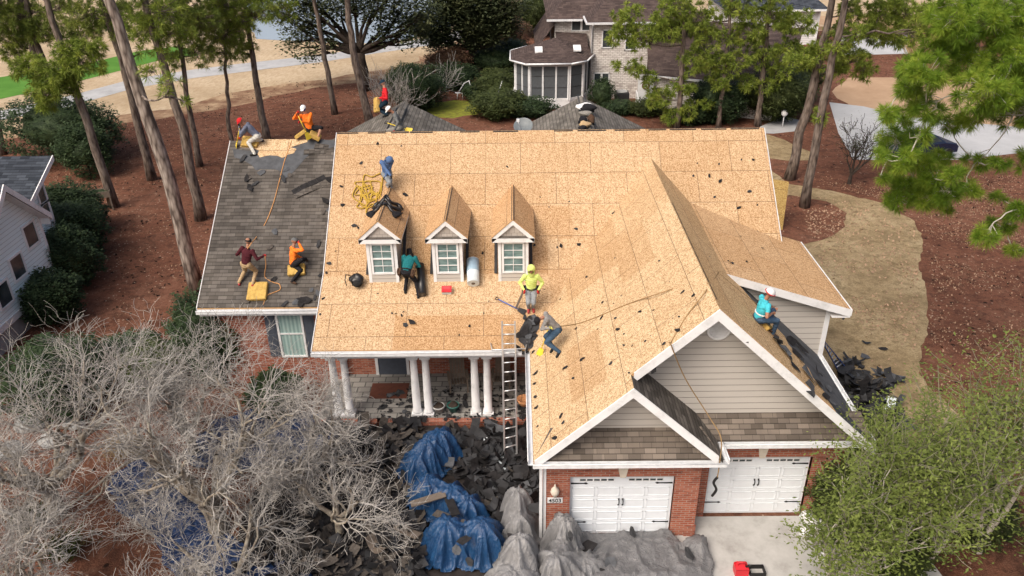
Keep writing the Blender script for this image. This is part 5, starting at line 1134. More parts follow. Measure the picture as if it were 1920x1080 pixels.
# ------------------------------------------------------------------ tarps over shrubs
def tarp(label, mat, outline, mounds, seed=0, base=.03, step=.036, fold=.07, crinkle=.016, group=None, dark=None):
    """cloth draped over mounds; outline in world x, y"""
    rs = np.random.default_rng(seed); P = np.array(outline); lo = P.min(0)-.2; hi = P.max(0)+.2
    xs = np.arange(lo[0], hi[0], step); ys = np.arange(lo[1], hi[1], step); X, Y = np.meshgrid(xs, ys); Z = np.full(X.shape, base)
    nz = lambda sc, k: sum(np.sin(X*sc*a+Y*sc*b+c) for a, b, c in [(rs.uniform(-1, 1), rs.uniform(-1, 1), rs.uniform(0, 6)) for _ in range(k)])/k
    mm = []
    for a, b in zip(mounds, mounds[1:]+[None]):
        mm.append((*a, 1))
        if b is not None and math.hypot(a[0]-b[0], a[1]-b[1]) < 1.5*(a[2]+b[2]): mm.append(((a[0]+b[0])/2, (a[1]+b[1])/2, min(a[2], b[2])*.8, min(a[3], b[3])*.80, 0))
    wx = .10*nz(3.1, 4); wy = .10*nz(3.3, 4); E = np.zeros(X.shape); K = 9.
    for (mx, my, r, h, main) in mm:
        dx, dy = X-mx+wx*.5, Y-my+wy*.5; d = np.sqrt(dx*dx+dy*dy); th = np.arctan2(dy, dx); k = rs.integers(5, 8); k2 = rs.integers(9, 13); p1, p2 = rs.uniform(0, 6, 2)
        av = .5+.5*nz(3.5, 3); rid = (1-np.abs(np.sin(th*k/2+p1+2.2*nz(1.6, 4))))**1.5*.42*(.35+av)+(1-np.abs(np.sin(th*k2/2+p2+2.2*nz(2.6, 4))))**2*.24*(1.4-av)
        q = d/(r*(1.0+rid*1.15*np.clip(d/r-.25, 0, .9))); z = h*(np.exp(-(q**4.2)*.7)*.96+.12*np.exp(-q*1.2)*(rid*2.5)); z = z*(1+.10*main*nz(4, 3)); E += np.exp(K*z)-1
    W = np.log1p(E)/K
    def ridg(sc): 
        n_ = nz(sc, 5); return (1-np.abs(n_)*2.2).clip(0, 1)**2.2
    fl_ = np.clip(1-W*3, 0, 1); Z = Z+W+crinkle*(ridg(4.3)*1.6+ridg(7.5)+.6*ridg(13.)) + fl_*crinkle*2.2*ridg(1.9)+.02*nz(2.2, 3)*fl_
    # curling rim
    ins = np.zeros(X.shape, bool); dist = np.full(X.shape, 9.)
    x2, y2 = X.ravel(), Y.ravel(); c = np.zeros(x2.shape, bool)
    wob = .06*np.sin(x2*7+seed)+.05*np.sin(y2*9+seed*2)
    for a, b in zip(P, np.roll(P, -1, 0)):
        if a[1] != b[1]: c ^= ((a[1] > y2) != (b[1] > y2)) & (x2+wob < (b[0]-a[0])*(y2-a[1])/(b[1]-a[1])+a[0])
    ins = c.reshape(X.shape); idx = np.arange(X.size).reshape(X.shape)
    q = ins[:-1, :-1] & ins[1:, :-1] & ins[:-1, 1:] & ins[1:, 1:]
    F = np.stack([idx[:-1, :-1][q], idx[:-1, 1:][q], idx[1:, 1:][q], idx[1:, :-1][q]], 1)
    Vv = np.stack([X.ravel()+.03*nz(6, 4).ravel(), Y.ravel()+.03*nz(6, 4).ravel(), Z.ravel()], 1); us = np.unique(F); mp = np.zeros(X.size, int); mp[us] = np.arange(len(us)); Vv = Vv[us]; F = mp[F]
    c0 = np.array([Vv[:, 0].mean(), Vv[:, 1].mean(), 0]); o = raw('tarp', Vv-c0, F, M_[mat], None, None, True); o.location = c0
    sd_ = o.modifiers.new('t', 'SOLIDIFY'); sd_.thickness = .006
    return tag(o, label, 'tarp', group)
def mnd(px, py, z, r, h): p = G(px, py, z); return (p[0], p[1], r, h)
def circ(ms, pad_=.25, n=26):
    pts = []
    cx = np.mean([m_[0] for m_ in ms]); cy = np.mean([m_[1] for m_ in ms])
    for k in range(n):
        a = 2*math.pi*k/n; d = np.array([math.cos(a), math.sin(a)]); best = max((m_[0]-cx)*d[0]+(m_[1]-cy)*d[1]+m_[2]*1.3+pad_ for m_ in ms); pts.append((cx+d[0]*best, cy+d[1]*best))
    return pts
def lobes(ms, pad_=.2):
    """outline round a group of mounds: union of circles sampled by angle"""
    cx = np.mean([m_[0] for m_ in ms]); cy = np.mean([m_[1] for m_ in ms]); pts = []
    for k in range(40):
        a = 2*math.pi*k/40; r = .3
        while r < 6 and any(math.hypot(cx+r*math.cos(a)-m_[0], cy+r*math.sin(a)-m_[1]) < m_[2]*1.3+pad_ for m_ in ms): r += .05
        pts.append((cx+r*math.cos(a), cy+r*math.sin(a)))
    return pts
ms = [mnd(822, 812, 1.0, .42, 1.05), mnd(803, 832, .9, .42, .95), mnd(782, 856, .7, .40, .75)]; tarp('blue tarp draped over a long shrub by the porch edge', 'tarp_blue', lobes(ms, .22), ms, 2)
ms = [mnd(800, 905, .8, .42, .9), mnd(845, 915, .85, .40, .9), mnd(878, 938, .8, .34, .85)]; tarp('blue tarp draped over shrubs, middle mound in front of the debris heap', 'tarp_blue', lobes(ms, .22), ms, 5)
ms = [mnd(838, 985, .9, .46, 1.0), mnd(905, 985, .9, .46, 1.0), mnd(865, 960, .5, .3, .6)]; tarp('blue tarp over two shrub mounds nearest the grey tarps', 'tarp_blue', lobes(ms, .22), ms, 9)
ms = [mnd(970, 930, 1.2, .34, 1.35), mnd(972, 975, .7, .36, .9)]; tarp('grey tarp wrapped around a tall shrub left of the garage corner', 'tarp_grey', lobes(ms, .22), ms, 12, fold=.09)
ms = [mnd(972, 1015, 1.3, .42, 1.35), mnd(965, 1075, .8, .55, .9)]; tarp('grey tarp draped over the foremost tall shrub beside the blue one', 'tarp_grey', lobes(ms, .2), ms, 15, fold=.09)
ms = [mnd(1062, 968, 1.2, .36, 1.15), mnd(1045, 1040, .9, .46, .95), mnd(1095, 1050, .5, .4, .5)]; tarp('grey tarp heaped against the brick left of the garage door', 'tarp_grey', lobes(ms, .2), ms, 19, fold=.08)
tarp('flat crumpled grey tarp spread before the left garage door', 'tarp_dark', [(-.3, .06), (2.70, .06), (2.85, -.45), (3.45, -.25), (3.62, -.7), (3.5, -2.6), (-.2, -2.6), (-.3, -.8)], [(3.35, -.5, .25, .22), (1.0, -1.6, .5, .12), (2.2, -1.2, .6, .1)], 23, base=.10, crinkle=.045)
tarp('flat navy tarp on the ground below the bare tree trunk', 'tarp_navy', [tuple(G(x, y)[:2]) for x, y in ((205, 905), (260, 860), (330, 870), (360, 920), (390, 930), (420, 1000), (560, 1060), (600, 1100), (330, 1100), (280, 1000), (215, 960))], [mnd(300, 890, .2, .5, .25), mnd(350, 960, .2, .4, .2)], 27, crinkle=.03)
tarp('navy tarp over low shrubs beneath the branches left of the porch', 'tarp_navy', [tuple(G(x, y)[:2]) for x, y in ((330, 860), (400, 790), (480, 770), (560, 770), (650, 790), (655, 840), (590, 870), (480, 880), (420, 900))], [mnd(430, 810, .4, .55, .5), mnd(520, 820, .5, .5, .55), mnd(610, 825, .6, .45, .6)], 31, crinkle=.02)
big2 = [(1185, 1000), (1100, 870 + 160), (1145, 1060), (1003, 955), (985, 1035), (1070, 1010), (870, 1015), (855, 1035), (880, 1055), (1120, 1075), (1290, 1040), (960, 1010)]
for i, (x, y) in enumerate(big2): 
    p = G(x, y, .9 if x < 1080 and y < 1040 else .22); put(big, i % 5, Vector(p)+Vector((0, 0, .05)), Vector((0, -.5, 1)).normalized(), rng2.uniform(0, 6), rng2.uniform(.35, .8), 'torn black shingle piece lying on the tarps', 'shingle pieces on the tarps', 'felt scrap')
for i, (a_, b_, mt, lb) in enumerate((((770, 945), (835, 925), 'grey_wood', 'grey weathered board lying across the middle blue tarp'), ((835, 920), (855, 965), 'scrap_dark', 'dark plank propped on the middle blue tarp'), ((815, 960), (880, 985), 'scrap_grey', 'grey brown board lying between the blue tarps'), ((742, 985), (785, 1005), 'grey_wood', 'short grey board left of the blue tarp with two mounds'))):
    z = .75 if i < 3 else .3; p, q = Vector(G(*a_, z)), Vector(G(*b_, z+.1)); d = q-p; n = Vector((0, 0, 1)); s_ = n.cross(d).normalized()*.12; m = MB(); m.prism([p-s_, q-s_, q+s_, p+s_], (0, 0, -.03)); o = m.build('board', M_[mt]); c = p.copy(); o.data.transform(Matrix.Translation(-c)); o.location = c; tag(o, lb, 'board')
# ------------------------------------------------------------------ small things round the yard
o = empty('fuel_can', 'red plastic fuel can on the concrete by the bottom edge', 'fuel can'); o.location = tuple(G(1388, 1075, 0)); 
m = MB(); m.prism([(-.17, -.13, 0), (.17, -.13, 0), (.17, .13, 0), (-.17, .13, 0)], (0, 0, .26)); m.prism([(-.17, -.13, .26), (.17, -.13, .26), (.12, .10, .33), (-.12, .10, .33)], (0, 0, -.01)); m.prism([(-.12, .10, .33), (.12, .10, .33), (.17, .13, .26), (-.17, .13, .26)], (0, 0, -.01)); m.build('can', M_['red'], o)
m = MB(); m.tube([(-.1, 0, .30), (-.08, 0, .40), (.08, 0, .40), (.1, 0, .30)], .018, 8); m.build('handle', M_['red'], o); m = MB(); m.tube([(.1, -.05, .3), (.2, -.12, .42)], [.03, .018], 8); m.build('spout', M_['black'], o)
o = empty('tool_tray', 'black tray on the concrete right of the red fuel can', 'tray'); o.location = tuple(G(1418, 1075, 0)); m = MB()
for q in ((-.2, -.15, .2, -.13), (-.2, .13, .2, .15), (-.2, -.13, -.18, .13), (.18, -.13, .2, .13)): m.box((q[0], q[1], .012), (q[2], q[3], .16))
m.box((-.2, -.15, 0), (.2, .15, .012)); m.build('tray', M_['black'], o)
for i, (x, y, s_) in enumerate(((1515, 980, .24), (1535, 995, .22), (1508, 1003, .16), (1545, 1050, .17))):
    m = MB(); blob(m, (0, 0, s_*.75), (s_, s_*.9, s_*.8), 40+i, .18); m.tube([(0, 0, s_*1.4), (.02, 0, s_*1.75)], [.03, .06], 8); o = m.build('rubbish_bag', M_['white']); o.location = tuple(G(x, y)); tag(o, ['white bag of rubbish behind the leaves at the right garage door', 'white bag rightmost by the right garage door', 'small white bag in front of the others on the driveway', 'small white bag near the bottom under the leafy branches'][i], 'bag', 'white bags on the driveway')
def planter(c):
    o = empty('raised_planter', 'raised wooden planter box on legs beside a pine trunk', 'planter'); o.location = c
    m = MB(); 
    for q in ((-.6, -.3, .6, -.27), (-.6, .27, .6, .3), (-.6, -.27, -.57, .27), (.57, -.27, .6, .27)): m.box((q[0], q[1], .75), (q[2], q[3], 1.1))
    m.build('box', M_['grey_wood'], o); m = MB(); m.box((-.57, -.27, .9), (.57, .27, 1.04)); m.build('soil', M_['shrub'], o)
    for sx in (-.55, .55):
        for sy in (-.25, .25): m = MB(); m.box((sx-.04, sy-.04, 0), (sx+.04, sy+.04, .75)); m.build('leg', M_['grey_wood'], o)
    o.rotation_euler = (0, 0, .3)
planter(tuple(G(193, 393)))
o = empty('garden_chair', 'white curved garden chair beside dark shrubs', 'chair'); o.location = tuple(G(868, 186)); m = MB()
m.tube([(-.6, 0, .5), (-.2, .1, .45), (.3, 0, .4), (.55, .2, .55)], .06, 6); m.build('seat', M_['white'], o); m = MB(); m.tube([(-.3, .3, .5), (.1, .5, 1.1), (.5, .5, 1.3), (.6, .3, .9), (.5, .2, .6)], .05, 6); m.build('backrest', M_['white'], o)
for x in (-.4, 0, .4): m = MB(); m.tube([(x, 0, .45), (x*1.1, 0, 0)], .04, 6); m.build('leg', M_['white'], o)
# ------------------------------------------------------------------ plants: numpy builders
def rot_frames(d):
    d = d/np.maximum(1e-9, np.linalg.norm(d, axis=1))[:, None]; h = np.where(np.abs(d[:, 2:3]) < .9, np.array([[0, 0, 1.]]), np.array([[1., 0, 0]]))
    a = np.cross(d, h); a /= np.linalg.norm(a, axis=1)[:, None]; return d, a, np.cross(d, a)
class Geo:
    def __init__(s): s.V = []; s.F = []; s.n = 0
    def add(s, v, f):
        s.V.append(v); s.F.append(f+s.n); s.n += len(v)
    def segs(s, S, k=3):
        """S rows: x0 y0 z0 x1 y1 z1 r0 r1"""
        S = np.asarray(S, float); 
        if not len(S): return
        p0, p1 = S[:, :3], S[:, 3:6]; d, a, b = rot_frames(p1-p0); n = len(S); V_ = np.empty((n, 2*k, 3))
        for j in range(k):
            t = 2*math.pi*j/k; o = a*math.cos(t)+b*math.sin(t); V_[:, j] = p0+o*S[:, 6:7]; V_[:, k+j] = p1+o*S[:, 7:8]
        base = np.arange(n)[:, None]*2*k; F = np.concatenate([np.stack([base[:, 0]+j, base[:, 0]+(j+1) % k, base[:, 0]+k+(j+1) % k, base[:, 0]+k+j], 1) for j in range(k)]); s.add(V_.reshape(-1, 3), F)
    def needles(s, P, D, L, N, w, rs, spread=1.1):
        """bursts of needles: P centres, D main directions"""
        n = len(P); P = np.repeat(P, N, 0); D = np.repeat(D, N, 0); r = rs.normal(0, 1, P.shape); r /= np.linalg.norm(r, axis=1)[:, None]
        d = D+r*spread; d /= np.linalg.norm(d, axis=1)[:, None]; ln = L*rs.uniform(.6, 1.15, (len(P), 1)); _, a, b = rot_frames(d); t = rs.uniform(0, 6.28, (len(P), 1)); s_ = a*np.cos(t)+b*np.sin(t)
        tip = P+d*ln-np.array([[0, 0, 1.]])*ln*.12; V_ = np.stack([P-s_*w*.4, P+d*ln*.5+s_*w, tip, P+d*ln*.5-s_*w], 1); m = len(P); s.add(V_.reshape(-1, 3), np.arange(m*4).reshape(-1, 4))
    def leaves(s, P, size, rs, up=.3, asp=.5):
        n = len(P); d = rs.normal(0, 1, (n, 3)); d[:, 2] = np.abs(d[:, 2])*up+d[:, 2]*(1-up)*.3; d, a, b = rot_frames(d); L = size*rs.uniform(.6, 1.3, (n, 1)); W = L*asp
        V_ = np.stack([P-d*L*.5, P+a*W*.5, P+d*L*.5, P-a*W*.5], 1); s.add(V_.reshape(-1, 3), np.arange(n*4).reshape(-1, 4))
    def build(s, name, mat, parent, c, smooth=False):
        V_ = np.concatenate(s.V)-np.array(c)[None]; return raw(name, V_, np.concatenate(s.F), mat, parent, None, smooth)
def curve_pts(a, b, k=6, bow=.1, rs=rng):
    a, b = V(a), V(b); d = b-a; L = np.linalg.norm(d); o = rs.normal(0, 1, 3); o -= o@d/(L*L)*d; o = unit(o)*L*bow; t = np.linspace(0, 1, k)[:, None]
    P = a+d*t+o*np.sin(t*math.pi)+rs.normal(0, L*.012, (k, 3)); P[0] = a; P[-1] = b; return P
def limb(m, P, r0, r1, n=7):
    k = len(P); m.tube([Vector(p) for p in P], [r0+(r1-r0)*i/(k-1) for i in range(k)], n)
PX = lambda y: CF/((y-CAM[1])*1.08)      # rough pixels per metre at depth y
def pine(label, base, mid, top, blobs, r0, mat='needle', bark='bark_pine', seed=0, L=.24, N=22, w=.010, dens=1., lean_y=0., yb=None, group='tall pines', hmax=None, spread=1., extra=6, bsp=1., lw=1.):
    rs = np.random.default_rng(seed+100); b3 = V(G(*base)) if yb is None else V(bp(*base, 1, yb)); 
    o = empty('pine_tree', label, 'pine tree', group); o.location = tuple(b3)
    tp = bp(top[0], top[1], 1, b3[1]+lean_y); md = bp(mid[0], mid[1], 1, b3[1]+lean_y*.5); ext = tp+(tp-md)/np.linalg.norm(tp-md)*3.5
    n = 14; P = []; ctrl = [b3, md, tp, ext]
    for i in range(n):
        t = i/(n-1)*3; j = min(2, int(t)); u = t-j; P.append(ctrl[j]+(ctrl[j+1]-ctrl[j])*u)
    P = np.array(P); P[1:-1] = (P[:-2]+P[1:-1]*2+P[2:])/4; P[1:-1] += rs.normal(0, .035, (n-2, 3))
    m = MB(); rr = [r0*(1.25 if i == 0 else 1-.62*i/(n-1)) for i in range(n)]; m.tube([Vector(p-b3) for p in P], rr, 12)
    S = []; T = []; TD = []
    zt = P[:, 2]
    BL = [(bp(x, y, 1, b3[1]+dy), r/PX(b3[1])) for (x, y, r, dy) in blobs]
    for k in range(extra):
        f = k/max(1, extra); q = P[-1]+np.array([rs.normal(0, 1.2), rs.normal(0, 1.2), -2.8*f+.5]); BL.append((q, rs.uniform(.8, 1.3)))
    done = []; BL.sort(key=lambda q: np.linalg.norm(q[0][:2]-b3[:2]))
    for c, R in BL:
        # where the limb leaves the trunk: somewhat below the clump
        za = min(c[2]-.15*np.linalg.norm(c[:2]-b3[:2]), zt[-2]); i = int(np.clip(np.searchsorted(zt, za), 1, n-1)); q = P[i-1]+(P[i]-P[i-1])*np.clip((za-zt[i-1])/max(.01, zt[i]-zt[i-1]), 0, 1)
        d0 = np.linalg.norm(c-q)
        near = [e for e in done if np.linalg.norm(e-c) < .5*d0]
        if near: q = min(near, key=lambda e: np.linalg.norm(e-c)); d0 = np.linalg.norm(c-q)*.6
        done.append(c); cp = curve_pts(q, c, 7, .10, rs); limb(m, cp-b3, lw*(.02+.013*d0+.01*r0/.2), .018*lw+.004, 6)
        nt = max(4, int(15*dens*(R/.7)**2)); u = rs.normal(0, 1, (nt, 3)); u /= np.linalg.norm(u, axis=1)[:, None]; pos = c+u*(R*spread*rs.uniform(.35, 1., (nt, 1)))*np.array([1, 1, .72])
        for p in pos:
            a = cp[-1]+(cp[-3]-cp[-1])*rs.uniform(0, .9); mm = (a+p)/2+rs.normal(0, .06, 3); S.append([*a, *mm, .013, .010]); S.append([*mm, *p, .010, .007])
        T.append(pos); TD.append(pos-c+np.array([0, 0, .35*R])+.3*u*R)
    tr = m.build('trunk', M_[bark], o)
    T = np.concatenate(T); TD = np.concatenate(TD); TD /= np.maximum(.01, np.linalg.norm(TD, axis=1))[:, None]
    g_ = Geo(); g_.needles(T, TD*.8, L*1.35, int(N*1.5), w*1.15, rs, bsp*1.25); nf = sum(len(q) for q in g_.F); g_.segs(np.array(S)); tot = sum(len(q) for q in g_.F); mi = np.zeros(tot, int); mi[nf:] = 1; raw('crown', np.concatenate(g_.V)-b3, np.concatenate(g_.F), [M_[mat], M_[bark]], o, mi)
    return o
def bare_branches(rs, start, dirs, L0, r0, levels, kids, up=.15, wig=.25, shrink=.62, gnarl=.35, flat=.0):
    S = []; tips = []; front = [(V(start), unit(d), L0*rs.uniform(.8, 1.2), r0) for d in dirs]
    for lv in range(levels):
        nxt = []
        for p, d, L, r in front:
            k = 5 if lv < 2 else (4 if lv < levels-1 else 3); pts = [p]; q = p; dd = d
            for j in range(k):
                dd = unit(dd+rs.normal(0, wig*(1 if lv else .6), 3)+np.array([0, 0, up*(.5 if lv > 1 else 1)])); q = q+dd*L/k; pts.append(q)
            for j in range(k):
                ra = r*(1-.62*j/k); rb = r*(1-.62*(j+1)/k); S.append([*pts[j], *pts[j+1], ra, rb])
            if lv == levels-1: tips.append((pts[-1], dd)); tips.append((pts[1], dd)); continue
            nk = kids[lv]
            for c in range(nk):
                f = rs.uniform(.25, 1.) if c else 1.; i = min(k-1, int(f*k)); o = pts[i]+(pts[i+1]-pts[i])*rs.random(); ax = unit(pts[i+1]-pts[i]); v = rs.normal(0, 1, 3); v -= v@ax*ax; v = unit(v); v[2] *= (1-flat)
                a = rs.uniform(.45, 1.15) if c else rs.uniform(.1, .4); nxt.append((o, unit(ax*math.cos(a)+v*math.sin(a)), L*shrink*rs.uniform(.7, 1.25), max(.0045, r*(1-.6*f)*rs.uniform(.5, .8))))
        front = nxt
    return np.array(S), tips
def bare_tree(name, label, base, stems, L0, r0, kids, seed, cat='bare tree', tw='twig', bk='bark_bare', up=.12, spread=.8, levels=5, wig=.28, group=None, leaves=None, h0=.5, shrink=.62, flat=0., rmin=.0042):
    rs = np.random.default_rng(seed); b = V(base); dirs = []
    for k in range(stems):
        a = 2*math.pi*k/stems+rs.uniform(-.4, .4); dirs.append((math.cos(a)*spread*rs.uniform(.6, 1.2), math.sin(a)*spread*rs.uniform(.6, 1.2), 1))
    o = empty(name, label, cat, group); o.location = tuple(b)
    st = b+np.array([0, 0, h0]); S, tips = bare_branches(rs, st, dirs, L0, r0, levels, kids, up, wig, shrink, flat=flat); S[:, 6:] = np.maximum(S[:, 6:], rmin)
    thick = S[:, 6] > (.022 if not leaves else .012); g1 = Geo(); g1.segs(np.vstack([[*b, *(st+np.array([0, 0, .05])), r0*1.7, r0*1.25], S[thick]]), 7); g1.build('trunk', M_[bk], o, b, True)
    g2 = Geo(); g2.segs(S[~thick], 3); g2.build('branches', M_[tw], o, b)
    if leaves:
        mt, n, size = leaves; T = np.array([t[0] for t in tips]); P = np.repeat(T, n, 0)+rs.normal(0, size*1.6, (len(T)*n, 3)); g3 = Geo(); g3.leaves(P, size, rs, .4, .42); g3.build('crown', M_[mt], o, b)
    return o
def leafy(name, label, base, blobs, leafmat, size, dens, seed, cat='tree', r0=.2, forks=None, core=0., group=None, bark='bark_dark', asp=.55, in3=False, fuzz=.12, shell=.55):
    """tree or shrub: trunk and limbs reaching into clumps of leaves. blobs: (x, y, z, rx, ry, rz) world"""
    rs = np.random.default_rng(seed); b = V(base); o = empty(name, label, cat, group); o.location = tuple(b); m = MB()
    fk = V(forks) if forks is not None else b+np.array([0, 0, .25*max(B[2] for B in blobs)])
    limb(m, curve_pts(b, fk, 5, .05, rs)-b, r0*1.2, r0*.8, 9); g_ = Geo(); gc = Geo()
    for B in blobs:
        c = V(B[:3]); R = V(B[3:6]); limb(m, curve_pts(fk, c, 7, .12, rs)-b, r0*.5, .02+r0*.06, 6)
        for k in range(3): e = c+rs.normal(0, .5, 3)*R; limb(m, curve_pts(c*.6+fk*.4, e, 5, .12, rs)-b, r0*.18+.008, .01, 5)
        n = int(8*dens*(R[0]*R[1]+R[0]*R[2]+R[1]*R[2])/(size*size)); u = rs.normal(0, 1, (n, 3)); u /= np.linalg.norm(u, axis=1)[:, None]
        lump = 1+.16*np.sin(u[:, :1]*5+seed)*np.sin(u[:, 1:2]*6+u[:, 2:]*4+seed*2)+.10*np.sin(u[:, :1]*13+u[:, 1:2]*11+u[:, 2:]*12)
        P = c+u*R*lump*(shell+(1.02-shell)*rs.random((n, 1))**.6)+rs.normal(0, fuzz*size*4, (n, 3)); P[:, 2] = np.maximum(P[:, 2], .02); g_.leaves(P, size, rs, .4, asp)
    m.build('trunk' if cat != 'shrub' else 'stem', M_[bark], o); g_.build('crown' if cat != 'shrub' else 'foliage', M_[leafmat], o, b)
    if core:
        mc = MB()
        for B in blobs: blob(mc, tuple(V(B[:3])-b), tuple(V(B[3:6])*core), seed, .12, 14, 9)
        mc.build('inner_foliage', M_[leafmat], o)
    return o
def shrub(label, px, py, r, h, mat='shrub', size=.10, dens=.9, seed=0, group=None, ry=None, cat='shrub', core=.76):
    p = G(px, py); ry = ry or r; rs = random.Random(seed); bl = [(p[0], p[1], h*.5, r, ry, h*.5)]
    for k in range(3): a = rs.uniform(0, 6.3); bl.append((p[0]+.45*r*math.cos(a), p[1]+.45*ry*math.sin(a), h*rs.uniform(.45, .68), r*.55, ry*.55, h*.36))
    return leafy('shrub', label, p, bl, mat, size*1.15, dens*3, seed, cat, .05, core=core, group=group, shell=.78, fuzz=.10, asp=.7)
# ------------------------------------------------------------------ the pines
pine('thick pale barked pine in front of the others, left of the wing roof', (375, 556), (285, 235), (205, 0), [(290, 135, 24, -.5), (318, 152, 22, -.8), (308, 182, 18, -1), (262, 100, 16, .3), (345, 190, 8, -.6)], .30, bark='bark_pale', seed=1, L=.25, N=26, w=.010)
pine('tall pine between the pale pine and the wing roof corner', (377, 412), (338, 225), (268, 0), [(280, 60, 34, 0), (300, 22, 50, 0), (255, 40, 30, .5), (330, 60, 30, .4), (312, 100, 22, 0)], .27, seed=2, w=.014, dens=1.3)
pine('straight pine left of the thick pale pine', (285, 337), (243, 165), (197, 20), [(215, 22, 48, 0), (180, 45, 32, .5), (160, 30, 36, 0), (228, 60, 22, 0)], .25, seed=3, mat='needle_far', w=.014, dens=1.35)
pine('pine beside the raised planter with bright clumps low on its trunk', (215, 388), (135, 150), (92, 20), [(105, 132, 44, -.5), (150, 112, 38, -.3), (60, 132, 34, 0), (88, 170, 30, -.6), (85, 196, 20, -.6), (170, 92, 26, -.3), (128, 90, 26, 0), (45, 120, 22, 0), (190, 125, 14, -.3), (120, 160, 30, -.3)], .24, seed=4, L=.27, N=34, w=.013, dens=1.4, mat='needle')
pine('leaning pine at the far left with a forked dark trunk', (133, 286), (85, 130), (30, -20), [(50, 28, 48, 0), (20, 62, 44, 0), (110, 22, 40, 0), (150, 62, 34, .5), (5, 20, 40, 0), (30, 85, 26, 0), (70, 60, 28, 0)], .30, seed=5, mat='needle_far', w=.014, dens=1.35)
pine('pine behind the dark holly at the far left', (108, 288), (70, 150), (48, 0), [(80, 60, 30, 0), (40, 50, 30, 0), (20, 100, 22, 0)], .26, seed=6, mat='needle_far', w=.014, dens=1.35)
pine('slim pine behind the tall one, its base by the mulch edge', (375, 312), (352, 190), (335, 70), [(350, 60, 36, 0), (365, 100, 30, 0), (335, 110, 24, 0), (372, 40, 40, 0), (340, 20, 44, 0)], .19, seed=7, mat='needle_far', w=.014, dens=1.35)
pine('thinnest pine behind the roofer in the red cap', (433, 285), (427, 190), (421, 90), [(400, 40, 50, 0), (430, 62, 44, 0), (392, 100, 28, 0), (425, 112, 22, 0), (410, 75, 40, 0), (440, 25, 44, 0), (405, 5, 40, 0)], .15, seed=8, mat='needle', dens=1.2)
pine('pine right behind the slate shirted roofer, with a dense crown', (500, 262), (482, 165), (468, 70), [(455, 42, 32, 0), (456, 100, 20, 0), (470, 82, 16, 0), (470, 30, 16, .3), (440, 80, 22, 0)], .26, seed=9, w=.014, dens=1.3)
pine('bare trunked pine standing beside the cart path', (628, 214), (608, 100), (588, -10), [(560, -30, 30, 0), (620, -40, 40, 0)], .22, seed=10, mat='needle_far')
pine('bare trunked pine beside the fork of the live oak', (695, 235), (664, 110), (650, -10), [(640, -30, 30, 0), (680, -40, 40, 0)], .30, seed=11, mat='needle_far')
pine('pine trunk at the left edge above the slate roof', (4, 290), (-10, 200), (-30, 60), [(-30, 50, 40, 0), (0, 60, 20, 0)], .26, seed=12, mat='needle_far')
pine('leaning pine right of the main ridge with a bare lower trunk', (1480, 336), (1527, 145), (1562, 0), [(1540, 102, 38, 0), (1500, 112, 26, 0), (1580, 62, 32, 0), (1602, 112, 32, 0), (1640, 62, 32, 0), (1652, 22, 34, 0), (1590, 22, 30, 0), (1560, 132, 26, 0), (1682, 72, 28, 0), (1702, 32, 30, 0), (1622, 132, 22, 0), (1532, 228, 16, 0), (1690, 10, 30, 0)], .28, seed=13, w=.017, dens=1.7)
pine('darker pine in the mulch circle right of the house', (1508, 388), (1548, 170), (1586, 0), [(1610, 60, 20, 0), (1570, 90, 18, 0), (1540, 215, 14, 0), (1750, 20, 34, .5), (1720, 60, 26, .5)], .24, seed=14, w=.017, dens=1.7)
pine('pine in front of the white brick house, left of three', (1268, 240), (1280, 140), (1284, -10), [(1180, 30, 28, 0), (1200, 72, 32, 0), (1162, 55, 18, 0), (1190, 126, 22, 0), (1216, 146, 18, 0), (1262, 20, 38, 0), (1305, 112, 32, 0), (1250, 52, 34, 0), (1282, 162, 26, 0), (1240, 182, 26, 0), (1290, 205, 24, 0), (1222, 188, 18, 0), (1150, 75, 14, 0), (1155, 122, 12, 0), (1260, 215, 20, 0)], .20, seed=15, L=.28, w=.020, N=24, dens=1.15)
pine('pine in front of the white brick house, middle of three', (1347, 240), (1358, 140), (1368, 40), [(1310, 30, 34, 0), (1332, 72, 34, 0), (1372, 112, 32, 0), (1350, 152, 24, 0), (1382, 20, 34, 0), (1325, 195, 16, 0), (1330, 120, 22, 0)], .17, seed=16, L=.28, w=.020, N=24, dens=1.15)
pine('pine in front of the white brick house, right of three', (1420, 236), (1430, 130), (1446, 0), [(1402, 62, 36, 0), (1432, 102, 32, 0), (1442, 30, 36, 0), (1490, 42, 36, 0), (1462, 132, 24, 0), (1480, 90, 26, 0), (1400, 155, 22, 0), (1440, 160, 20, 0)], .22, seed=17, L=.28, w=.020, N=24, dens=1.15)
nb = [(1790, 40, 46), (1852, 40, 60), (1905, 100, 60), (1822, 110, 58), (1762, 92, 36), (1738, 132, 40), (1852, 172, 58), (1905, 205, 50), (1702, 165, 32), (1734, 202, 34), (1782, 232, 28), (1822, 222, 28), (1690, 222, 26), (1662, 250, 16), (1680, 272, 30), (1640, 292, 16), (1722, 302, 28), (1702, 342, 42), (1750, 332, 32), (1682, 378, 30), (1732, 370, 38), (1792, 332, 26), (1832, 302, 22), (1812, 352, 26), (1872, 302, 20), (1850, 442, 26), (1882, 422, 30), (1910, 392, 26), (1900, 470, 20), (1868, 372, 16), (1650, 332, 12), (1772, 392, 14), (1790, 0, 40), (1880, 0, 60), (1940, 150, 60), (1940, 300, 40), (1940, 50, 60), (1690, 300, 30), (1660, 215, 22), (1720, 260, 26), (1760, 300, 26), (1770, 360, 30), (1700, 120, 26)]
random.seed(3)
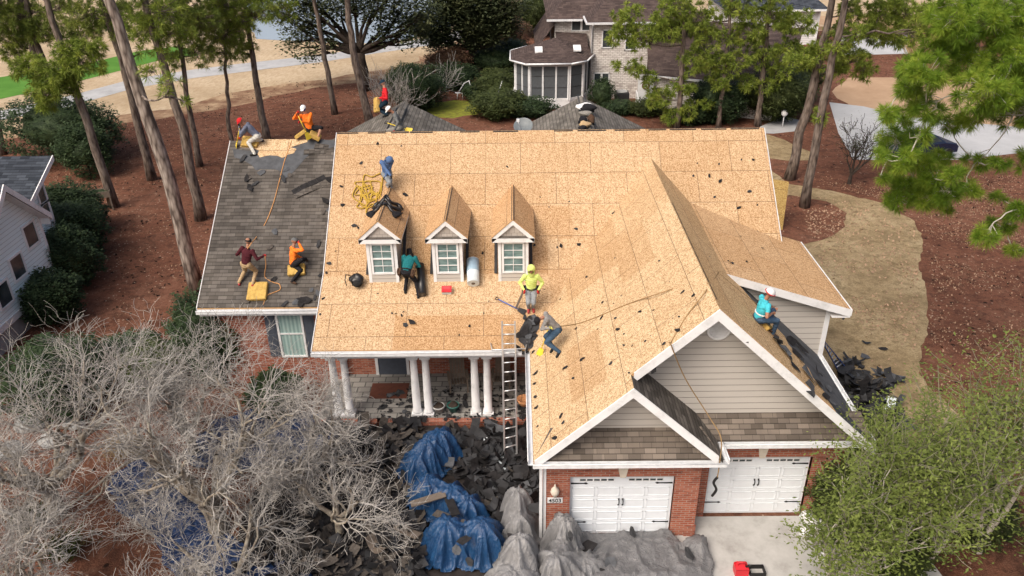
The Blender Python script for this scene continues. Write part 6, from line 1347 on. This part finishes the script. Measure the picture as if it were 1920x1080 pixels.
pine('near pine at the right edge with bright green needle clumps and pale bare limbs', (2080, 560), (2060, 250), (2010, -60), [(x, y, r*.92, random.uniform(-1.2, 1.2)) for x, y, r in nb], .30, mat='needle_near', bark='bark_white', seed=18, L=.22, N=80, w=.0058, dens=2.6, bsp=1.25, lw=.5, yb=6.0, extra=4)
# ------------------------------------------------------------------ live oaks by the pond
def bl(y0, lst, zs=.75):
    out = []
    for (px, py, r, dy) in lst:
        c = bp(px, py, 1, y0+dy); R = r/PX(y0); out.append((c[0], c[1], c[2], R, R, R*zs))
    return out
p = G(682, 170); leafy('live_oak', 'spreading live oak by the pond with its dark forked trunk showing', p, bl(p[1], [(530, 25, 26, 0), (560, 50, 28, 0), (545, 80, 20, 0), (590, 60, 26, 1), (600, 20, 34, 0), (640, 12, 36, 2), (570, 5, 30, 0), (700, 15, 36, 0), (745, 30, 34, 1), (720, 60, 26, 0), (775, 50, 30, 0), (660, -15, 44, 0), (740, -10, 44, 0), (580, 100, 20, -1), (620, 85, 16, 0), (790, 20, 34, 0), (560, -20, 40, 0), (765, 75, 18, 0)]), 'oak', .27, 1.5, 21, 'live oak', .42, forks=bp(676, 98, 1, p[1]), group='live oaks by the cart path', shell=.15, fuzz=.3, asp=.75)
p = G(882, 138); leafy('live_oak', 'dense dark live oak right of the forked one, crossing the path', p, bl(p[1], [(800, 45, 30, 0), (830, 65, 28, 0), (860, 30, 44, 0), (900, 45, 42, 0), (935, 35, 38, 0), (880, 75, 26, 0), (920, 70, 24, 0), (840, 10, 44, 0), (900, 0, 50, 0), (950, 10, 34, 0), (815, 80, 16, -1), (955, 55, 18, 0), (860, -20, 50, 0), (790, 60, 22, 1)]), 'oak', .27, 3.2, 22, 'live oak', .35, forks=bp(886, 92, 1, p[1]), group='live oaks by the cart path', shell=.15, fuzz=.25, asp=.75)
# ------------------------------------------------------------------ shrubs
yd = 'shrubs beyond the house'
shrub('big dark holly shrub among the leftmost pines', 128, 300, 3.6, 4.0, 'shrub', .16, .5, 31, ry=2.6, core=.6); shrub('small dark holly against the pine by the planter', 170, 330, 1.5, 3.0, 'shrub', .14, .5, 32, core=.5)
for i, (x, y, r, h) in enumerate(((150, 440, 1.5, 2.7), (148, 485, 1.5, 2.8), (140, 535, 1.35, 2.6), (105, 600, 1.2, 2.0))): shrub(['dark evergreen shrub beside the blue house, topmost of the row', 'dark evergreen shrub beside the blue house, second from the top', 'dark evergreen shrub beside the blue house, third from the top', 'dark evergreen shrub at the near corner of the blue house'][i], x, y, r, h, 'shrub', .11, .8, 33+i, 'shrubs along the blue house')
for i, (x, y, r, h, mt, lb, ry) in enumerate((
    (892, 188, 1.0, 1.2, 'shrub', 'small round dark shrub nearest the white garden chair', None), (930, 185, 1.9, 1.7, 'shrub_olive', 'rounded olive boxwood left of the white stair', None), (935, 165, 1.8, 1.5, 'shrub_olive', 'olive boxwood behind the rounded one by the stair', None),
    (935, 218, 2.1, 1.8, 'shrub_olive', 'large low boxwood at the front of the hedge', None), (985, 218, 2.3, 1.4, 'shrub', 'long low hedge under the sunroom windows', 1.4), (925, 135, 2.6, 2.2, 'shrub', 'dark hedge behind the boxwoods', 2.), (960, 125, 1.7, 2.4, 'shrub', 'dark hedge mass beside the sunroom stair', None),
    (945, 100, 2.6, 3.4, 'leaf_rust', 'russet shrub beyond the hedge by the path', None), (1012, 66, 2.8, 4.6, 'shrub_olive', 'tall loose evergreen left of the neighbour roof', None), (840, 148, 1.9, 2.6, 'leaf_rust', 'reddish shrub left of the dark live oak', None), (860, 166, 1.7, 2.0, 'shrub', 'dark low shrub below the dark live oak', None),
    (1127, 200, 1.0, 2.0, 'shrub', 'round dark shrub against the whitewashed brick', None), (1160, 212, 1.2, .9, 'shrub', 'low shrub before the air conditioner', None), (1343, 228, 1.9, 3.0, 'shrub', 'big dark shrub between the middle and right pines', None), (1210, 215, 1.3, 1.1, 'shrub_olive', 'low shrub right of the white side stair', None), (1445, 222, 2.6, 3.4, 'shrub_olive', 'loose olive shrub right of the three pines', None), (1300, 232, 2., 1.2, 'shrub', 'low dark hedge below the three pines', 1.), (1475, 190, 2.3, 4.0, 'shrub_olive', 'tall olive evergreen by the neighbour path', None), (1230, 200, 1., 1.5, 'shrub', 'dark shrub by the neighbour door', None))):
    shrub(lb, x, y, r, h, mt, .14, .6, 40+i, None, ry)
shrub('dark dome shaped shrub behind the bare one', 782, 205, 2.3, 3.3, 'shrub', .10, .7, 61)
for i, (x, y, r, h, mt, lb) in enumerate(((410, 700, 1.3, 3.4, 'shrub', 'dark conical evergreen against the wing brick wall'), (120, 760, 1.7, 2.4, 'shrub', 'dark evergreen shrub beneath the left bare tree'), (250, 700, 1.2, 1.5, 'shrub', 'low dark evergreen between the bare trees'), (300, 720, 1.1, 1.6, 'shrub_olive', 'olive evergreen left of the conical one'), (520, 770, .9, 1.3, 'shrub', 'dark shrub below the wing window'))): shrub(lb, x, y, r, h, mt, .09, .8, 70+i)
for i, (x, y, r, h, mt, lb) in enumerate(((1600, 985, 1.3, 2.2, 'shrub_olive', 'dense olive shrub right of the white bags'), (1690, 960, 1.2, 2.0, 'shrub', 'dark shrub behind the pale leafy trees'), (1590, 905, .9, 1.6, 'leaf_rust', 'rust tinged shrub against the garage corner'), (1800, 985, 1.2, 1.4, 'shrub_olive', 'olive shrub below the rightmost leafy tree'), (1650, 1060, 1.1, 1.5, 'shrub_olive', 'olive shrub at the bottom edge under the leafy trees'))): shrub(lb, x, y, r, h, mt, .07, .8, 80+i)
# small red stemmed tree at right
p = G(1592, 345); bare_tree('small_tree', 'small reddish stemmed tree in the mulch right of the leaning pine', p, 5, 1.5, .07, (4, 4, 3), 91, 'small tree', 'bark_dark', 'bark_dark', .2, .45, 4, group=None, leaves=('shrub_olive', 2, .10), rmin=.012)
p = G(745, 222); bare_tree('bare_shrub', 'bare grey many stemmed shrub behind the roofer in red', p, 22, 2.1, .03, (5, 4), 92, 'bare shrub', 'twig', 'bark_bare', .10, 1.1, 3, .10, h0=.1, rmin=.009)
p = G(820, 185); bare_tree('bare_shrub', 'bare shrub with long arching twigs left of the garden chair', p, 14, 1.8, .028, (4, 4), 93, 'bare shrub', 'twig', 'bark_bare', .08, 1.3, 3, .10, h0=.1, rmin=.009)
# ------------------------------------------------------------------ bare trees in the front left
bt = 'bare lichen covered trees in the front yard'
bare_tree('bare_tree', 'bare tree with the thickest lichen covered limbs over the navy tarps', (-9.7, .3, 0), 5, 2.5, .18, (5, 5, 7, 4), 101, spread=.95, levels=5, up=.05, group=bt, h0=1.0, shrink=.67)
bare_tree('bare_tree', 'bare tree at the far left below the blue house', (-14.6, 1.0, 0), 5, 2.5, .16, (5, 5, 7, 4), 102, spread=.95, levels=5, up=.05, group=bt, h0=.9, shrink=.67)
bare_tree('bare_tree', 'bare tree in the bottom left corner', (-13.3, -3.0, 0), 5, 2.1, .11, (5, 5, 7, 4), 103, spread=1.1, levels=5, up=.04, group=bt, h0=.7, shrink=.67)
bare_tree('bare_tree', 'smaller bare tree reaching towards the two left porch columns', (-7.6, 1.5, 0), 4, 1.65, .10, (5, 5, 7, 4), 104, spread=1.05, levels=5, up=.04, group=bt, h0=.8, shrink=.67)
bare_tree('bare_tree', 'low bare tree at the bottom edge left of the blue tarps', (-8.4, -2.4, 0), 4, 1.9, .10, (5, 5, 7, 4), 105, spread=1.15, levels=5, up=.02, group=bt, h0=.6, shrink=.67)
bare_tree('bare_tree', 'bare tree against the wing wall left of the shuttered window', (-11.6, 3.6, 0), 4, 1.6, .10, (5, 5, 7, 4), 106, spread=.9, levels=5, up=.05, group=bt, h0=.8, shrink=.67)
bare_tree('bare_tree', 'sparse bare tree whose twigs reach the middle of the porch', (-6.3, .1, 0), 4, 1.5, .08, (4, 5, 5, 3), 107, spread=1.1, levels=5, up=.03, group=bt, h0=.6, shrink=.67)
# ------------------------------------------------------------------ leafy pale stemmed trees in the front right
lt = 'slender leafy trees with pale stems'
for i, (x, y, L0, st, lb) in enumerate(((9.0, -1.3, 2.8, 5, 'leafy pale stemmed tree in the middle of the front right group'), (10.8, -.6, 2.7, 5, 'leafy pale stemmed tree at the right edge of the picture'), (7.2, -1.7, 2.2, 5, 'leafy tree nearest the right garage door and driveway'), (8.2, .6, 1.9, 4, 'leafy tree closest to the lower end of the large gable'), (11.6, -2.6, 2.2, 4, 'leafy tree in the bottom right corner'), (6.3, -2.3, 1.9, 4, 'low leafy tree over the white bags, leftmost of the front right group'))):
    bare_tree('leafy_tree', lb, (x, y, 0), st, L0, .085, (4, 4, 4), 110+i, 'tree', 'stem_twig', 'bark_white', .24, .5, 4, .16, lt, ('leaf_light', 10, .11), .3, .62, rmin=.007)
# dry ornamental grass
def grassclump(label, px, py, r, h, seed, grp='dry ornamental grasses'):
    p = G(px, py); rs = np.random.default_rng(seed); g_ = Geo(); n = 240; P = np.tile(p, (n, 1))+np.c_[rs.normal(0, r*.25, (n, 2)), np.zeros(n)]; g_.needles(P, np.tile([[0, 0, 1.]], (n, 1)), h, 1, .035, rs, .55); o = g_.build('grass_clump', M_['dry_grass'], None, p); o.location = tuple(p); tag(o, label, 'grass clump', grp)
for i, (x, y, lb) in enumerate(((1690, 62, 'dry grass clump behind the white apron, left'), (1722, 112, 'dry grass clump right of the white apron'), (1640, 55, 'dry grass clump at the upper left of the white apron'), (1790, 70, 'dry grass clump beyond the near pine'), (1750, 60, 'dry grass clump right of the upper ones'), (1655, 72, 'short dry grass clump in the middle of the upper row'))): grassclump(lb, x, y, 1.6, 2.4, 200+i)
for i, (x, y, lb) in enumerate(((55, 985, 'olive grass clump in the bottom left corner'), (235, 850, 'pale grass clump between the tarps and the left bare tree'), (120, 1040, 'grass clump at the bottom edge under the branches'))):
    p = G(x, y); rs = np.random.default_rng(220+i); g_ = Geo(); n = 420; P = np.tile(p, (n, 1))+np.c_[rs.normal(0, .22, (n, 2)), np.zeros(n)]; g_.needles(P, np.tile([[0, 0, 1.]], (n, 1)), .85, 1, .012, rs, .7); o = g_.build('grass_clump', M_['dry_grass' if i == 1 else 'shrub_olive'], None, p); o.location = tuple(p); tag(o, lb, 'grass clump', 'grass clumps under the bare trees')
for i, (x, y, r) in enumerate(((60, 800, .5), (100, 830, .42), (20, 850, .45), (140, 800, .35))):
    m = MB(); blob(m, (0, 0, r*.3), (r, r*.8, r*.5), 300+i, .2); o = m.build('boulder', M_['foundation']); o.location = tuple(G(x, y)); tag(o, ['pale boulder left of the grass clump under the twigs', 'pale boulder lowest in the cluster under the twigs', 'pale boulder at the left edge under the twigs', 'smallest pale boulder under the left bare tree'][i], 'boulder', 'pale boulders')
# fallen leaves, twigs and cones lying on the mulch
def litter(name, label, poly, n, size, mat_, seed, cat='leaf litter'):
    rs = np.random.default_rng(seed); xs = [p[0] for p in poly]; ys = [p[1] for p in poly]; P = []
    W = [G(x, y)[:2] for x, y in poly]; wx = [p[0] for p in W]; wy = [p[1] for p in W]
    while len(P) < n:
        x, y = rs.uniform(min(wx), max(wx)), rs.uniform(min(wy), max(wy))
        if math.sin(x*.9+2*math.sin(y*.7))+math.sin(y*1.3+x*.4) < rs.uniform(-1.6, 1.2): continue
        if inpoly(x, y, W): P.append((x, y, .03))
    g_ = Geo(); g_.leaves(np.array(P), size, rs, .9, .6); o = raw(name, np.concatenate(g_.V), np.concatenate(g_.F), M_[mat_]); tag(o, label, cat, kind='stuff')
M_['litter_pale'] = plain('litter_pale', (.36, .24, .16), .9, .1, var=.4, scale=2); M_['litter_dark'] = plain('litter_dark', (.035, .022, .016), .9, .1, var=.4, scale=2)
RZ = [(1740, 450), (1745, 560), (1745, 650), (1740, 700), (1860, 850), (1990, 900), (1990, 330), (1700, 330), (1500, 330), (1560, 350), (1700, 390)]; LZ = [(60, 290), (200, 250), (330, 205), (470, 155), (700, 145), (800, 180), (640, 250), (430, 262), (385, 560), (200, 600), (140, 420)]
litter('leaf_litter', 'pale fallen leaves scattered over the mulch at the right', RZ, 4200, .085, 'litter_pale', 1); litter('leaf_litter', 'pale leaves and twigs scattered under the left pines', LZ, 2600, .085, 'litter_pale', 2); litter('pine_cones', 'dark fallen pine cones scattered under the left pines', LZ, 900, .16, 'litter_dark', 3, 'pine cones'); litter('pine_cones', 'dark cones and bark bits on the mulch at the right', RZ, 500, .13, 'litter_dark', 4, 'pine cones')
litter('lawn_thatch', 'dark tufts and bare spots in the dry lawn at the right', [(1500, 365), (1640, 385), (1715, 430), (1725, 560), (1720, 690), (1640, 700), (1600, 600), (1520, 460)], 1500, .13, 'litter_pale', 5, 'grass')
# ------------------------------------------------------------------ blue house
B = empty('blue_house', 'pale blue house with slate roof at the left edge', 'house')
def bpart(name, fn, mats_, parent=B):
    m = MB(); fn(m); return m.build(name, mats_, parent)
bpart('wall', lambda m: (m.prism([(-20.9, 5.0, .9), (-20.9, 13.9, .9), (-20.9, 13.9, 3.9), (-20.9, 11.86, 5.75), (-20.9, 9.7, 3.9), (-20.9, 5.0, 3.9)], (-9, 0, 0)), m.prism([(-21.95, 13.9, .9), (-21.95, 16.5, .9), (-21.95, 16.5, 4.7), (-21.95, 13.9, 3.5)], (-9, 0, 0))), M_['siding_blue'])
bpart('foundation', lambda m: (m.box((-30, 5.05, 0), (-20.95, 13.85, .9)), m.box((-30, 13.85, 0), (-22., 16.45, .9))), M_['foundation'])
bpart('roof', lambda m: (m.prism([(-31, 12.9, 3.35), (-21.45, 12.9, 3.35), (-21.45, 17.0, 5.3), (-31, 17.0, 5.3)], (0, 0, -.12)),
    m.prism([(-20.45, 11.86, 5.92), (-31, 11.86, 5.92), (-31, 9.3, 3.6), (-20.45, 9.3, 3.6)], (0, 0, -.12)), m.prism([(-20.45, 11.86, 5.92), (-31, 11.86, 5.92), (-31, 14.1, 3.82), (-20.45, 14.1, 3.82)], (0, 0, -.12)), m.prism([(-20.5, 4.6, 3.75), (-31, 4.6, 3.75), (-31, 9.6, 3.9), (-20.5, 9.6, 3.9)], (0, 0, -.1))), M_['shingle_blue'])
def trims(m):
    m.board((-20.43, 11.86, 5.94), (-20.43, 14.12, 3.84), (0, 0, -.28), (-.04, 0, 0)); m.board((-20.43, 11.86, 5.94), (-20.43, 9.28, 3.6), (0, 0, -.28), (-.04, 0, 0))
    m.board((-21.42, 12.9, 3.37), (-21.42, 17.02, 5.32), (0, 0, -.22), (-.04, 0, 0)); m.box((-20.98, 13.82, .85), (-20.86, 13.95, 3.9)); m.box((-22.02, 16.42, .85), (-21.9, 16.55, 4.7)); m.box((-20.93, 5.0, .82), (-20.85, 13.9, 1.08)); m.box((-21.98, 13.95, .82), (-21.9, 16.5, 1.05)); m.board((-20.5, 13.95, 3.72), (-20.9, 13.95, 3.72), (0, 0, -.3), (0, .05, 0))
    m.prism([(-20.47, 11.86, 5.62), (-20.89, 11.86, 5.62), (-20.89, 14.1, 3.56), (-20.47, 14.1, 3.56)], (0, 0, -.02))
bpart('trim', trims, M_['white'])
def sidewin(yc, zc, w=.62, h=1.0, x=-20.9, par=B, t=.09):
    m = MB()
    for q in ((yc-w/2-t, zc-h/2-t, yc+w/2+t, zc-h/2), (yc-w/2-t, zc+h/2, yc+w/2+t, zc+h/2+t), (yc-w/2-t, zc-h/2, yc-w/2, zc+h/2), (yc+w/2, zc-h/2, yc+w/2+t, zc+h/2)): m.box((x, q[0], q[1]), (x+.06, q[2], q[3]))
    f = m.build('window', M_['white'], par); m = MB(); m.box((x+.002, yc-w/2, zc-h/2), (x+.03, yc+w/2, zc+h/2)); m.build('pane', M_['glass_dark'], f)
for (px, py) in ((57, 440), (33, 500), (7, 552)): q = bp(px, py, 0, -20.88); sidewin(q[1], q[2], .75, .85)
for (px, py) in ((77, 363), (88, 398)): q = bp(px, py, 0, -21.93); sidewin(q[1], q[2], .5, .8, -21.95)
# ------------------------------------------------------------------ whitewashed brick house at the back
N_ = empty('white_brick_house', 'whitewashed brick house with brown roofs behind the main ridge', 'house')
def npart(name, fn, mats_, parent=N_):
    m = MB(); fn(m); return m.build(name, mats_, parent)
npart('wall', lambda m: (m.box((4.4, 45.0, 0), (8.6, 55, 5.75)), m.box((1.7, 48.0, 0), (4.4, 56, 5.4)), m.prism([(8.6, 42.4, 0), (16.5, 38.6, 0), (16.5, 38.6, 2.45), (8.6, 42.4, 2.45)], (2, 9, 0))), M_['brick_white'])
# sunroom, half octagon
c0 = np.array([1.75, 46.2]); oc = [(4.3, 45.3), (3.6, 43.1), (2.55, 42.35), (-.35, 42.35), (-1.35, 43.6), (-1.35, 46.5), (-.2, 48), (4.3, 48)]
npart('deck', lambda m: m.prism([(x*1.03-.05, y-.06, .62) for x, y in oc], (0, 0, -.55)), M_['white'])
npart('sunroom_roof', lambda m: [m.face([(c0[0], c0[1], 4.42), (1.75+(b[0]-1.75)*1.13, 46.2+(b[1]-46.2)*1.13, 3.42), (1.75+(a[0]-1.75)*1.13, 46.2+(a[1]-46.2)*1.13, 3.42)][::-1]) for a, b in zip(oc, oc[1:]+oc[:1])]+[m.prism([(4.2, 45.4, 3.45), (4.2, 48, 4.35), (c0[0], 48, 4.5), (c0[0], 46.3, 4.43)], (0, 0, -.05))], M_['shingle_brown'])
for a, b in list(zip(oc, oc[1:]))[:5]:
    a3, b3 = Vector((*a, .62)), Vector((*b, .62)); d = (b3-a3); L = d.length; d.normalize(); nrm = Vector((d.y, -d.x, 0)); 
    if nrm.y > 0 and abs(nrm.y) > .3: nrm = -nrm
    k = max(1, round(L/1.0)); m = MB(); g_ = MB()
    for j in range(k+1): q = a3+d*(L*j/k); m.obox(q+Vector((0, 0, 1.33)), d*(.11 if j in (0, k) else .06), nrm*.07, Vector((0, 0, 1.33)))
    m.obox((a3+b3)/2+Vector((0, 0, 2.62)), d*L/2, nrm*.08, Vector((0, 0, .12))); m.obox((a3+b3)/2+Vector((0, 0, .08)), d*L/2, nrm*.08, Vector((0, 0, .09)))
    w = m.build('sunroom_frame', M_['white'], N_)
    g_.obox((a3+b3)/2+Vector((0, 0, 1.3)), d*L/2, nrm*.015, Vector((0, 0, 1.25))); g_.build('screen', plain('screen_grey', (.10, .11, .12), .5) if 'screen_grey' not in bpy.data.materials else bpy.data.materials['screen_grey'], w)
    m = MB()
    for z in (.95, 1.8): m.obox((a3+b3)/2+Vector((0, 0, z)), d*L/2, nrm*.03, Vector((0, 0, .02)))
    m.build('screen_bar', M_['steel'], w)
npart('sunroom_gutter', lambda m: [m.tube([(1.75+(a[0]-1.75)*1.13, 46.2+(a[1]-46.2)*1.13, 3.38), (1.75+(b[0]-1.75)*1.13, 46.2+(b[1]-46.2)*1.13, 3.38)], .07, 6) for a, b in list(zip(oc, oc[1:]))[:6]], M_['gutter'])
for sx, x, y in ((0, .35, 44.0), (1, 3.2, 44.2)):
    t_ = 1-(46.2-y)/(46.2-42.35)/1.13; z = 3.42+(4.42-3.42)*t_; npart('skylight', lambda m: m.prism([(x-.28, y-.35, z+.0), (x+.28, y-.35, z+.0), (x+.28, y+.35, z+.22), (x-.28, y+.35, z+.22)], (0, 0, -.12)), M_['white'])
def hip(m, x0, x1, y0, y1, z0, rise, inset):
    a = [(x0, y0, z0), (x1, y0, z0), (x1, y1, z0), (x0, y1, z0)]; r0 = (x0+inset, (y0+y1)/2, z0+rise); r1 = (x1-inset, (y0+y1)/2, z0+rise)
    m.face([a[0], a[1], r1, r0]); m.face([a[1], a[2], r1]); m.face([a[2], a[3], r0, r1]); m.face([a[3], a[0], r0]); m.face(a[::-1])
npart('roof', lambda m: hip(m, 3.95, 13, 44.5, 56, 5.75, 3.2, 4.0), M_['shingle_brown']); npart('roof', lambda m: hip(m, 1.1, 9, 47.4, 58, 5.5, 3.2, 3.6), M_['shingle_brown'])
npart('roof', lambda m: m.prism([(8.3, 42.1, 2.45), (17.2, 37.9, 2.45), (19.8, 44.5, 5.2), (8.8, 48.5, 5.4)], (0, 0, -.1)), M_['shingle_brown']); npart('roof', lambda m: m.prism([(0.2, 47.6, 3.2), (1.8, 47.6, 5.4), (1.8, 56, 5.4), (0.2, 56, 3.2)], (0, 0, -.1)), M_['shingle_brown'])
npart('gutter', lambda m: (m.box((3.9, 44.38, 5.62), (9, 44.5, 5.76)), m.box((3.83, 44.4, 5.62), (3.94, 47.4, 5.76)), m.box((1.05, 47.3, 5.38), (3.8, 47.42, 5.52)), m.prism([(8.25, 42.0, 2.48), (17.25, 37.8, 2.48), (17.25, 37.8, 2.34), (8.25, 42.0, 2.34)], (0, .1, 0))), M_['gutter'])
npart('downspout', lambda m: m.tube([(4.35, 44.45, 5.6), (4.35, 44.9, 5.3), (4.35, 44.92, .1)], .06, 6), M_['gutter'])
def nwin(x0, x1, z0, z1, y, cols=1):
    m = MB(); t = .08
    for q in ((x0, z0, x1, z0+t), (x0, z1-t, x1, z1), (x0, z0, x0+t, z1), (x1-t, z0, x1, z1)): m.box((q[0], y-.07, q[1]), (q[2], y, q[3]))
    if cols == 2: xm = (x0+x1)/2; m.box((xm-.08, y-.075, z0), (xm+.08, y, z1))
    w = m.build('window', M_['white'], N_); m = MB(); m.box((x0+t*.7, y-.03, z0+t*.7), (x1-t*.7, y-.004, z1-t*.7)); m.build('pane', M_['glass_dark'], w)
def nw(pa, pb, y, cols=1): a = bp(*pa, 1, y); b = bp(*pb, 1, y); nwin(a[0], b[0], b[2], a[2], y, cols)
nw((1071, 34), (1109, 58), 48, 2); nw((1129, 55), (1149, 90), 45); nw((1172, 68), (1192, 94), 45); nw((1113, 136), (1142, 159), 45, 2)
m = MB(); a = bp(1198, 144, 1, 42.2); m.box((a[0]-.05, 41.95, .6), (a[0]+1.05, 42.1, 2.5)); d = m.build('door', M_['white'], N_); m = MB(); m.tube([(a[0]+.5+.24*math.cos(t*.7), 41.92, 1.75+.24*math.sin(t*.7)) for t in range(10)], .07, 6); m.build('wreath', M_['leaf_rust'], d)
def stairs(label, x, y, w, n, rise=.16, run=.28, yaw=0):
    o = empty('stair', label, 'stair'); o.location = (x, y, 0); o.rotation_euler = (0, 0, yaw)
    for i in range(n): m = MB(); m.box((-w/2, -run*(n-i), rise*(i+1)-.05), (w/2, -run*(n-i-1)+.03, rise*(i+1))); m.build('tread', M_['gutter'], o)
    for s_ in (-1, 1):
        m = MB(); m.prism([(s_*w/2, -run*n, 0), (s_*w/2, 0, rise*n), (s_*w/2, 0, rise*n-.2), (s_*w/2, -run*n+.2, 0)], (.04, 0, 0)); m.prism([(s_*w/2, -run*n, .9), (s_*w/2, 0, rise*n+.9), (s_*w/2, 0, rise*n+.8), (s_*w/2, -run*n, .8)], (.05, 0, 0))
        for i in range(n+1): m.box((s_*w/2, -run*i-.03, rise*(n-i)), (s_*w/2+.045, -run*i+.03, rise*(n-i)+.85))
        m.build('railing', M_['white'], o)
stairs('white stair with railings on the left side of the sunroom', -1.9, 44.6, 1.1, 4, yaw=-.25); stairs('white side stair by the air conditioner', 7.9, 41.6, 1.1, 4, yaw=.1)
o = empty('air_conditioner', 'grey air conditioning unit against the whitewashed brick', 'air conditioner'); o.location = (6.6, 43.4, 0); m = MB(); m.prism([(-.5, -.5, 0), (.5, -.5, 0), (.5, .5, 0), (-.5, .5, 0)], (0, 0, .04)); m.box((-.48, -.48, .05), (.48, .48, .95)); 
for k in range(8): m.box((-.5, -.5, .12+k*.1), (.5, .5, .15+k*.1))
m.build('cabinet', M_['steel'], o); m = MB(); m.lathe((0, 0, .95), [(.42, 0), (.42, .05), (.38, .06), (.36, .03), (.1, .03), (.08, .06), (0, .06)], 18); m.build('fan_guard', M_['foundation'], o)
for i, (x, y) in enumerate(((1455, 186), (1467, 238))):
    p = G(x, y); o = empty('garden_lamp', ['white globe garden lamp, the farther of two by the path', 'white globe garden lamp nearer the path bend'][i], 'lamp', 'globe lamps by the neighbour path'); o.location = tuple(p); m = MB(); m.tube([(0, 0, 0), (0, 0, .75)], .035, 8); m.build('post', M_['white'], o); m = MB(); m.lathe((0, 0, .75), [(0, 0), (.12, .02), (.2, .12), (.22, .22), (.18, .34), (.09, .42), (0, .43)], 14); m.build('globe', M_['white'], o)
# far white house and its garage
F_ = empty('white_house', 'white sided house with dark roof at the top right', 'house'); 
m = MB(); m.box((19.5, 64, 0), (28, 74, 3.4)); m.build('wall', siding('white_siding', (.68, .68, .67), .2, .1), F_)
m = MB(); hip(m, 18.8, 28.7, 63.4, 75, 3.4, 3.4, 4.0); m.build('roof', M_['shingle_blue'], F_)
m = MB(); m.box((18.8, 63.3, 3.25), (28.7, 63.42, 3.42)); m.box((27.9, 63.9, 0), (28.05, 64.0, 3.3)); m.build('trim', M_['white'], F_)
for k in (21., 24.5): m = MB(); m.box((k, 63.94, 1.), (k+1.1, 64, 2.4)); w = m.build('window', M_['white'], F_); m = MB(); m.box((k+.1, 63.92, 1.1), (k+1., 63.95, 2.3)); m.build('pane', M_['glass_dark'], w)
# dark car on the neighbour drive
o = empty('parked_car', 'dark blue car on the pale driveway behind the near pine', 'car'); cp_ = G(1718, 292); o.location = tuple(cp_); o.rotation_euler = (0, 0, .25)
prf = [(-2.2, .35), (-2.25, .7), (-2.0, .85), (-1.5, .92), (-.9, 1.40), (.5, 1.45), (1.25, .98), (2.0, .85), (2.2, .65), (2.2, .35)]
m = MB(); rg = []
for yy, sc, dz in ((-.86, .96, -.02), (-.80, 1, 0), (.80, 1, 0), (.86, .96, -.02)): rg.append([(x*sc, yy*(.80 if z > 1.2 else 1), z+dz) for x, z in prf])
for a, b in zip(rg, rg[1:]):
    for i in range(len(prf)): j = (i+1) % len(prf); m.face([a[i], a[j], b[j], b[i]])
m.face(rg[0][::-1]); m.face(rg[-1]); m.build('body', plain('navy_paint', (.012, .02, .05), .25, .6), o)
m = MB(); 
for s_ in (-1, 1): m.prism([(-1.35, s_*.80, .95), (1.05, s_*.80, 1.0), (.45, s_*.72, 1.38), (-.85, s_*.72, 1.34)], (0, s_*.03, 0))
m.prism([(.56, -.62, 1.40), (.56, .62, 1.40), (1.2, .7, 1.0), (1.2, -.7, 1.0)], (.03, 0, .02)); m.build('window', M_['glass_dark'], o)
for x in (-1.4, 1.4):
    for s_ in (-1, 1): m = MB(); m.lathe((x, s_*.76, .32), [(0, 0), (.18, .0), (.32, .0), (.32, .2), (.2, .2), (.17, .16), (0, .16)], 16, 0, (0, s_, 0)); m.build('wheel', M_['black'], o)
# single out each loose piece by the nearest landmark
LM = {'the leftmost dormer': (712, 440), 'the middle dormer': (836, 440), 'the rightmost dormer': (958, 440), 'the yellow rope heap': (690, 372), 'the blue hooded roofer': (728, 320), 'the garage ridge top': (1213, 278), 'the right rake top corner': (1432, 240), 'the right rake lower end': (1463, 435), 'the ladder top': (953, 605), 'the lime hooded roofer': (996, 540), 'the stooping roofer': (1035, 620), 'the big gable peak': (1350, 578), 'the small gable peak': (1187, 728), 'the garage gutter corner': (1000, 862), 'the seated roofer': (1432, 590), 'the porch gutter left end': (590, 655), 'the shed dormer corner': (1597, 580), 'the roofer in maroon': (465, 490), 'the kneeling orange roofer': (552, 490), 'the wing ridge boards': (510, 280), 'the long dark strip': (580, 345), 'the red tool box': (838, 540), 'the backpack': (670, 530), 'the lowest blue tarp': (870, 1000), 'the left garage door': (1165, 960), 'the foremost grey tarp': (972, 1040), 'the wing gutter': (480, 577), 'the corner board': (1536, 668), 'the side eave foot': (1585, 800)}
KD = {'shingle scraps on the bare roof': 'black scrap on the boards', 'torn pieces on the wing roof': 'torn piece on the shingles', 'felt on the side slope': 'ragged felt', 'felt torn up in the valley': 'torn valley felt', 'shingle pieces on the tarps': 'torn shingle on the tarps', 'lone shingle pieces on the lawn': 'shingle lying on dry lawn'}
ORD = ['nearest', 'second', 'third', 'fourth', 'fifth', 'sixth', 'seventh', 'eighth', 'ninth', 'tenth', 'eleventh', 'twelfth']
bpy.context.view_layer.update(); cells = {}
for o in list(scene.objects):
    if o.parent is None and o.get('group') in KD:
        x, y = pj(o.location); k = min(LM, key=lambda n: math.hypot(LM[n][0]-x, LM[n][1]-y)); dx, dy = x-LM[k][0], y-LM[k][1]
        a = math.degrees(math.atan2(-dy, dx)) % 360; d = ['right of', 'above and right of', 'above', 'above and left of', 'left of', 'below and left of', 'below', 'below and right of'][int((a+22.5)//45) % 8]
        cells.setdefault((o['group'], d, k), []).append((math.hypot(dx, dy), o.name))
for (g_, d, k), L in cells.items():
    for i, (_, n) in enumerate(sorted(L)): scene.objects[n]['label'] = (ORD[min(i, 11)]+' ' if len(L) > 1 else '')+KD[g_]+' '+d+' '+k
bpy.context.view_layer.update()
